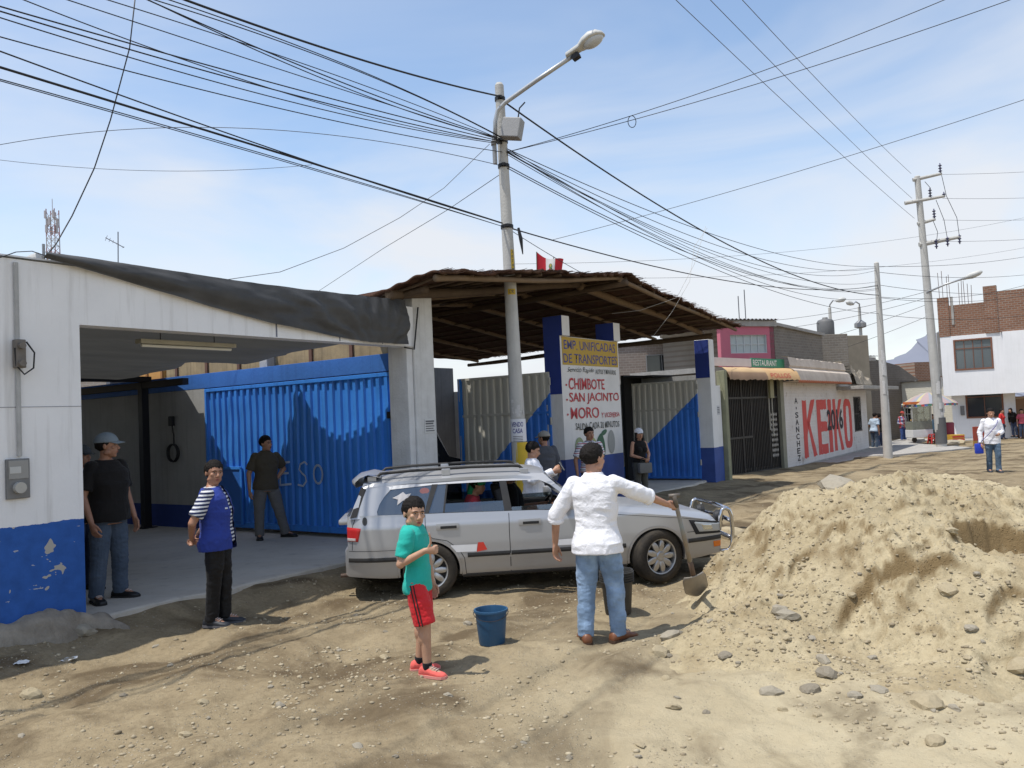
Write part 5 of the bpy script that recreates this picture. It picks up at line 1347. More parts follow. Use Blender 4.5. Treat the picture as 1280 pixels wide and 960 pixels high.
right_wire(285, (905, 400), 24, .009, 'thin cable dipping from the lamp post over the straw roof edge', (740, 348), None)
# pole to pole beyond
GP = 'cables between the far poles'
for a_, b_, sg_ in (((1096, 333), (1400, 290), .5), ((1096, 340), (1400, 318), .6), ((1097, 371), (1400, 300), 1.0), ((1098, 372), (1400, 330), .8), ((1099, 393), (1400, 362), .7), ((1097, 356), (1400, 345), .6)):
    A_ = at(a_[0], a_[1], 30); C_ = at(b_[0], b_[1], 42); B_ = A_.lerp(C_, .5); B_.z -= sg_
    cable(curve3(A_, B_, C_, 24), .014, 'thin cable from the slim pole past the crossarm pole to the right edge', group=GP)
for i, (pya, pyb_) in enumerate(((405, 394), (418, 402), (452, 410), (478, 425))):
    A_ = at(880, pya, 40); C_ = at(1160, pyb_-30, 36); B_ = A_.lerp(C_, .5); B_.z -= .35
    cable(curve3(A_, B_, C_, 24), .016, 'thin cable before the far houses towards the crossarm pole', group='cables before the far houses')
for i, (pya, pyb_) in enumerate(((330, 375), (346, 388))):
    A_ = at(640, pya, 40); C_ = at(1290, pya-60+i*22, 60); B_ = A_.lerp(C_, .5); B_.z -= .8
    cable(curve3(A_, B_, C_, 24), .014, 'faint cable far behind the poles, low in the sky', group='faint far cables')
# two spans rising to the upper right, three high voltage wires, one long diagonal
cable(curve3(at(634, 190, 12.95), at(830, 133, 12), at(1180, 0, 10.5), 40)+[at(1300, -60, 10)], .009, 'upper of a pair of thin cables rising from the lamp post to the upper right')
cable(curve3(at(634, 190, 12.95), at(860, 132, 12), at(1262, 0, 10.5), 40)+[at(1380, -48, 10)], .009, 'lower of a pair of thin cables rising from the lamp post to the upper right')
mb = MB(); c0 = at(790, 152, 12.2); mb.tube([Vector((.06*math.cos(a), 0, .09*math.sin(a))) for a in np.linspace(0, 6.28, 16)], .006, 5, cap=False)
o = mb.build('wire_coil', M_wire); o.location = c0; tag(o, 'small loop of spare wire hanging on the rising cable pair', 'wire coil')
cable(curve3(at(690, 300, 22), at(950, 235, 20), at(1300, 118, 17), 40), .011, 'long thin cable slanting from behind the flag up to the right edge')
GH = 'high voltage wires coming from overhead'
for (xa, xb, yb) in ((845, 1143, 273), (888, 1140, 248), (928, 1139, 217)):
    C_ = at(xb, yb, 35.5); A_ = at(xa, 0, 15.5); e = A_-C_
    cable(curve3(C_, C_.lerp(A_, .5)-Vector((0, 0, .10)), A_, 30)+[A_+e*.8], .013, 'straight high voltage wire coming from overhead to the crossarm pole', 'power_line', M_wireg, GH)
for ya, yb in ((218, 207), (248, 243), (275, 271), (302, 292)):
    A_ = at(1178, ya, 35.4); C_ = at(1420, yb-4, 37); B_ = A_.lerp(C_, .5); B_.z -= .12
    cable(curve3(A_, B_, C_, 16), .012, 'high voltage wire leaving the crossarm pole to the right edge', 'power_line', M_wireg, 'high voltage wires leaving to the right')
# loose strands hanging over the straw roof
for pts, lab in (([(882, 283), (868, 330), (846, 372), (800, 388), (765, 392)], 'loose pale strand hanging from the cable fan onto the straw roof'),
                 ([(884, 285), (868, 308), (862, 352), (840, 390), (815, 422)], 'second loose strand hanging from the cable fan to the roof pole')):
    cable([at(x, y, 17.5-(i*.3)) for i, (x, y) in enumerate(pts)], .006, lab, 'loose_strand', flat('strand', (.42, .40, .36)))

# ------------------------------------------------------------------ roof clutter at left
d0 = at(47, 318, 8.3); ds = thing('satellite_dish', 'small grey drum antenna on the corner of the white wall top', 'antenna', (d0.x, d0.y, 3.62))
mb = MB(); mb.tube([(.05, .02, 0), (.05, .02, .30)], .014, 6); mb.build('stem', M_steel, ds)
mb = MB(); mb.lathe([(.001, .04), (.06, .04), (.065, .0), (.065, -.07), (.03, -.10), (.001, -.10)], 20, 0, Matrix.Translation((0, -.02, .10)) @ Matrix.Rotation(R(65), 4, 'Y') @ Matrix.Scale(1.5, 4)); mb.build('drum', worn('dish_grey', (.40, .40, .39), None, .6, 6, .5), ds, smooth=False)
a0 = at(147, 328, 20); an = thing('tv_antenna', 'thin television aerial standing beyond the tarp', 'antenna', (a0.x, a0.y, a0.z-.6))
mb = MB(); mb.tube([(0, 0, 0), (.03, 0, 1.35)], .012, 6); mb.build('mast', M_wireg, an)
mb = MB(); mb.tube([(-.28, 0, 1.22), (.12, .1, .98)], .010, 5)
for i in range(6):
    u = i/5; p = Vector((-.26+.36*u, .1*u, 1.21-.22*u)); mb.tube([p+Vector((-.05, .16-.02*i, .10-.02*i)), p+Vector((.05, -.16+.02*i, -.10+.02*i))], .006, 4)
mb.build('element', M_wireg, an)
t0_ = at(67, 330, 120); tw = thing('radio_mast', 'far red and white lattice radio mast beyond the tarp', 'radio mast', (t0_.x, t0_.y, -2))
zt = at(66, 262, 120).z+2; hw = .75
m, t, b = nt('mast_bands'); s = sepz(t, objco(t)); L(t, mixc(t, math_(t, 'GREATER_THAN', math_(t, 'FRACT', math_(t, 'MULTIPLY', s[2], .3)), .5), (.30, .13, .12), (.42, .41, .42)), b.inputs['Base Color'])
mb = MB()
for sx_, sy_ in ((-1, -1), (1, -1), (1, 1), (-1, 1)): mb.tube([(sx_*hw, sy_*hw, 0), (sx_*hw*.8, sy_*hw*.8, zt)], .07, 6)
for i in range(int(zt/1.0)):
    z = i*1.0; k_ = hw*(1-.2*z/zt)
    for sx_, sy_, ex, ey in ((-1, -1, 1, -1), (1, -1, 1, 1), (1, 1, -1, 1), (-1, 1, -1, -1)):
        mb.tube([(sx_*k_, sy_*k_, z), (ex*k_, ey*k_, z+1)], .04, 4); mb.tube([(sx_*k_, sy_*k_, z), (ex*k_, ey*k_, z)], .035, 4)
mb.build('lattice', m, tw)
mb = MB()
for i in range(9): a = i*.7; mb.box(hw*1.0*math.cos(a)-.12, hw*math.cos(a)+.12, hw*math.sin(a)-.12-.4, hw*math.sin(a)-.2, zt-3.6+(i % 3)*1.1, zt-2.5+(i % 3)*1.1)
mb.tube([(0, 0, zt-1), (0, 0, zt+1.6)], .05, 5)
mb.build('panel_antenna', flat('panel_grey', (.42, .40, .42)), tw)
for px, pyt, Y in ((933, 362, 33), (925, 370, 33)):
    b_ = at(px, 412, Y); tt_ = at(px, pyt, Y); r_ = thing('aerial_rod', 'thin aerial rod above the pink house, %s' % ('the taller right one' if px == 933 else 'the shorter left one'), 'antenna', b_)
    MB().tube([(0, 0, -.6), (0, 0, tt_.z-b_.z)], .02, 5).build('rod', M_wireg, r_)
# ------------------------------------------------------------------ silver estate car
car = thing('estate_car', 'dusty silver estate car with roof rails and chrome bull bar parked across the yard mouth', 'car', (-1.075, 10.05, .0), math.atan2(.25, 2.58))
def car_paint():
    m, t, b = nt('silver_paint'); co = objco(t); s = sepz(t, co)
    n = noise(t, co, 3, 5, .6); n2 = noise(t, co, 14, 5, .7)
    dirtf = math_(t, 'MULTIPLY', ramp(t, math_(t, 'ADD', s[2], math_(t, 'MULTIPLY', n, .35)), .72, .34), .5)
    c = mixc(t, dirtf, (.42, .425, .435), (.33, .28, .21)); L(t, c, b.inputs['Base Color'])
    b.inputs['Metallic'].default_value = .45
    r = t.nodes.new('ShaderNodeMapRange'); L(t, dirtf, r.inputs[0]); r.inputs[1].default_value = 0; r.inputs[2].default_value = .6; r.inputs[3].default_value = .36; r.inputs[4].default_value = .75
    L(t, r.outputs[0], b.inputs['Roughness']); b.inputs['Coat Weight'].default_value = .30; b.inputs['Coat Roughness'].default_value = .08
    return m
M_paint = car_paint()
M_trim = worn('black_trim', (.018, .018, .019), (.05, .045, .038), .55, 6, .4, 0, .05, 60)
M_chrome = flat('chrome', (.62, .62, .63), .12, 1.0)
M_tyre = worn('tyre', (.022, .021, .020), (.085, .068, .048), .85, 5, .7, 0, .3, 40, .2)
M_rim = worn('rim_silver', (.46, .46, .46), (.28, .26, .22), .35, 8, .5, .7)
M_gap = flat('panel_gap', (.02, .02, .022), .8)
def thin_glass(name, tint, refl=.05, alpha=.55):
    m, t, b = nt(name); out = t.nodes['Material Output']
    tr = t.nodes.new('ShaderNodeBsdfTransparent'); tr.inputs[0].default_value = c4(tint)
    gl = t.nodes.new('ShaderNodeBsdfGlossy'); gl.inputs['Roughness'].default_value = .03; gl.inputs[0].default_value = (.9, .95, 1, 1)
    df = t.nodes.new('ShaderNodeBsdfDiffuse'); df.inputs[0].default_value = (.10, .115, .125, 1)
    lw_ = t.nodes.new('ShaderNodeFresnel'); lw_.inputs[0].default_value = 1.5
    a_ = t.nodes.new('ShaderNodeMixShader'); a_.inputs[0].default_value = alpha; L(t, tr.outputs[0], a_.inputs[1]); L(t, df.outputs[0], a_.inputs[2])
    m2 = t.nodes.new('ShaderNodeMixShader'); L(t, math_(t, 'ADD', math_(t, 'MULTIPLY', lw_.outputs[0], 1.0), refl), m2.inputs[0]); L(t, a_.outputs[0], m2.inputs[1]); L(t, gl.outputs[0], m2.inputs[2])
    L(t, m2.outputs[0], out.inputs[0]); return m
M_gl = thin_glass('car_glass', (.55, .60, .60), .10, .10)
M_glr = thin_glass('dusty_car_glass', (.24, .28, .30), .13, .36)

XR, XF, WR = 0.0, 2.58, .303
XB, XN = -.90, 3.40
def plan(x):     # half width factor along the car
    r_ = np.clip((x-XB)/.50, 0, 1); f_ = np.clip((XN-x)/.85, 0, 1)
    return (.84+.16*(1-(1-r_)**2.2))*(.70+.30*(1-(1-f_)**2.1))
def sidey(x, z):
    zz = [.20, .27, .36, .42, .48, .58, .68, .775, .80, .83, .86, .92]
    yy = [.775, .805, .822, .838, .838, .842, .840, .838, .837, .822, .812, .790]
    return np.interp(z, zz, yy)*plan(x)
def belt(x): return np.interp(x, [XB, -.6, .5, 1.2, 1.75, 2.3, 2.9, 3.2, XN], [.93, .935, .915, .90, .875, .815, .735, .675, .60])
def sill(x): return np.interp(x, [XB, -.9, -.5, .5, 2.0, 3.0, XN], [.30, .265, .24, .215, .215, .235, .27])
def arch(x):
    z = sill(x)
    for xc in (XR, XF):
        q = .355**2-(x-xc)**2
        if q > 0: z = max(z, .30+math.sqrt(q)*.98)
    return z
def xs_dense():
    xs_ = set(np.round(np.linspace(XB, XN, 170), 4))
    for xc in (XR, XF):
        for a in np.linspace(0, PI, 40): xs_.add(round(xc-.355*math.cos(a), 4))
        xs_.add(round(xc-.3551, 4)); xs_.add(round(xc+.3551, 4))
    return sorted(xs_)
XS = xs_dense(); NZ = 30
def side_panel(x0, x1, s_):      # one flank between two stations
    xs_ = [x for x in XS if x0-1e-6 <= x <= x1+1e-6]; rows = []
    for x in xs_:
        zb = arch(x); zt = float(belt(x)); rows.append([(x, s_*float(sidey(x, zb+(zt-zb)*j/NZ)), zb+(zt-zb)*j/NZ) for j in range(NZ+1)])
    return rows
def snap(v): return min(XS, key=lambda q: abs(q-v))
XD0, XD1, XD2 = snap(.02), snap(.90), snap(1.76)
body = MB()
for s_ in (-1, 1):
    body.grid(side_panel(XB, XD0, s_)); body.grid(side_panel(XD2, XN, s_))
    # inner lip of the arches and rocker return
    for xc in (XR, XF):
        pts = [(xc-.355*math.cos(a), .30+.355*.98*math.sin(a)) for a in np.linspace(-.18, PI+.18, 40)]
        pts = [(x, max(z, .22)) for x, z in pts]
        body.grid([[(x, s_*(float(sidey(x, z))+.006), z+.0) for x, z in pts], [(xc+(x-xc)*.93, s_*(float(sidey(x, z))+.004), .30+(z-.30)*.93) for x, z in pts], [(xc+(x-xc)*.93, s_*(float(sidey(x, z))-.16), .30+(z-.30)*.93) for x, z in pts]])
def bonz(x): return float(np.interp(x, [1.60, 1.85, 2.3, 2.8, 3.2, 3.33, XN], [.935, .925, .885, .82, .745, .70, .60]))
rows = []                       # bonnet, front face
for x in [q for q in XS if q >= 1.60]:
    zt = float(belt(x)); y1 = float(sidey(x, zt)); zc = bonz(x); row = []
    for j in range(33):
        u = -1+2*j/32; a = abs(u)
        e = 1-(max(0, a-.62)/.38)**2.6 if a > .62 else 1.0
        row.append((x, u*y1, zt+(zc-zt)*(e*(1-.10*a*a)+.02*math.exp(-((a-.55)/.05)**2)*(1 if x < 3.1 else 0))))
    rows.append(row)
body.grid(rows)
def endcap(x, sgn):             # bumper face, bowed outward
    rows = []; zb = float(sill(x)); zt = float(belt(x))
    for i in range(17):
        z = zb+(zt-zb)*i/16; y1 = float(sidey(x, z)); bow = .09*math.sin(PI*min(1, max(0.0, (z-zb)/(zt-zb)*1.0)))*(1.0 if z < .62 else .8)
        rows.append([(x+sgn*bow*(1-(j/12-1)**2)**.8 if 0 < j < 24 else x, y1*(j/12-1), z) for j in range(25)])
    body.grid(rows)
endcap(XN, 1)
# tailgate lower half leans forward a little
rows = []
for i in range(17):
    z = float(sill(XB))+(.93-float(sill(XB)))*i/16; y1 = float(sidey(XB, z)); bow = .07 if z < .52 else .02
    rows.append([(XB-bow*(1-(j/12-1)**4), y1*(j/12-1), z) for j in range(25)])
body.grid(rows)
# shelf below the rear window, floor pan
def gy(z, x=.5): return float(np.interp(z, [.86, .93, 1.10, 1.25, 1.30], [.775, .765, .700, .625, .590]))*float(np.interp(x, [-1.0, -.6, 0, 1.3, 1.75], [.93, .975, 1, 1, .985]))
def roofzc(x): return float(np.interp(x, [-.80, -.6, -.2, .5, 1.0, 1.30, 1.38], [1.335, 1.365, 1.385, 1.395, 1.385, 1.352, 1.325]))
rows = []
for x in np.linspace(-.72, 1.36, 60):
    zr_ = roofzc(x); ze = zr_-.095; row = []
    for j in range(29):
        u = -1+2*j/28; a = abs(u)
        y = u*gy(1.26, x)*1.0; z = ze+(zr_-ze)*(1-a**3.2)
        row.append((x, y, z))
    zs = ze-.035
    row = [(x, -gy(zs, x)-.002, zs)]+row+[(x, gy(zs, x)+.002, zs)]
    rows.append(row)
body.grid(rows)
def strip(poly, s_, mb, off=0.0, th=.03):        # pillar polygon on the slanting cabin side
    n = len(poly); vs = [(x, s_*(gy(z, x)+off), z) for x, z in poly]+[(x, s_*(gy(z, x)+off-th), z) for x, z in poly]
    mb.add(vs, [tuple(range(n)), tuple(range(2*n-1, n-1, -1))]+[(i, (i+1) % n, (i+1) % n+n, i+n) for i in range(n)])
for s_ in (-1, 1):
    strip([(-.87, .90), (-.55, .90), (-.565, .97), (-.535, 1.05), (-.48, 1.13), (-.42, 1.19), (-.38, 1.235), (-.71, 1.285), (-.77, 1.15), (-.82, 1.04)], s_, body, .004)
    strip([(-.55, .925), (-.55, .90), (1.75, .86), (1.70, .885)], s_, body, .012)
    strip([(-.42, 1.20), (.10, 1.232), (.9, 1.235), (1.28, 1.225), (1.42, 1.16), (1.46, 1.18), (1.33, 1.30), (-.68, 1.29), (-.43, 1.23)], s_, body, .004)
    strip([(1.62, .985), (1.76, .87), (1.82, .87), (1.42, 1.21), (1.36, 1.20)], s_, body, .006)
# tail spoiler, hatch ledge
sp = MB(); rows = []
for i in range(21):
    u = -1+2*i/20; y = u*.60; e = 1-abs(u)**6
    rows.append([(-.52, y, 1.365-.03*u*u), (-.66, y, 1.392-.02*u*u), (-.80+.05*(1-e), y, 1.365-.02*u*u), (-.865+.06*(1-e), y, 1.315-.02*u*u), (-.855+.05*(1-e), y, 1.265), (-.80, y, 1.235), (-.68, y, 1.27)])
sp.grid(rows); 
body_o = body.build('body', M_paint, car, fix=True, auto=38)
sp.loft([rows[0], rows[0]]) if False else None
sp.build('spoiler', M_paint, car, smooth=True)
mb = MB(); mb.bbox(-1.0, -.855, -.66, .66, .835, .895, .02); mb.build('tailgate_ledge', M_paint, car, auto=40)
mb = MB(); mb.box(XB+.15, XN-.15, -.62, .62, .22, .26); mb.box(2.0, 2.05, -.7, .7, .25, .85)
for xc in (XR, XF):
    for s_ in (-1, 1): mb.box(xc-.34, xc+.34, s_*.45-.01, s_*.45+.01, .25, .66); mb.box(xc-.34, xc+.34, min(s_*.45, s_*.74), max(s_*.45, s_*.74), .655, .67)
mb.build('floor_pan', M_trim, car)
# front and rear glass
def pane(rows, name, mat, parent): mb = MB(); mb.grid(rows); return mb.build(name, mat, parent, smooth=True)
pane([[(1.80-.44*v+.07*(1-u*u)*(1-v*.6), u*(.70-.12*v), .885+.42*v) for u in np.linspace(-1, 1, 13)] for v in np.linspace(0, 1, 7)], 'windscreen', M_gl, car)
pane([[(-.885+.20*v-.02*(1-u*u), u*(.66-.08*v), .90+.38*v) for u in np.linspace(-1, 1, 9)] for v in np.linspace(0, 1, 5)], 'rear_window', M_glr, car)
# doors
doors = {}
for s_ in (-1, 1):
    for nm, a, b_ in (('rear', XD0, XD1), ('front', XD1, XD2)):
        mb = MB(); mb.grid(side_panel(a, b_, s_)); d = mb.build('door', M_paint, car, smooth=True); doors[(s_, nm)] = d
        if s_ == -1: d['label'] = nm+' door on the near side'
# window surrounds and side glass
for s_ in (-1, 1):
    mb = MB(); strip([(-.862, .915), (-.79, .925), (-.685, 1.215), (-.74, 1.245)], s_, mb, .010, .01); mb.build('rear_window_edge', M_gap, car)
    mb = MB()
    strip([(.86, .89), (.945, .885), (.90, 1.235), (.82, 1.237)], s_, mb, .007, .04)
    strip([(-.045, .92), (.0, .918), (.12, 1.235), (.055, 1.235)], s_, mb, .008, .02)
    strip([(-.03, .9165), (1.70, .878), (1.70, .889), (-.03, .928)], s_, mb, .0145, .02)
    mb.build('window_frame', M_trim, car)
    strip_o = MB(); strip([(.165, .92), (.185, .92), (.235, 1.235), (.215, 1.235)], s_, strip_o, .004, .012); strip_o.build('divider', M_trim, doors[(s_, 'rear')])
    mb = MB(); strip([(-.55, .93), (-.565, .97), (-.535, 1.05), (-.48, 1.13), (-.43, 1.185), (-.36, 1.205), (.09, 1.23), (-.03, .925)], s_, mb, -.004, .004); qg = mb.build('quarter_window', M_glr, car)
    mb = MB(); strip([(-.01, .92), (.17, .92), (.215, 1.235), (.10, 1.235)], s_, mb, -.006, .004); mb.build('window', M_glr, doors[(s_, 'rear')])
    mb = MB(); strip([(.18, .92), (.87, .89), (.862, 1.02), (.195, 1.02)], s_, mb, -.008, .004); mb.build('window', M_gl, doors[(s_, 'rear')])      # wound half down
    mb = MB(); strip([(.94, .885), (1.68, .88), (1.60, .955), (.935, .945)], s_, mb, -.008, .004); mb.build('window', M_gl, doors[(s_, 'front')])
    if s_ == -1:
        mb = MB(); st_ = []
        pts = [(x-.10, z+.01) for x, z in [(-.22, 1.13), (-.17, 1.16), (-.14, 1.13), (-.08, 1.14), (-.12, 1.09), (-.10, 1.03), (-.17, 1.07), (-.24, 1.02), (-.23, 1.08), (-.29, 1.10)]]
        mb.poly([(x, s_*(gy(z, x)+.001), z) for x, z in pts]); mb.build('sticker', flat('sticker_pale', (.52, .50, .50)), qg, fix=False)
        mb = MB(); mb.poly([(-.03+.055*math.cos(a), s_*(gy(1.17, 0)+.002), 1.17+.035*math.sin(a)) for a in np.linspace(0, 6.28, 12, endpoint=False)]); mb.build('sticker', flat('sticker_red', (.45, .2, .2)), qg, fix=False)
def on_side(pts, s_, off): return [(x, s_*(float(sidey(x, z))+off), z) for x, z in pts]
def ribbon(mb, x0, x1, z0, z1, s_, off, n=30):      # raised strip that follows the flank
    xs_ = np.linspace(x0, x1, n)
    mb.grid([[(x, s_*(float(sidey(x, z))+o), z) for z, o in ((z0, 0), (z0+.004, off), ((z0+z1)/2, off*1.25), (z1-.004, off), (z1, 0))] for x in xs_])
def gapline(mb, pts, s_, wd=.007):
    for (a, b_) in zip(pts[:-1], pts[1:]):
        n = 6
        for i in range(n):
            p = [a[0]+(b_[0]-a[0])*i/n, a[1]+(b_[1]-a[1])*i/n]; q = [a[0]+(b_[0]-a[0])*(i+1)/n, a[1]+(b_[1]-a[1])*(i+1)/n]
            d = Vector((q[0]-p[0], q[1]-p[1])); d.normalize(); nn = Vector((-d.y, d.x))*wd/2
            mb.poly(on_side([(p[0]-nn.x, p[1]-nn.y), (q[0]-nn.x, q[1]-nn.y), (q[0]+nn.x, q[1]+nn.y), (p[0]+nn.x, p[1]+nn.y)], s_, .0022))
for s_ in (-1, 1):
    mb = MB()
    gapline(mb, [(-.035, .92), (-.035, .80), (-.015, .70), (.04, .655), (.20, .62), (.32, .53), (.385, .42), (.40, .235)], s_); gapline(mb, [(.90, .885), (.895, .70), (.90, .235)], s_)
    gapline(mb, [(1.70, .88), (1.755, .80), (1.775, .6), (1.76, .235)], s_); gapline(mb, [(.40, .238), (1.76, .238)], s_)
    gapline(mb, [(-.81, .90), (-.84, .82), (-.85, .56)], s_, .006); gapline(mb, [(XB+.01, .55), (-.36, .55)], s_, .005); gapline(mb, [(2.94, .55), (3.38, .55)], s_, .006); gapline(mb, [(1.75, .845), (2.3, .785), (2.9, .715), (3.15, .675)], s_, .005)
    mb.build('panel_gap', M_gap, car, fix=False)
    # black rubbing strips
    for nm, x0, x1, par in (('rubbing_strip', XB+.005, -.365, car), ('rubbing_strip', .42, .893, doors[(s_, 'rear')]), ('rubbing_strip', .908, 1.755, doors[(s_, 'front')]), ('rubbing_strip', 1.78, 2.21, car), ('rubbing_strip', 2.95, 3.40, car)):
        mb = MB(); ribbon(mb, x0, x1, .425, .475, s_, .012); mb.build(nm, M_trim, par)
    mb = MB(); ribbon(mb, .36, 2.22, .20, .232, s_, .008); mb.build('sill_strip', M_trim, car)
    # handles
    for nm, x in (('rear', .10), ('front', 1.02)):
        mb = MB(); y = s_*(float(sidey(x, .775)))
        mb.bbox(x-.015, x+.235, min(y, y+s_*.010), max(y, y+s_*.010), .742, .815, .004); hs = mb.build('handle', M_paint, doors[(s_, nm)], auto=40)
        mb = MB(); mb.bbox(x+.03, x+.21, min(y+s_*.0105, y+s_*.016), max(y+s_*.0105, y+s_*.016), .755, .785, .002); mb.build('grip', M_trim, hs)
    # lamps
    def patch(pts, mat, name, off=.006, parent=car, n=8, k=s_):
        # quad patch on the flank: pts = four (x, z) corners, subdivided
        (a, b_, c_, d_) = [Vector((p[0], p[1])) for p in pts]; rows = []
        for i in range(n+1):
            u = i/n; l0 = a.lerp(b_, u); l1 = d_.lerp(c_, u); rows.append([(lambda q: (q.x, k*(float(sidey(q.x, q.y))+off*(1 if 0 < i < n and 0 < j < n else .2)), q.y))(l0.lerp(l1, j/n)) for j in range(n+1)])
        mb = MB(); mb.grid(rows); return mb.build(name, mat, parent, smooth=True, fix=True)
    tl = patch([(XB-.002, .66), (-.78, .655), (-.745, .80), (XB-.002, .815)], flat('lamp_red', (.50, .03, .03), .15), 'tail_lamp', .012)
    patch([(XB-.002, .665), (-.80, .66), (-.795, .695), (XB-.002, .70)], flat('lamp_pale', (.55, .50, .48), .15), 'reversing_lamp', .014, tl)
    patch([(3.05, .515), (3.398, .495), (3.39, .63), (2.965, .69)], M_gap, 'headlight_gasket', .010)
    hl = patch([(3.08, .535), (3.395, .515), (3.385, .615), (3.0, .675)], flat('lamp_clear', (.40, .42, .42), .06, 0, .9), 'headlight', .016)
    patch([(3.15, .55), (3.30, .545), (3.28, .615), (3.10, .64)], flat('reflector', (.62, .63, .60), .1, .8), 'reflector', .020, hl)
    patch([(3.30, .34), (3.40, .34), (3.40, .41), (3.29, .41)], flat('lamp_amber', (.75, .20, .02), .2), 'indicator', .012)
    # mirror
    mb = MB(); mb.bbox(1.52, 1.62, min(s_*.80, s_*.98), max(s_*.80, s_*.98), .90, 1.02, .025); mb.tube([(1.60, s_*.76, .91), (1.58, s_*.86, .93)], .025, 8); mb.build('mirror', M_paint, car, auto=50)
    # roof rails
    y = s_*.545
    mb = MB(); mb.tube([(x, y*(1-.03*abs(x-.2)), roofzc(x)-.025+(.035 if -.55 < x < 1.08 else .0)) for x in np.linspace(-.66, 1.16, 40)], .017, 8); rail = mb.build('roof_rail', M_trim, car, smooth=True)
    for x in (-.62, .22, 1.12): MB().bbox(x-.05, x+.05, y-.022, y+.022, roofzc(x)-.07, roofzc(x)+(.012 if x == .22 else -.008), .010).build('rail_foot', M_paint, rail)
# reflective stickers on the near flank
mb = MB(); mb.poly(on_side([(.275, .49), (.52, .485), (.53, .565), (.235, .57)], -1, .0035)); mb.build('sticker', flat('reflect_white', (.85, .85, .85), .3), doors[(-1, 'rear')], fix=False)
mb = MB(); mb.poly(on_side([(.522, .48), (.64, .50), (.60, .585), (.54, .585)], -1, .0037)); mb.build('sticker', flat('reflect_red', (.70, .06, .04), .3), doors[(-1, 'rear')], fix=False)
mb = MB(); mb.poly(on_side([(1.39, .50), (1.62, .495), (1.60, .565), (1.37, .56)], -1, .0035)); mb.build('sticker', bpy.data.materials['reflect_white'], doors[(-1, 'front')], fix=False)
mb = MB(); mb.poly(on_side([(-.70+.028*math.cos(a), .875+.045*math.sin(a)) for a in np.linspace(0, 6.28, 14, endpoint=False)], -1, .004)); mb.build('round_sticker', flat('badge_dark', (.06, .06, .06)), car, fix=False)
# wheels
def wheel(x, s_, steer):
    wo = MB(); r = WR
    wo.lathe([(r*.66, .095), (r*.72, .105), (r*.90, .10), (r*.975, .085), (r, .06), (r, .03), (r*.992, .028), (r*.992, .022), (r, .02), (r, -.02), (r*.992, -.022), (r*.992, -.028), (r, -.03), (r, -.06), (r*.975, -.085), (r*.90, -.10), (r*.66, -.095)], 56)
    Mw = Matrix.Translation((x, s_*.755, r)) @ Matrix.Rotation(R(steer), 4, 'Z') @ Matrix.Rotation(R(90)*(1 if s_ < 0 else -1), 4, 'X')
    e = bpy.data.objects.new('wheel', None); COL.objects.link(e); e.parent = car; e.matrix_local = Mw
    wo.build('tyre', M_tyre, e, smooth=True, auto=60)
    rm = MB(); R0 = r*.665
    rm.lathe([(R0, .085), (R0*.985, .098), (R0*.93, .092), (R0*.90, .070), (R0*.88, .02)], 48)
    rm.lathe([(.0, .088), (.045, .088), (.052, .080), (.062, .072), (.062, .05)], 24)
    for i in range(9):
        a = 2*PI*i/9; c_, s2 = math.cos(a), math.sin(a)
        rows = []
        for q in range(7):
            u = q/6; rr_ = .05+(R0*.92-.05)*u; wd = .020+.012*math.sin(PI*u); zt_ = .078+.012*math.sin(PI*u)-.002
            rows.append([(rr_*c_-w__*s2, rr_*s2+w__*c_, z__) for w__, z__ in ((-wd-.004, zt_-.035), (-wd, zt_-.006), (-wd*.6, zt_), (wd*.6, zt_), (wd, zt_-.006), (wd+.004, zt_-.035))])
        rm.grid(rows)
    for i in range(5):
        a = 2*PI*i/5; rm.ell((.034*math.cos(a), .034*math.sin(a), .088), .007, .007, .006, 8, 5)
    rm.build('rim', M_rim, e, auto=35, fix=False)
    bk = MB(); bk.lathe([(0, .030), (R0*.9, .030)], 32); bk.build('brake_disc', flat('brake_dark', (.03, .028, .026), .6), e, fix=False)
for x, s_, st_ in ((XR, -1, 0), (XR, 1, 0), (XF, -1, 20), (XF, 1, 20)): wheel(x, s_, st_)
# bull bar
bb = MB()
for s_ in (-1, 1):
    y = s_*.56
    bb.tube([(3.40, y, .28), (3.50, y, .28), (3.545, y, .34), (3.56, y, .50), (3.555, y, .68), (3.53, y, .75), (3.48, y, .775), (3.44, y, .75), (3.42, y, .68), (3.40, y, .52)], .023, 10)
bb.tube([(3.555, -.56, .62), (3.58, -.2, .62), (3.58, .2, .62), (3.555, .56, .62)], .025, 10); bb.tube([(3.55, -.56, .42), (3.57, 0, .42), (3.55, .56, .42)], .025, 10)
bb.tube([(3.51, -.56, .765), (3.53, 0, .77), (3.51, .56, .765)], .025, 10)
bb.build('bull_bar', M_chrome, car, smooth=True)
for s_ in (-1, 1): MB().lathe([(.0, .0), (.07, .0), (.075, .05), (.05, .09), (0, .1)], 18, 0, Matrix.Translation((3.51, s_*.34, .66)) @ Matrix.Rotation(R(-90), 4, 'Y')).build('fog_lamp', flat('fog_dark', (.05, .05, .05), .2), car)
mb = MB(); mb.box(3.475, 3.49, -.42, .42, .56, .63); mb.build('grille', M_trim, car)
mb = MB(); mb.box(3.495, 3.50, -.24, .24, .37, .48); mb.build('number_plate', flat('plate_white', (.6, .6, .58)), car)
mb = MB(); mb.tube([(-.90, -.42, .24), (-1.02, -.42, .235)], .022, 10); mb.build('exhaust', worn('exhaust_rust', (.12, .08, .06)), car)
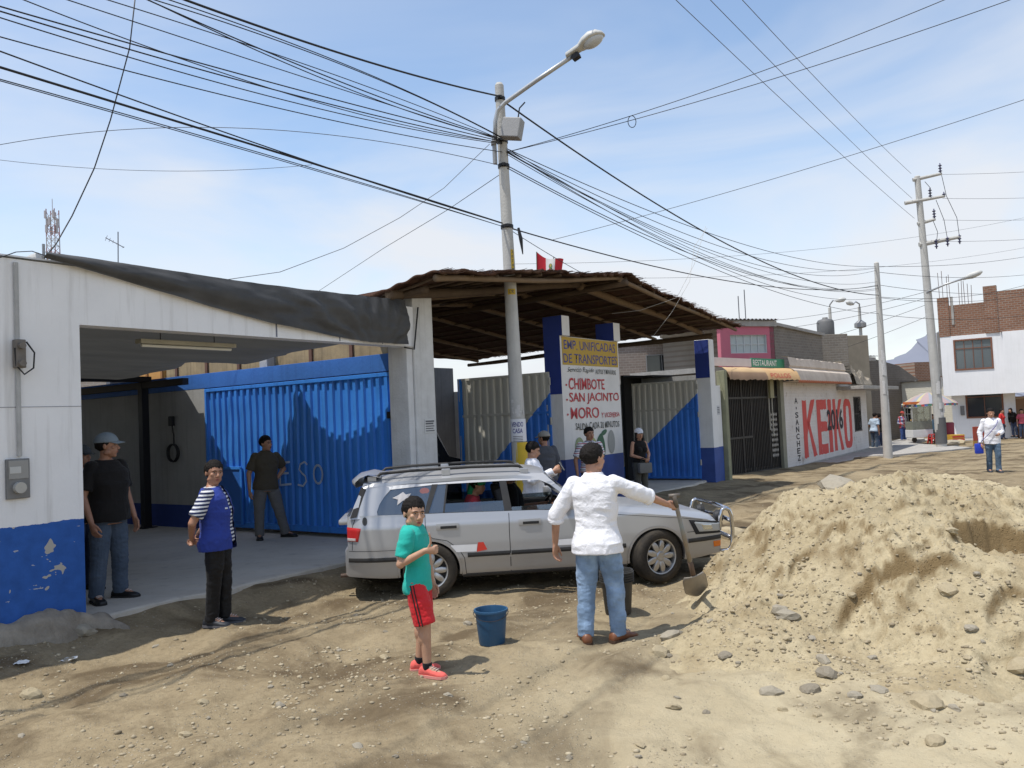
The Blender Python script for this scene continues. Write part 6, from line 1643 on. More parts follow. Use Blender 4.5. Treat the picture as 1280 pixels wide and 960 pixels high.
# cabin
M_seat = worn('seat_cloth', (.050, .050, .055), (.03, .03, .032), .9, 8, .4)
for x, w0 in ((1.02, .22), (.10, .0)):
    for s_ in (-1, 1):
        mb = MB(); y = s_*.34
        mb.bbox(x-.02, x+.48, y-.24, y+.24, .32, .50, .05); Mx = Matrix.Translation((x, y, .46)) @ Matrix.Rotation(R(-14), 4, 'Y')
        mb.bbox(-.10, .05, -.24, .24, .0, .50, .05, 0, Mx); st_o = mb.build('seat', M_seat, car, auto=60)
        mb = MB(); mb.bbox(-.08, .03, -.13, .13, .53, .70, .04, 0, Mx); mb.tube([(-.02, -.05, .48), (-.02, -.05, .56)], .008, 6, M=Mx); mb.build('headrest', M_seat, st_o, auto=60)
mb = MB(); mb.bbox(1.55, 1.95, -.68, .68, .62, .86, .05); mb.build('dashboard', M_trim, car, auto=50)
mb = MB(); mb.tube([tuple(Matrix.Translation((1.46, .34, .80)) @ Matrix.Rotation(R(-62), 4, 'Y') @ Vector((.17*math.cos(a), .17*math.sin(a), 0))) for a in np.linspace(0, 2*PI, 28)], .014, 8, cap=False); mb.tube([(1.46, .34, .80), (1.62, .34, .72)], .025, 8); mb.build('steering_wheel', M_trim, car, smooth=True)
# ------------------------------------------------------------------ buckets
bp = atz(615, 811, .0); bz = soil_s(bp.x, bp.y)
bk = thing('bucket', 'blue plastic bucket of water standing on the dirt beside the boy', 'bucket', (bp.x, bp.y+.10, bz-.005))
M_bk = worn('bucket_blue', (.018, .075, .16), (.03, .08, .14), .45, 6, .3)
mb = MB(); mb.lathe([(0, .0), (.108, 0), (.112, .01), (.136, .265), (.136, .27), (.147, .272), (.150, .285), (.147, .295), (.133, .295), (.130, .285), (.106, .02), (0, .015)], 40); mb.build('shell', M_bk, bk, auto=50)
mb = MB(); mb.lathe([(0, .215), (.1235, .215)], 40); mb.build('water', flat('bucket_water', (.10, .14, .16), .03, 0, .9), bk, fix=False)
mb = MB(); mb.tube([(.150*math.cos(a), .152*math.sin(a)*.98-.0, .27-.05*abs(math.sin(a))) for a in np.linspace(PI, 2*PI, 24)], .0035, 6); mb.build('handle', flat('wire_dark', (.06, .06, .07), .4, .6), bk)
bp = atz(775, 772, .0); bz = soil_s(bp.x, bp.y+.1)
bk = thing('bucket', 'black plastic bucket with ridged rim behind the legs of the digging man', 'bucket', (bp.x, bp.y+.12, bz-.01))
M_bk2 = worn('bucket_black', (.022, .023, .024), (.07, .065, .055), .55, 5, .6)
pr2 = [(0, 0), (.120, 0), (.125, .01), (.150, .30)]
for i in range(5): pr2 += [(.152+.002*i, .305+.022*i), (.168, .309+.022*i), (.168, .317+.022*i), (.153+.002*i, .321+.022*i)]
pr2 += [(.160, .418), (.150, .418), (.146, .40), (.115, .02), (0, .02)]
mb = MB(); mb.lathe(pr2, 40); mb.build('shell', M_bk2, bk, auto=40)
mb = MB(); mb.lathe([(0, .30), (.134, .31)], 30); mb.build('soil_fill', M_dirt, bk, fix=False)

# ------------------------------------------------------------------ shovel
SH0, SH1 = at(843, 622, 7.45), at(866, 716, 7.85)      # grip end, socket
SHD = (SH1-SH0); SHL = SHD.length; SHD.normalize()
sv = thing('shovel', 'worn round shovel with dirty wooden shaft stuck in the foot of the soil heap', 'shovel', tuple(SH1))
mb = MB(); mb.tube([SH0-SH1-SHD*.01, (SH0-SH1)*.5, Vector((0, 0, 0))], [.019, .021, .022], 12); mb.build('shaft', worn('shaft_wood', (.26, .20, .14), (.22, .34, .40), .7, 4, .6), sv, smooth=True)
mb = MB(); a = SH0-SH1; mb.tube([a+Vector((-.05, 0, .015)), a+Vector((.05, .0, .02))], .019, 10); mb.tube([a-SHD*.02, a+SHD*.10], [.022, .024], 10); mb.build('grip', worn('grip_steel', (.16, .14, .12), None, .6, 8, .5, .4), sv, smooth=True)
bx = SHD.cross(Vector((0, 1, 0))).normalized(); by = bx.cross(SHD).normalized()
rows = []
for i in range(14):
    u = i/13; wd = .115*min(1, .80+1.2*u)*(1-max(0, u-.70)**1.6*4.2); row = []
    for j in range(11):
        v = -1+2*j/10; p = SHD*(.02+.27*u)+bx*(v*wd)+by*(-.025*(1-v*v)+.03*u*u)
        row.append(p)
    rows.append(row)
mb = MB(); mb.grid(rows); bl = mb.build('blade', worn('blade_steel', (.34, .31, .27), (.22, .18, .13), .45, 7, .6, .5), sv, smooth=True, fix=False)
s_ = bl.modifiers.new('t', 'SOLIDIFY'); s_.thickness = .004
mb = MB(); mb.tube([Vector((0, 0, 0))-SHD*.14, SHD*.02, SHD*.10], [.024, .026, .012], 10); mb.build('socket', worn('socket_rust', (.15, .10, .07), None, .6, 8, .5, .4), sv, smooth=True)

# ------------------------------------------------------------------ food cart, stools, crates at the crossing
cp = at(1150, 555, 41.0); CS = 41/FPX
ct = thing('food_cart', 'white glass sided food cart under a faded parasol by the crossarm pole', 'cart', (cp.x, 41, -.14), .05)
mb = MB(); mb.bbox(-.52, .52, -.35, .35, .22, .60, .02); mb.build('base', worn('cart_white', (.66, .66, .66), None, .5, 4, .3), ct)
mb = MB(); mb.bbox(-.50, .50, -.34, .34, .602, 1.0, .01); mb.build('counter_panel', worn('cart_dark', (.16, .17, .14), (.30, .30, .26), .6, 9, .6), ct)
mb = MB()
for x in (-.5, .46):
    for y in (-.34, .30): mb.box(x, x+.04, y, y+.04, 1.0, 1.80)
mb.box(-.52, .52, -.36, .36, 1.80, 1.84); mb.box(-.5, .5, -.3, .3, 1.38, 1.40); mb.build('frame', flat('cart_steel', (.5, .5, .5), .35, .6), ct)
mb = MB(); mb.box(-.46, .46, -.335, -.33, 1.001, 1.799); mb.build('pane', thin_glass('cart_glass', (.6, .65, .65), .12, .2), ct)
mb = MB()
for i in range(7): mb.ell((-.38+.12*i, -.05, 1.07+.36*(i % 2)), .06, .07, .06, 10, 6)
mb.build('goods', worn('bread', (.45, .28, .12)), ct)
for x in (-.40, .40):
    mb = MB(); mb.lathe([(0, -.03), (.12, -.03), (.13, 0), (.12, .03), (0, .03)], 16, 0, Matrix.Translation((x, -.25, .12)) @ Matrix.Rotation(R(90), 4, 'X')); mb.build('wheel', M_tyre, ct)
mb = MB(); mb.box(-.6, .9, -.45, .25, 1.86, 1.98); mb.build('orange_valance', worn('valance', (.62, .17, .05), None, .8, 5, .3), ct)
us = thing('parasol', 'faded striped parasol over the food cart, tattered rim', 'parasol', (cp.x+.72, 41.3, -.14))
m, t, b = nt('parasol_cloth'); co = objco(t); s = sepz(t, co); a = math_(t, 'ARCTAN2', s[1], s[0]); f = math_(t, 'FRACT', math_(t, 'MULTIPLY', math_(t, 'ADD', a, 3.2), 4/ PI))
c = mixc(t, math_(t, 'GREATER_THAN', f, .5), (.36, .27, .27), (.27, .28, .32)); c = mixc(t, math_(t, 'GREATER_THAN', f, .80), c, (.46, .41, .22)); L(t, c, b.inputs['Base Color']); b.inputs['Roughness'].default_value = .85
rows = []
for r_, z in ((.02, 2.42), (.35, 2.36), (.75, 2.20), (1.10, 1.98), (1.27, 1.82)): rows.append([(r_*math.cos(2*PI*j/48)*(1-.02*(j % 6 == 0)), r_*math.sin(2*PI*j/48), z+(.04*abs(math.sin(4*2*PI*j/48)) if r_ > 1.2 else 0)) for j in range(48)])
mb = MB(); mb.grid(rows, 0, True); mb.build('canopy', m, us, smooth=True)
rows = [[(1.27*math.cos(2*PI*j/48), 1.27*math.sin(2*PI*j/48), z) for j in range(48)] for z in (1.83, 1.72)]
rows[1] = [(p[0], p[1], 1.70+.06*abs(math.sin(j*1.3))) for j, p in enumerate(rows[1])]
m2, t, b = nt('parasol_rim'); s = sepz(t, objco(t)); a = math_(t, 'ARCTAN2', s[1], s[0]); f = math_(t, 'FRACT', math_(t, 'MULTIPLY', a, 2.6)); L(t, mixc(t, math_(t, 'GREATER_THAN', f, .6), mixc(t, math_(t, 'GREATER_THAN', f, .3), (.50, .06, .06), (.10, .16, .40)), (.08, .22, .14)), b.inputs['Base Color'])
mb = MB(); mb.grid(rows, 0, True); mb.build('valance', m2, us)
MB().tube([(0, 0, 0), (0, 0, 2.42)], .025, 8).build('pole', M_steel, us)
M_stool = flat('stool_red', (.50, .04, .035), .45)
for px, py, Y, lab in ((1078, 561, 37, 'red plastic stool against the painted wall end'), (1167, 554, 40.4, 'red plastic stool beside the food cart')):
    p = at(px, py, Y); s0 = thing('stool', lab, 'stool', (p.x, Y, p.z)); H_s = .45
    mb = MB(); mb.bbox(-.15, .15, -.15, .15, H_s-.03, H_s, .008); mb.build('seat', M_stool, s0)
    for sx_ in (-1, 1):
        for sy_ in (-1, 1):
            mb = MB(); mb.loft([[(sx_*a_+dx_, sy_*a_+dy_, z) for dx_, dy_ in ((-.03, -.02), (.03, -.02), (.03, .02), (-.03, .02))] for a_, z in ((.19, 0), (.13, H_s-.031))]); mb.build('leg', M_stool, s0)
    mb = MB()
    for q in (-1, 1): mb.box(-.15, .15, q*.155-.008, q*.155+.008, .2, .26); mb.box(q*.155-.008, q*.155+.008, -.15, .15, .2, .26)
    mb.build('stretcher', M_stool, s0)
p = at(1195, 552, 40); b0 = thing('crate', 'red and yellow bottle crate on the pavement right of the crossarm pole', 'crate', (p.x, 40, p.z), .1)
mb = MB(); mb.bbox(-.33, .33, -.2, .2, 0, .34, .01); mb.build('shell', flat('crate_yellow', (.55, .33, .05), .6), b0)
mb = MB(); mb.box(-.30, .30, -.206, -.202, .06, .15); mb.box(-.30, .30, -.206, -.202, .20, .28); mb.build('band', M_stool, b0)
p = at(1187, 551, 40.6); b0 = thing('barrel', 'dark red barrel behind the bottle crate by the crossarm pole', 'barrel', (p.x, 40.6, p.z))
mb = MB(); mb.lathe([(0, 0), (.22, 0), (.24, .3), (.25, .85), (.22, .9), (0, .9)], 18); mb.build('shell', flat('barrel_red', (.22, .03, .05), .6), b0, smooth=True)
p = at(1225, 558, 35); bn = thing('notice_board', 'dark red standing board with yellow foot on the dirt before the white house', 'board', (p.x, 35, p.z), .05)
zt = at(1225, 533, 35).z-p.z; wd = 8*35/FPX
mb = MB(); mb.bbox(-wd, wd, -.02, .02, .25, zt, .01); mb.build('panel', worn('board_red', (.34, .06, .035), (.26, .05, .03), .7, 4, .5), bn)
mb = MB(); mb.box(-wd, wd, -.03, .03, .04, .248); mb.build('foot', flat('board_gold', (.35, .2, .05)), bn)
# low rubble by the kerb
for i, (px, py, Y, r_) in enumerate([(1188, 556, 38, .35), (1200, 557, 38.5, .3), (1176, 557, 36.5, .25), (1195, 559, 36, .2)]):
    p = at(px, py, Y); o = bpy.data.objects.new('stone', tpl[i]); COL.objects.link(o); o.location = (p.x, Y, float(ground(p.x, Y))+r_*.2); o.scale = (r_,)*3; o.rotation_euler = (0, 0, i*1.3)
    tag(o, 'lump of rubble at the far kerb near the crossarm pole', 'stone', 'rubble at the far kerb')
# scraps of paper litter
for px, py, lab in ((86, 828, 'crumpled white paper scrap on the dirt at far left'), (383, 702, 'pale crumpled plastic bag at the edge of the yard floor'), (28, 832, 'small white paper scrap at the left picture edge')):
    p = hit(px, py); z = soil_s(p.x, p.y); rows = [[(.026*(i-2)+.006*rng.standard_normal(), .022*(j-2)+.006*rng.standard_normal(), .006+.022*rng.random()) for j in range(5)] for i in range(5)]
    mb = MB(); mb.grid(rows); o = mb.build('litter', flat('litter_white', (.70, .70, .68), .8), loc=(p.x, p.y, z)); tag(o, lab, 'litter')
# ------------------------------------------------------------------ people
def skin_mat(name, c):
    m, t, b = nt(name); co = objco(t); n = noise(t, co, 14, 5, .6); n2 = noise(t, co, 120, 3)
    L(t, mixc(t, math_(t, 'MULTIPLY', ramp(t, n, .35, .75), .45), c, (c[0]*.72, c[1]*.62, c[2]*.58)), b.inputs['Base Color'])
    b.inputs['Roughness'].default_value = .48; b.inputs['Specular IOR Level'].default_value = .35
    b.inputs['Subsurface Weight'].default_value = .08; b.inputs['Subsurface Radius'].default_value = (.02, .008, .004)
    bump(t, b, n2, .12, .004); return m
SK = [skin_mat('skin_a', (.44, .245, .16)), skin_mat('skin_b', (.36, .19, .122)), skin_mat('skin_c', (.47, .28, .185))]
def cloth(name, c, c2=None, kind='plain', period=.06, fade=0.0, rough=.85, cols=None, wr=.35):
    m, t, b = nt(name); co = objco(t); s = sepz(t, co); n = noise(t, co, 9, 6, .62); n2 = noise(t, objco(t, (1, 1, .5)), 260, 2)
    base = mixc(t, math_(t, 'MULTIPLY', ramp(t, n, .35, .75), .35), c, c2 or tuple(v*.7 for v in c))
    if kind == 'stripes':
        f = math_(t, 'FRACT', math_(t, 'ADD', math_(t, 'DIVIDE', math_(t, 'ADD', s[2], math_(t, 'MULTIPLY', n, .012)), period), 20))
        for lo, hi, col in cols:
            g = math_(t, 'MULTIPLY', math_(t, 'GREATER_THAN', f, lo), math_(t, 'LESS_THAN', f, hi)); base = mixc(t, g, base, col)
    if kind == 'plaid':
        f = math_(t, 'FRACT', math_(t, 'ADD', math_(t, 'DIVIDE', s[2], period), 20)); g = math_(t, 'FRACT', math_(t, 'ADD', math_(t, 'DIVIDE', s[0], period), 20))
        base = mixc(t, math_(t, 'GREATER_THAN', f, .55), base, cols[0]); base = mixc(t, math_(t, 'GREATER_THAN', g, .6), base, cols[1])
    if kind == 'sidestripe':
        pass
    if fade:
        big = noise(t, co, 4.5, 4, .6); base = mixc(t, math_(t, 'MULTIPLY', ramp(t, big, .42, .66), fade), base, tuple(min(1, v*1.7+.03) for v in c))
    L(t, base, b.inputs['Base Color']); b.inputs['Roughness'].default_value = rough; b.inputs['Specular IOR Level'].default_value = .2
    b.inputs['Sheen Weight'].default_value = .08
    bump(t, b, math_(t, 'ADD', noise(t, co, 22, 4, .55, dist=.8), math_(t, 'MULTIPLY', n2, .15)), wr, .018); return m
M_hair = worn('black_hair', (.010, .0085, .008), (.020, .015, .012), .6, 40, .6, 0, .55, 120, .15)
M_lip = flat('lips', (.26, .085, .07), .5); M_eyew = flat('eye_white', (.34, .31, .28), .3); M_eyed = flat('eye_dark', (.012, .008, .006), .2); M_brow = flat('brow', (.015, .012, .010), .9)
TZ = [.455, .50, .54, .58, .62, .66, .70, .74, .775, .80, .818, .834, .85]
TX = [.086, .097, .095, .087, .083, .088, .096, .102, .104, .095, .074, .050, .037]
TY = [.060, .066, .064, .060, .059, .062, .067, .068, .064, .056, .048, .042, .037]
TF = [-.004, -.006, 0, .004, .007, .007, .006, .003, 0, -.004, -.007, -.009, -.008]

def limb(mb, pts, rs, n=14, cap0=True, cap1=True, flat=1.0):
    """tapered limb through joints, rounded at the ends asked for"""
    P = []; Rr = []
    for i in range(len(pts)-1):
        a, b_ = Vector(pts[i]), Vector(pts[i+1]); k = 5
        for q in range(k):
            u = q/k; P.append(a.lerp(b_, u)); Rr.append(rs[i]+(rs[i+1]-rs[i])*u)
    P.append(Vector(pts[-1])); Rr.append(rs[-1])
    mb.tube(P, Rr, n)
    for i in range(len(pts)):
        if (i == 0 and not cap0) or (i == len(pts)-1 and not cap1): continue
        r = rs[i]; mb.ell(pts[i], r, r, r, 14, 10)
def hand(mb, w_, d, s, right, curl, H, thumb='side', spread=1.0):
    """palm, four bent fingers and a thumb; d points along the hand, s to the thumb side"""
    d = Vector(d).normalized(); s = Vector(s); s = (s-d*s.dot(d)).normalized(); n = s.cross(d) if right else d.cross(s); n.normalize(); w_ = Vector(w_); S = H*.108
    rings = []
    for u, hw, th in ((-.10, .15, .125), (.0, .16, .12), (.15, .20, .11), (.32, .225, .10), (.47, .22, .085)):
        c = w_+d*(u*S); rings.append([c+s*(hw*S*math.cos(a))+n*(th*S*math.sin(a)) for a in np.linspace(0, 2*PI, 14, endpoint=False)])
    mb.loft(rings)
    for i, (off, ln) in enumerate(((.165, .44), (.055, .50), (-.055, .46), (-.16, .36))):
        p = w_+d*(.43*S)+s*(off*S*spread); dirv = (d+s*(off*.25)).normalized(); a = 0; pts = [p-d*.08*S, p]
        for q, fr in enumerate((.42, .33, .25)):
            a += R(curl)*(1.0 if q else .8); dv = dirv*math.cos(a)+n*math.sin(a); p = p+dv*(ln*S*fr); pts.append(p)
        limb(mb, pts, [.058*S, .058*S, .054*S, .050*S, .042*S], 8)
    b0 = w_+d*(.10*S)+s*(.13*S)
    if thumb == 'side': p1 = b0+(s*.55+d*.75+n*.25).normalized()*(.24*S); p2 = p1+(d*.9+s*.15+n*.35).normalized()*(.20*S); p3 = p2+(d*.95+n*.4).normalized()*(.14*S)
    elif thumb == 'up': p1 = b0+(s*.85+d*.5).normalized()*(.26*S); p2 = p1+(s*1.0+d*.1).normalized()*(.30*S); p3 = p2+(s*1.0-d*.12).normalized()*(.26*S)
    else: p1 = b0+(s*.35+d*.7+n*.6).normalized()*(.22*S); p2 = p1+(d*.6+n*.75-s*.15).normalized()*(.18*S); p3 = p2+(n*.6+d*.5-s*.4).normalized()*(.13*S)
    limb(mb, [b0, p1, p2, p3], [.075*S, .066*S, .056*S, .046*S], 8)
def displace(me, amp, sc=(1, 1, 1), seed=0, octv=4, ridge=False, lo=-.25):
    V = coords(me); Nn = normals(me)
    f = fbm(V[:, 0]*sc[0]+seed, V[:, 1]*sc[1], V[:, 2]*sc[2], octv=octv, seed=seed)
    if ridge: f = .5-np.abs(f)*1.4
    f = np.clip(f, lo, 2)
    setco(me, V+Nn*(amp*f)[:, None])

def person(label, loc, rz, H, *, skin=0, J=None, lean=0, bend=0, twist=0, head=(0, 0, 0), top=None, bottom=None, vest=None, shoes=None, socks=None, hair='short', cap=None, female=False,
           hands=None, fat=1.0, vox=.0055, detail=True, group=None, foot=(8, -8), shadowless=False, sleeves=None, name='person', belt=None, hs_=.150):
    o = thing(name, label, 'person', loc, rz, group)
    j = {'hl': (.050, 0, .515), 'hr': (-.050, 0, .515), 'kl': (.056, .012, .285), 'kr': (-.056, .012, .285), 'al': (.060, -.012, .045), 'ar': (-.060, -.012, .045),
         'sl': (.104, -.004, .800), 'sr': (-.104, -.004, .800), 'el': (.138, -.02, .630), 'er': (-.138, -.02, .630), 'wl': (.142, .022, .480), 'wr': (-.142, .022, .480)}
    if female: j['sl'] = (.092, -.004, .80); j['sr'] = (-.092, -.004, .80)
    j.update(J or {})
    piv = Vector((0, 0, .52*H)); off = Vector(j.get('pelvis', (0, 0, 0)))*H; off = Vector((off.x, -off.y, off.z))
    Ml = Matrix.Translation(piv+off) @ Matrix.Rotation(R(twist), 4, 'Z') @ Matrix.Rotation(R(lean), 4, 'X') @ Matrix.Rotation(R(bend), 4, 'Y') @ Matrix.Translation(-piv)
    loc_ = lambda p: Vector((p[0]*H, -p[1]*H, p[2]*H))
    q = {}
    for k, p in j.items():
        if k == 'pelvis': continue
        v = loc_(p)
        if k in ('sl', 'sr'): v = Ml @ v
        elif k in ('hl', 'hr'): v = v+off
        elif k in ('el', 'er', 'wl', 'wr') and k not in (J or {}): v = Ml @ v
        q[k] = v
    def torso(grow=0.0, z0=.455, z1=.85, loose=1.0, flare=0.0, zs_=None):
        rings = []
        zs = list(np.linspace(z0, z1, 16))
        for z in zs:
            rx = float(np.interp(z, TZ, TX))*(fat if z < .78 else 1+(fat-1)*.4); ry = float(np.interp(z, TZ, TY))*(fat*1.06 if fat > 1 and z < .70 else 1)*(fat if z < .78 else 1); f = float(np.interp(z, TZ, TF))
            if female: rx *= (.90 if z > .6 else 1.04)
            k = sstep(.80, .60, z); rx = rx*(1+(loose-1)*k)+grow+flare*max(0, .56-z); ry = ry*(1+(loose-1)*k)+grow+flare*max(0, .56-z)
            e = 2.3; ring = []
            for a in np.linspace(0, 2*PI, 28, endpoint=False):
                c_, s_ = math.cos(a), math.sin(a)
                ring.append(Ml @ Vector((H*rx*math.copysign(abs(c_)**(2/e), c_), -H*f+H*ry*math.copysign(abs(s_)**(2/e), s_), H*z)))
            rings.append(ring)
        return rings
    # ---- the body, one skin
    mb = MB(); mb.loft(torso(-.007 if top else 0))
    for s_ in 'lr':
        limb(mb, [q['s'+s_], q['e'+s_], q['w'+s_]], [.029*H, .0245*H, .0165*H])
        limb(mb, [q['h'+s_], q['k'+s_], q['a'+s_]], [.049*H, .034*H, .023*H])
        kc = q['k'+s_].lerp(q['a'+s_], .28); mb.ell(kc+Vector((0, .010*H, 0)), .032*H, .034*H, .06*H)
        a = q['a'+s_]; fy = R(foot[0 if s_ == 'l' else 1]); fd = Vector((math.sin(fy), -math.cos(fy), 0)); 
        limb(mb, [a, a+fd*.05*H-Vector((0, 0, .018*H)), a+fd*.085*H-Vector((0, 0, .028*H))], [.022*H, .020*H, .014*H])
    if female:
        for s_ in (-1, 1): mb.ell(Ml @ Vector((s_*.042*H, -.066*H, .715*H)), .036*H, .030*H, .034*H)
    hh = H*hs_; nb = Ml @ Vector((0, .008*H, .835*H))
    hc0 = Ml @ Vector((0, -.014*H, H-.535*hh)); 
    hy, hp, hr_ = head
    Mhd = Matrix.Translation(hc0) @ Matrix.Rotation(R(hy), 4, 'Z') @ Matrix.Rotation(R(hp), 4, 'X') @ Matrix.Rotation(R(hr_), 4, 'Y') @ Matrix.Diagonal((hh, hh, hh, 1))
    hd = lambda x, y, z: Mhd @ Vector((x, -y, z))         # x to the left ear, y out of the face, z up, in head heights
    limb(mb, [nb-Vector((0, 0, .02*H)), Mhd @ Vector((0, .08, -.22))], [.036*H, .032*H])
    hm = MB()
    hm.ell((0, .05, .12), .325, .40, .37, 24, 18); hm.ell((0, -.10, -.16), .255, .265, .31, 20, 14); hm.ell((0, -.22, -.39), .115, .10, .085)
    hm.ell((0, -.285, .10), .215, .075, .055); hm.tube([(0, -.31, .06), (0, -.375, -.04), (0, -.425, -.125)], [.034, .045, .058], 10); hm.ell((0, -.405, -.13), .062, .06, .045)
    for s_ in (-1, 1):
        hm.ell((s_*.05, -.375, -.145), .035, .04, .03); hm.ell((s_*.165, -.24, -.07), .09, .08, .08); hm.ell((s_*.335, .03, -.02), .030, .065, .115); hm.ell((s_*.22, -.02, -.26), .07, .14, .10)
    hm.ell((0, -.345, -.235), .085, .035, .022); hm.ell((0, -.338, -.275), .075, .035, .024)
    mb.add([Mhd @ Vector(v) for v in hm.v], hm.f)
    hs = hands or {}
    for s_ in 'lr':
        h_ = {'curl': 22, 'thumb': 'side'}; h_.update(hs.get(s_, {}))
        d_ = h_.get('d', None); w_ = q['w'+s_]; fa = (w_-q['e'+s_]).normalized()
        d_ = Vector((d_[0], -d_[1], d_[2])) if d_ else (fa+Vector((0, 0, -.15))).normalized()
        sv_ = h_.get('s', None); sv_ = Vector((sv_[0], -sv_[1], sv_[2])) if sv_ else Vector((0, -1, 0)) 
        if abs(sv_.normalized().dot(d_)) > .95: sv_ = Vector((0, 0, 1))
        hand(mb, w_+d_*.012*H, d_, sv_, s_ == 'r', h_['curl'], H, h_['thumb'])
    me = remesh(mb, vox, 3, .5); me.materials.clear()
    link('body', me, SK[skin], o, smooth=True)
    # ---- face
    if detail:
        for s_ in (-1, 1):
            mb = MB(); mb.ell((0, 0, 0), .050, .028, .017, 12, 8, 0); mb.ell((0, -.014, .001), .026, .020, .0175, 10, 8, 1)
            mb.v = [tuple(Mhd @ (Vector(v)+Vector((s_*.125, -.318, .032)))) for v in mb.v]; mb.build('eye', [M_eyew, M_eyed], o, smooth=True)
            mb = MB(); mb.tube([hd(s_*.05, .368, .085), hd(s_*.12, .362, .108), hd(s_*.20, .318, .085)], [.014*hh, .019*hh, .010*hh], 6); mb.build('eyebrow', M_brow, o)
        mb = MB(); mb.ell((0, 0, 0), .085, .022, .020, 14, 8); mb.ell((0, .004, -.032), .072, .022, .018, 14, 8); mb.v = [tuple(Mhd @ (Vector(v)+Vector((0, -.366, -.240)))) for v in mb.v]; mb.build('mouth', M_lip, o, smooth=True)
    # ---- hair and cap
    def shell(sc, lim, amp, name, mat, soft=.05, inner=.90, ragged=.0, taper=0, mid=(0, .05, .12), rad=(.325, .40, .37), nz=3.0):
        nu, nv = 60, 44; rows = []
        for i in range(nv+1):
            th = PI*i/nv; row = []
            for k in range(nu):
                ph = 2*PI*k/nu; u = Vector((math.sin(th)*math.cos(ph), math.sin(th)*math.sin(ph), math.cos(th)))
                p = Vector((mid[0]+rad[0]*u.x, mid[1]+rad[1]*u.y, mid[2]+rad[2]*u.z)); fw_ = -p.y
                k_ = float(sstep(-soft, soft, p.z-lim(fw_, abs(p.x))+ragged*float(vnoise(u.x*11+H, u.y*11, 1, 4)))); nn = amp*(float(vnoise(u.x*nz*3+H*9, u.y*nz*3, u.z*nz*1.2, 7))+.6*float(vnoise(u.x*nz*8, u.y*nz*8, u.z*nz*3, 8)))
                dl = p.z-lim(fw_, abs(p.x)); sce = 1.015+(sc-1.015)*float(sstep(-.02, taper, dl)) if taper else sc; s_ = inner+(sce+nn*(.35+.65*float(sstep(0, .3, dl)))-inner)*k_; row.append(tuple(Mhd @ Vector((mid[0]+rad[0]*u.x*s_, mid[1]+rad[1]*u.y*s_, mid[2]+rad[2]*u.z*s_))))
            rows.append(row)
        mb = MB(); mb.grid(rows, 0, True); return mb.build(name, mat, o, smooth=True)
    if hair == 'short':
        shell(1.17 if not cap else 1.10, lambda f, x: float(np.interp(f, [-.4, -.15, -.03, .04, .14, .24, .35], [-.30, -.26, -.14, -.02, .12, .17, .20])), .062, 'hair', M_hair, ragged=.075, nz=5.5, taper=.42)
    elif hair == 'long':
        ho = shell(1.13, lambda f, x: float(np.interp(f, [-.4, .0, .12, .25, .35], [-.4, -.35, .0, .18, .22])), .03, 'hair', M_hair)
        mb = MB(); limb(mb, [hd(0, -.25, .1), hd(0, -.30, -.4), hd(0, -.30, -1.0)], [.30*hh, .28*hh, .14*hh])
        for s_ in (-1, 1): limb(mb, [hd(s_*.27, -.02, 0), hd(s_*.30, .02, -.45), hd(s_*.28, .1, -.95)], [.12*hh, .11*hh, .06*hh])
        mh = remesh(mb, .008, 3); displace(mh, .012, (30, 30, 4), 3); link('hair_length', mh, M_hair, o, smooth=True)
    if cap:
        shell(1.19, lambda f, x: .13, .006, 'cap', cap, .02, .85)
        rows = []
        for i in range(13):
            u = -1+2*i/12; rows.append([tuple(hd(u*.30*(1-.12*v), .34+.33*v*(1-.75*u*u)-.16*u*u*(1-v), .20-.09*v-.05*u*u+.0*v)) for v in np.linspace(0, 1, 7)])
        mb = MB(); mb.grid(rows); br_ = mb.build('cap_brim', cap, o, smooth=True, fix=False); md = br_.modifiers.new('t', 'SOLIDIFY'); md.thickness = .006
    # ---- clothes
    cv = max(vox, .007)
    if bottom:
        mb = MB(); lo = bottom.get('loose', 1.18); mb.loft(torso(.006, .462, .60 if not bottom.get('waist') else bottom['waist'], 1.0)); cut = bottom.get('cut', None)
        for s_ in 'lr':
            h_, k_, a_ = q['h'+s_], q['k'+s_], q['a'+s_]
            if cut is None: pts = [h_, h_.lerp(k_, .5), k_, k_.lerp(a_, .5), a_+Vector((0, 0, -.012*H))]; rs = [.058*H, .050*H*lo*.96, .039*H*lo, .035*H*lo*1.02, .034*H*lo]
            else: pts = [h_, h_.lerp(k_, .5), h_.lerp(k_, cut)]; rs = [.060*H, .054*H*lo, .052*H*lo]
            limb(mb, pts, rs, 16, True, False)
        me = remesh(mb, cv, 3); displace(me, bottom.get('wr', .007), (8, 8, 14), int(H*100), 3); displace(me, .0035, (20, 20, 34), 5, 2, True)
        bo = link('trousers' if cut is None else 'shorts', me, bottom['mat'], o, smooth=True)
        if bottom.get('stripe'):
            for s_ in 'lr':
                h_, k_ = q['h'+s_], q['k'+s_]; sd = Vector(((1 if s_ == 'l' else -1), 0, 0))
                for dy_ in (-.012, .012):
                    V_ = coords(me)
                    pts = []
                    for u in np.linspace(0, (cut or 1)*1.0, 14):
                        c_ = h_.lerp(k_, u); m_ = (np.abs(V_[:, 2]-c_.z) < .012) & (np.abs(V_[:, 1]-(c_.y+dy_)) < .012) & (V_[:, 0]*sd.x > 0)
                        x_ = (V_[m_, 0]*sd.x).max() if m_.any() else abs(c_.x)+.06*H
                        pts.append((sd.x*(x_+.001), c_.y+dy_, c_.z))
                    mb = MB(); mb.grid([[(p[0], p[1]-.005, p[2]), (p[0]+sd.x*.003, p[1], p[2]), (p[0], p[1]+.005, p[2])] for p in pts]); mb.build('side_stripe', bottom['stripe'], bo, smooth=True)
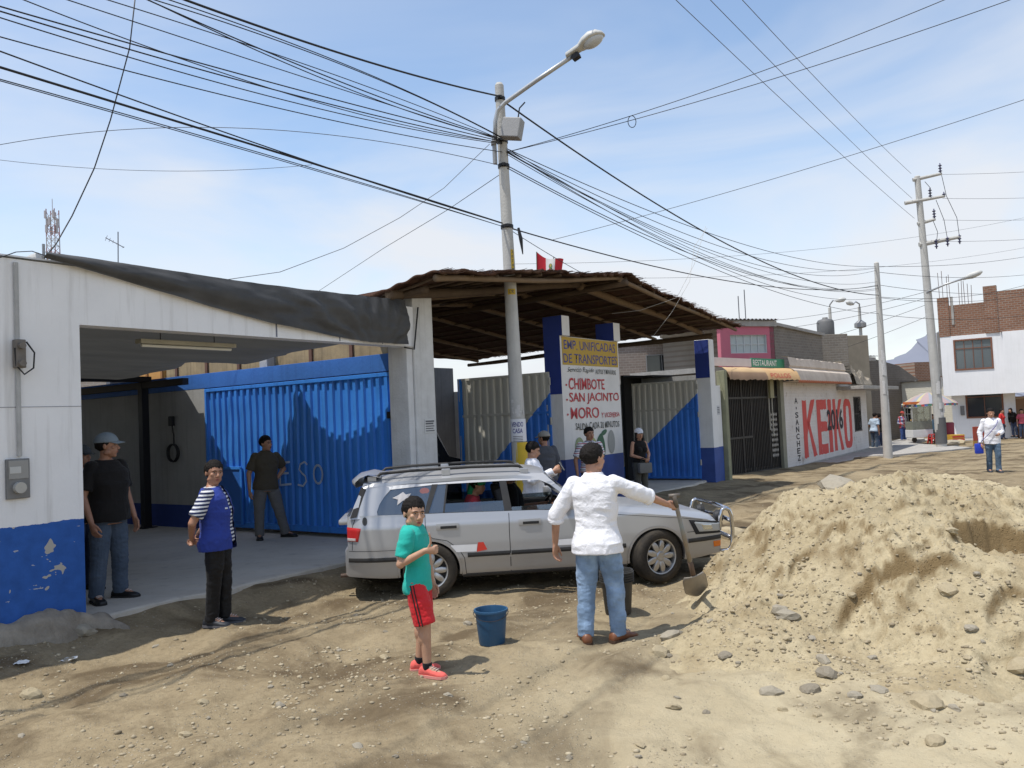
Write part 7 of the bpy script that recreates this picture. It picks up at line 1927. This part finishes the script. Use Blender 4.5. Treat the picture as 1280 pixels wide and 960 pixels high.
    def arms(mb, kind, grow):
        for s_ in 'lr':
            S_, E_, W_ = q['s'+s_], q['e'+s_], q['w'+s_]
            S_ = S_+Vector((-.004*H*(1 if s_ == 'l' else -1), 0, -.003*H))
            if kind == 'short': limb(mb, [S_, S_.lerp(E_, .78)], [.036*H+grow, .038*H+grow], 16, True, False)
            elif kind == 'rolled': limb(mb, [S_, E_, E_.lerp(W_, .22)], [.036*H+grow, .033*H+grow, .031*H+grow], 16, True, False); p = E_.lerp(W_, .16); limb(mb, [p, E_.lerp(W_, .26)], [.036*H+grow, .035*H+grow], 16, False, False)
            elif kind == 'long': limb(mb, [S_, E_, W_], [.036*H+grow, .031*H+grow, .023*H+grow], 16, True, False)
    if top:
        g = top.get('grow', .009); hem = top.get('hem', .50); mb = MB(); mb.loft(torso(g, hem, .838, top.get('loose', 1.06), top.get('flare', .10)))
        if top.get('sleeve'): arms(mb, top['sleeve'], .006*H)
        if female:
            for s_ in (-1, 1): mb.ell(Ml @ Vector((s_*.042*H, -.070*H, .715*H)), .040*H, .033*H, .038*H)
        if top.get('collar'): mb.loft([[Ml @ Vector((H*r_*1.05*math.cos(a), .008*H+H*r_*math.sin(a), H*z)) for a in np.linspace(0, 2*PI, 18, endpoint=False)] for r_, z in ((.052, .826), (.047, .845), (.045, .852))])
        me = remesh(mb, cv, 2); displace(me, top.get('wr', .009), (6, 6, 8), 11+int(H*50), 2); displace(me, .008, (4.5, 4.5, 10), 7, 2, True)
        link('shirt', me, top['mat'], o, smooth=True)
    if vest:
        mb = MB(); mb.loft(torso(.017, vest.get('hem', .46), .834, 1.06, .10)); me = remesh(mb, cv, 2); displace(me, .009, (6, 6, 8), 33, 2); displace(me, .006, (9, 9, 15), 7, 2, True)
        bm = bmesh.new(); bm.from_mesh(me)      # the vest hangs open in front
        bmesh.ops.delete(bm, geom=[f for f in bm.faces if f.calc_center_median().y < -.03*H and abs(f.calc_center_median().x) < (.022+.05*(.84-f.calc_center_median().z/H))*H], context='FACES'); bm.to_mesh(me); bm.free()
        link('vest', me, vest['mat'], o, smooth=True)
    if shoes:
        for s_, sg in (('l', 0), ('r', 1)):
            a = q['a'+s_]; fy = R(foot[sg]); fd = Vector((math.sin(fy), -math.cos(fy), 0)); sd = Vector((math.cos(fy), math.sin(fy), 0)); mb = MB(); rings = []; zb = a.z-.045*H
            for u, wd, h_ in ((-.052, .016, .036), (-.045, .024, .050), (-.02, .027, .064), (.01, .027, .060), (.04, .030, .044), (.075, .032, .034), (.10, .028, .028), (.118, .016, .020)):
                c_ = a+fd*(u*H); rings.append([(c_.x+sd.x*wd*H*math.cos(b_), c_.y+sd.y*wd*H*math.cos(b_), zb+max(0.0, h_*H*(.5+.5*math.sin(b_))*(1 if math.sin(b_) > -.4 else .0))) for b_ in np.linspace(0, 2*PI, 16, endpoint=False)])
            mb.loft(rings); so_ = mb.build('shoe', shoes[0], o, smooth=True)
            if detail and vox < .006:
                ml = MB()
                for u in (.022, .036, .050, .064): ml.tube([a+fd*(u*H)+sd*(-.016*H)+Vector((0, 0, (.010-.30*(u-.02))*H)), a+fd*((u+.004)*H)+Vector((0, 0, (.015-.32*(u-.02))*H)), a+fd*(u*H)+sd*(.016*H)+Vector((0, 0, (.010-.30*(u-.02))*H))], .003*H, 5)
                ml.build('laces', flat('lace_pale', (.50, .42, .38), .8), so_)
            mb = MB(); rr2 = [[(p[0], p[1], zb-.001) for p in r_] for r_ in rings]
            mb = MB(); outl = [(u, w_) for u, w_ in ((-.055, .012), (-.047, .026), (-.02, .0295), (.01, .0285), (.04, .032), (.078, .034), (.104, .029), (.122, .014))]
            ring = [a+fd*(u*H)+sd*(w_*H) for u, w_ in outl]+[a+fd*(u*H)-sd*(w_*H) for u, w_ in outl[::-1]]
            mb.loft([[(p.x, p.y, z) for p in ring] for z in (zb-.004, zb+.012*H)]); mb.build('sole', shoes[1], so_)
    if socks:
        for s_ in 'lr':
            mb = MB(); limb(mb, [q['a'+s_]+Vector((0, 0, .0)), q['a'+s_].lerp(q['k'+s_], .13)], [.027*H, .0275*H], 14, True, False); mb.build('sock', socks, o, smooth=True)
    return o, q, Mhd

def stand(px, py, Y=None):     # feet position from the survey
    p = atz(px, py, 0.0) if Y is None else at(px, py, Y); return p
JEANS = cloth('jeans_blue', (.165, .24, .35), (.085, .14, .235), fade=.9); JEANS2 = cloth('jeans_slate', (.060, .085, .125), None, fade=.35); JEANS3 = cloth('jeans_dark', (.035, .05, .095), None, fade=.3)
C_white = cloth('shirt_white', (.80, .80, .83), (.70, .70, .75), wr=.5); C_black = cloth('tee_black', (.010, .009, .009), (.016, .014, .013)); C_track = cloth('track_black', (.008, .008, .009), rough=.5)
S_black = (flat('shoe_black', (.012, .012, .013), .35), flat('sole_black', (.02, .02, .02), .8)); S_brown = (flat('shoe_brown', (.17, .065, .03), .45), flat('sole_brown', (.07, .04, .025), .8)); S_dark = (flat('shoe_slate', (.025, .028, .035), .6), flat('sole_grey', (.10, .10, .11), .8))

# man in black tee and grey cap by the white wall
YA = 8.88; pa = at(137, 742, YA)
person('man in black T-shirt, jeans and grey cap standing by the white wall corner', (pa.x, YA, .205), R(66), 1.78, skin=1, head=(36, -2, 0), fat=1.16, cap=cloth('cap_grey', (.20, .24, .27)), hair='short',
       top=dict(mat=C_black, sleeve='short', hem=.475, loose=1.06), bottom=dict(mat=JEANS2, loose=1.28), shoes=S_black, foot=(18, -22),
       J={'al': (.085, -.01, .045), 'ar': (-.085, -.01, .045), 'kl': (.07, .01, .285), 'kr': (-.07, .01, .285), 'el': (.155, -.02, .63), 'er': (-.16, -.01, .63), 'wl': (.165, .03, .485), 'wr': (-.155, .05, .485)})
# man half hidden behind the wall edge
pb_ = at(104, 700, 9.5)
person('man in white shirt and dark cap half hidden behind the wall edge', (pb_.x, 9.5, .205), R(60), 1.66, skin=1, vox=.009, head=(15, 0, 0), cap=cloth('cap_dark', (.06, .07, .08)),
       top=dict(mat=cloth('shirt_pale', (.55, .57, .62)), sleeve='long', hem=.49), bottom=dict(mat=JEANS3), shoes=S_black)
# man in blue vest, hands behind his back
YC = 8.30; pc_ = at(275, 781, YC)
C_str = cloth('tee_navy_stripes', (.66, .67, .70), kind='stripes', period=.036, cols=[(.45, 1.0, (.022, .030, .085))])
C_vest = cloth('vest_blue', (.022, .045, .26), (.016, .035, .20), rough=.6)
ov, _, _ = person('man in blue vest over striped T-shirt, hands clasped behind his back', (pc_.x, YC, soil_s(pc_.x, YC)), R(92), 1.63, skin=1, head=(-50, 0, 4), fat=1.06, lean=-3,
       top=dict(mat=C_str, sleeve='short', hem=.49), vest=dict(mat=C_vest, hem=.455), bottom=dict(mat=C_track, loose=1.18), shoes=S_dark, foot=(5, -15),
       hands={'l': dict(curl=40, d=(-.8, -.1, -.35), s=(0, -.2, -1)), 'r': dict(curl=45, d=(.8, -.1, -.35), s=(0, -.2, 1))},
       J={'al': (.035, .02, .045), 'ar': (-.045, -.035, .045), 'kl': (.045, .02, .285), 'kr': (-.05, -.01, .285), 'el': (.155, -.095, .635), 'er': (-.155, -.095, .635), 'wl': (.045, -.128, .545), 'wr': (-.055, -.135, .535)})
# man in brown polo by the blue gate
YD = 13.25; pd = at(334, 667, YD)
person('man in dark brown polo and grey trousers leaning on one leg by the blue gate', (pd.x, YD, .205), R(34), 1.64, skin=0, vox=.008, head=(28, 0, -4), fat=1.08, bend=2,
       top=dict(mat=cloth('polo_brown', (.085, .072, .052)), sleeve='short', hem=.475, collar=True), bottom=dict(mat=cloth('trousers_grey', (.16, .155, .15)), loose=1.3), shoes=S_black, foot=(40, -15),
       J={'hl': (.055, 0, .515), 'al': (.175, .03, .045), 'kl': (.11, .03, .285), 'ar': (-.075, 0, .045), 'kr': (-.07, 0, .285), 'el': (.205, -.06, .66), 'wl': (.115, -.03, .56), 'er': (-.155, -.01, .635), 'wr': (-.165, .03, .49)},
       hands={'l': dict(curl=35, d=(-.6, -.3, -.3))})
# boy giving a thumbs up
YE = 6.50; pe = at(527, 838, YE)
C_teal = cloth('tee_teal', (.022, .40, .33), (.02, .32, .27)); C_red = cloth('shorts_red', (.58, .022, .028), (.46, .018, .022), rough=.55)
person('boy in teal T-shirt and red shorts giving a thumbs up beside the car', (pe.x, YE, soil_s(pe.x, YE)), R(78), 1.36, skin=2, vox=.0048, head=(-46, 3, 3), lean=-3, fat=.93, hs_=.178,
       top=dict(mat=C_teal, sleeve='short', hem=.465, loose=1.03, wr=.008), bottom=dict(mat=C_red, loose=1.22, cut=.98, stripe=flat('stripe_black', (.012, .012, .014), .8)), shoes=(cloth('shoe_coral', (.72, .13, .11)), flat('sole_coral', (.66, .28, .24), .7)), socks=cloth('sock_black', (.012, .012, .015)), foot=(16, -14),
       J={'al': (.052, -.03, .045), 'ar': (-.058, .055, .045), 'kl': (.052, .0, .285), 'kr': (-.056, .05, .285), 'er': (-.142, -.05, .640), 'wr': (-.155, .100, .715), 'el': (.125, .02, .64), 'wl': (.105, .05, .50)},
       hands={'r': dict(curl=78, thumb='up', d=(.10, .95, .05), s=(-.12, .08, 1))})
# man with the shovel, seen from behind
YF = 7.23; pf_ = at(752, 797, YF)
zf_ = soil_s(pf_.x, YF); RF = R(166)
def tolocal(p, loc, rz): d = Vector(p)-Vector(loc); c, s = math.cos(-rz), math.sin(-rz); return Vector((d.x*c-d.y*s, d.x*s+d.y*c, d.z))
HF = 1.72; hl_ = tolocal(SH0+SHD*.075, (pf_.x, YF, zf_), RF)/HF
WRp = Vector((hl_.x+.050, -hl_.y-.022, hl_.z+.006))
person('man in white shirt and blue jeans seen from behind, holding the shovel', (pf_.x, YF, zf_), RF, HF, skin=0, vox=.0052, head=(-42, 4, 0), twist=-4, fat=1.04,
       top=dict(mat=C_white, sleeve='rolled', hem=.452, loose=1.07, flare=.24, wr=.010, collar=True), bottom=dict(mat=JEANS, loose=1.22, wr=.008), shoes=S_brown, foot=(22, -42),
       J={'al': (.075, -.03, .05), 'kl': (.062, .0, .285), 'ar': (-.082, .035, .045), 'kr': (-.075, .03, .285), 'er': (WRp.x*.52-.06, WRp.y*.50-.015, .725), 'wr': tuple(WRp), 'el': (.205, .01, .645), 'wl': (.225, .055, .495)},
       hands={'r': dict(curl=62, thumb='grip', d=(-.72, .50, -.18), s=(.2, .3, 1)), 'l': dict(curl=24, d=(.08, .12, -1), s=(-.3, 1, 0))})
# man with the phone behind the car
YG = 11.75; pg = at(671, 700, YG)
og, qg_, _ = person('man in white shirt looking at a phone behind the car roof', (pg.x, YG, .02), R(72), 1.58, skin=0, vox=.008, head=(8, 16, 0), fat=1.1,
       top=dict(mat=C_white, sleeve='long', hem=.48, collar=True), bottom=dict(mat=JEANS3), shoes=S_black,
       J={'er': (-.15, .03, .665), 'wr': (-.06, .20, .735), 'el': (.14, .04, .66), 'wl': (.02, .205, .72)}, hands={'r': dict(curl=40, d=(.3, .8, .3), s=(.2, .1, 1)), 'l': dict(curl=40, d=(-.4, .8, .3), s=(0, .1, 1))})
pp = og.matrix_basis @ Vector((-.03*1.58, -.275*1.58, .775*1.58)); ph_ = thing('phone', 'dark mobile phone in the hands of the man behind the car', 'phone', pp, R(72))
mb = MB(); mb.bbox(-.034, .034, -.006, .006, -.07, .07, .004, 0, Matrix.Rotation(R(-30), 4, 'X')); mb.build('case', flat('phone_black', (.02, .02, .022), .2), ph_)
mb = MB(); mb.box(-.029, .029, .0065, .008, -.058, .058, 0, Matrix.Rotation(R(-30), 4, 'X')); mb.build('screen', flat('phone_screen', (.05, .06, .08), .1), ph_)
# man in grey sweater walking into the yard
YH = 14.15; phh = at(684, 640, YH)
person('man in grey sweater and pale cap seen from behind at the open gate', (phh.x, YH, .10), R(196), 1.60, skin=1, vox=.009, head=(45, 0, 0), cap=cloth('cap_khaki', (.30, .28, .25)),
       top=dict(mat=cloth('sweater_grey', (.085, .090, .105)), sleeve='long', hem=.47, loose=1.12), bottom=dict(mat=JEANS3), shoes=S_black, fat=1.08, J={'er': (-.15, -.01, .635), 'wr': (-.15, .08, .50), 'el': (.15, 0, .635), 'wl': (.14, .1, .51)})
# man in striped polo before the sign
YI = 15.15; pi_ = at(742, 660, YI)
person('man in white polo with red and navy stripes standing before the sign wall', (pi_.x, YI, .06), R(12), 1.66, skin=1, vox=.009, head=(12, 0, 0), fat=1.06,
       top=dict(mat=cloth('polo_stripes', (.72, .72, .74), kind='stripes', period=.085, cols=[(.0, .16, (.42, .05, .08)), (.45, .58, (.05, .05, .16))]), sleeve='short', hem=.50, collar=True), bottom=dict(mat=JEANS3), shoes=S_black,
       J={'er': (-.165, -.01, .64), 'wr': (-.16, .02, .49), 'el': (.155, -.05, .66), 'wl': (.08, -.07, .54)})
# woman in black top
YJ = 17.0; pj = at(803, 640, YJ)
oj, _, _ = person('woman in black tank top and white cap with long dark hair by the open gate', (pj.x, YJ, .08), R(25), 1.54, skin=0, vox=.009, head=(-10, 0, 0), female=True, hair='long', cap=cloth('cap_white', (.66, .67, .70)),
       top=dict(mat=C_black, sleeve=None, hem=.55, loose=1.0), bottom=dict(mat=cloth('trousers_olive', (.085, .085, .075)), loose=1.1), shoes=S_black,
       J={'er': (-.135, .015, .645), 'wr': (-.03, .13, .60), 'el': (.135, .015, .645), 'wl': (.04, .13, .585)}, hands={'r': dict(curl=50), 'l': dict(curl=50)})
bgp = oj.matrix_basis @ Vector((-.03, -.22, .74)); bg_ = thing('handbag', 'grey handbag held in front of the woman with the white cap', 'bag', bgp, R(25))
mb = MB(); mb.bbox(-.15, .15, -.05, .05, -.11, .10, .03); mb.build('bag', cloth('bag_grey', (.16, .16, .155)), bg_, auto=50)
mb = MB(); mb.tube([(-.1, 0, .1), (-.07, 0, .19), (.07, 0, .19), (.1, 0, .1)], .01, 6); mb.build('strap', M_black, bg_)
# two people inside the car
cm = car.matrix_basis
def seated(label, lx, ly, H, rzl, **kw):
    p = cm @ Vector((lx, ly, .50-.485*H+.06)); return person(label, p, car.rotation_euler.z+R(rzl), H, J={'kl': (.06, .26, .50), 'kr': (-.06, .26, .50), 'al': (.06, .30, .30), 'ar': (-.06, .30, .30), 'wl': (.08, .2, .52), 'wr': (-.08, .2, .52), **kw.pop('J', {})}, vox=.010, lean=kw.pop('lean', -8), **kw)
oc, _, Mc = seated('passenger in red shirt with a green head cloth in the rear seat of the car', .46, -.22, 1.42, 90, skin=0, lean=12, hair='short', detail=True, head=(-15, 8, 0), cap=None, top=dict(mat=cloth('shirt_crimson', (.50, .05, .07)), sleeve='short', hem=.52), bottom=dict(mat=JEANS3))
mb = MB(); hd2 = lambda x, y, z: Mc @ Vector((x, -y, z)); mb.ell((0, .05, .20), .37, .45, .36, 20, 14); mb.v = [tuple(Mc @ Vector(v)) for v in mb.v]; limb(mb, [hd2(0, -.3, .1), hd2(-.1, -.38, -.3), hd2(-.2, -.3, -.8)], [.05, .04, .025])
mh = remesh(mb, .008, 3); displace(mh, .008, (20, 20, 20), 4); link('head_cloth', mh, cloth('cloth_green', (.02, .26, .12)), oc, smooth=True)
seated('driver in a dark shirt sitting in the front of the car', 1.10, .34, 1.60, 90, skin=1, top=dict(mat=C_black, sleeve='short', hem=.52), bottom=dict(mat=JEANS3), J={'wl': (.08, .25, .66), 'wr': (-.08, .25, .66)})
# people further down the street
def far(label, px, py, Y, rz, H, **kw):
    p = at(px, py, Y); g = at(px, py, Y).z
    return person(label, (p.x, Y, g), R(rz), H, vox=kw.pop('vox', .013), detail=False, **kw)
far('person in pale blue shirt and jeans standing by the end of the painted wall', 1094, 562, 37.2, 120, 1.66, skin=1, lean=10, head=(-20, 10, 0), top=dict(mat=cloth('shirt_paleblue', (.42, .52, .64)), sleeve='short', hem=.48), bottom=dict(mat=JEANS2), shoes=S_black, J={'el': (.16, .02, .64), 'wl': (.12, .10, .56)})
far('person in dark clothes partly hidden behind the slim pole at the wall end', 1101, 561, 38.0, 200, 1.62, skin=1, top=dict(mat=C_black, sleeve='long', hem=.48), bottom=dict(mat=JEANS3), shoes=S_black)
far('person in red and blue plaid shirt standing left of the food cart', 1130, 554, 43.0, 15, 1.66, skin=1, top=dict(mat=cloth('shirt_plaid', (.40, .42, .52), kind='plaid', period=.17, cols=[(.09, .10, .28), (.42, .09, .10)]), sleeve='long', hem=.47, loose=1.15), bottom=dict(mat=cloth('jeans_bright', (.05, .09, .26))), shoes=S_dark, cap=cloth('cap_red', (.38, .06, .05)), J={'wr': (-.08, .09, .58), 'wl': (.09, .09, .57)})
far('vendor in light blue top behind the food cart', 1167, 555, 42.0, -20, 1.55, skin=0, lean=18, top=dict(mat=cloth('top_skyblue', (.25, .45, .66)), sleeve='short', hem=.48), bottom=dict(mat=cloth('skirt_green', (.03, .10, .07))), shoes=S_black, hair='short', female=True)
ow, qw, _ = far('man in white shirt and jeans walking with a blue bag, right foreground street', 1243, 591, 21.3, -12, 1.66, vox=.008, skin=0, head=(-5, 6, 0), hair='short', top=dict(mat=C_white, sleeve='long', hem=.445, loose=1.12, collar=True), bottom=dict(mat=cloth('jeans_pale', (.07, .11, .16), fade=.8), loose=1.15), shoes=S_dark, foot=(6, -6),
                J={'al': (.045, .06, .05), 'kl': (.05, .06, .285), 'ar': (-.05, -.05, .05), 'kr': (-.05, -.01, .285), 'el': (.15, -.01, .63), 'wl': (.06, .12, .60), 'er': (-.16, -.02, .63), 'wr': (-.17, .03, .47)})
bpos = ow.matrix_basis @ Vector((-.20*1.66, -.02*1.66, .38*1.66)); sb2 = thing('shoulder_bag', 'bright blue bag hanging at the side of the walking man', 'bag', bpos, ow.rotation_euler.z)
mb = MB(); mb.bbox(-.10, .10, -.05, .05, -.13, .13, .03); mb.build('bag', cloth('bag_blue', (.03, .06, .45)), sb2, auto=50)
mb = MB(); H_ = 1.66; k0 = Vector((-.20, -.02, .38))
mb.tube([(Vector(p)-k0)*H_ for p in ((-.20, -.02, .45), (-.155, -.09, .52), (-.06, -.105, .62), (.03, -.098, .72), (.075, -.07, .79), (.085, -.01, .825), (.05, .06, .79), (-.08, .085, .65), (-.17, .07, .53), (-.20, .02, .45))], .008, 6); mb.build('strap', flat('strap_purple', (.06, .05, .22)), sb2)
far('woman in red top standing before the white house door', 1254, 549, 42.4, 40, 1.56, skin=0, female=True, top=dict(mat=cloth('top_red', (.52, .03, .03)), sleeve='short', hem=.50), bottom=dict(mat=JEANS3), shoes=S_black)
far('woman in black jacket bending forward before the brown door', 1269, 546, 42.6, -60, 1.56, skin=0, female=True, lean=25, hair='long', top=dict(mat=C_black, sleeve='long', hem=.46), bottom=dict(mat=JEANS3), shoes=S_black)
far('person in pink top at the right picture edge before the white house', 1279, 548, 42.2, -30, 1.5, skin=0, female=True, top=dict(mat=cloth('top_pink', (.50, .10, .14)), sleeve='short', hem=.5), bottom=dict(mat=JEANS3), shoes=S_black)
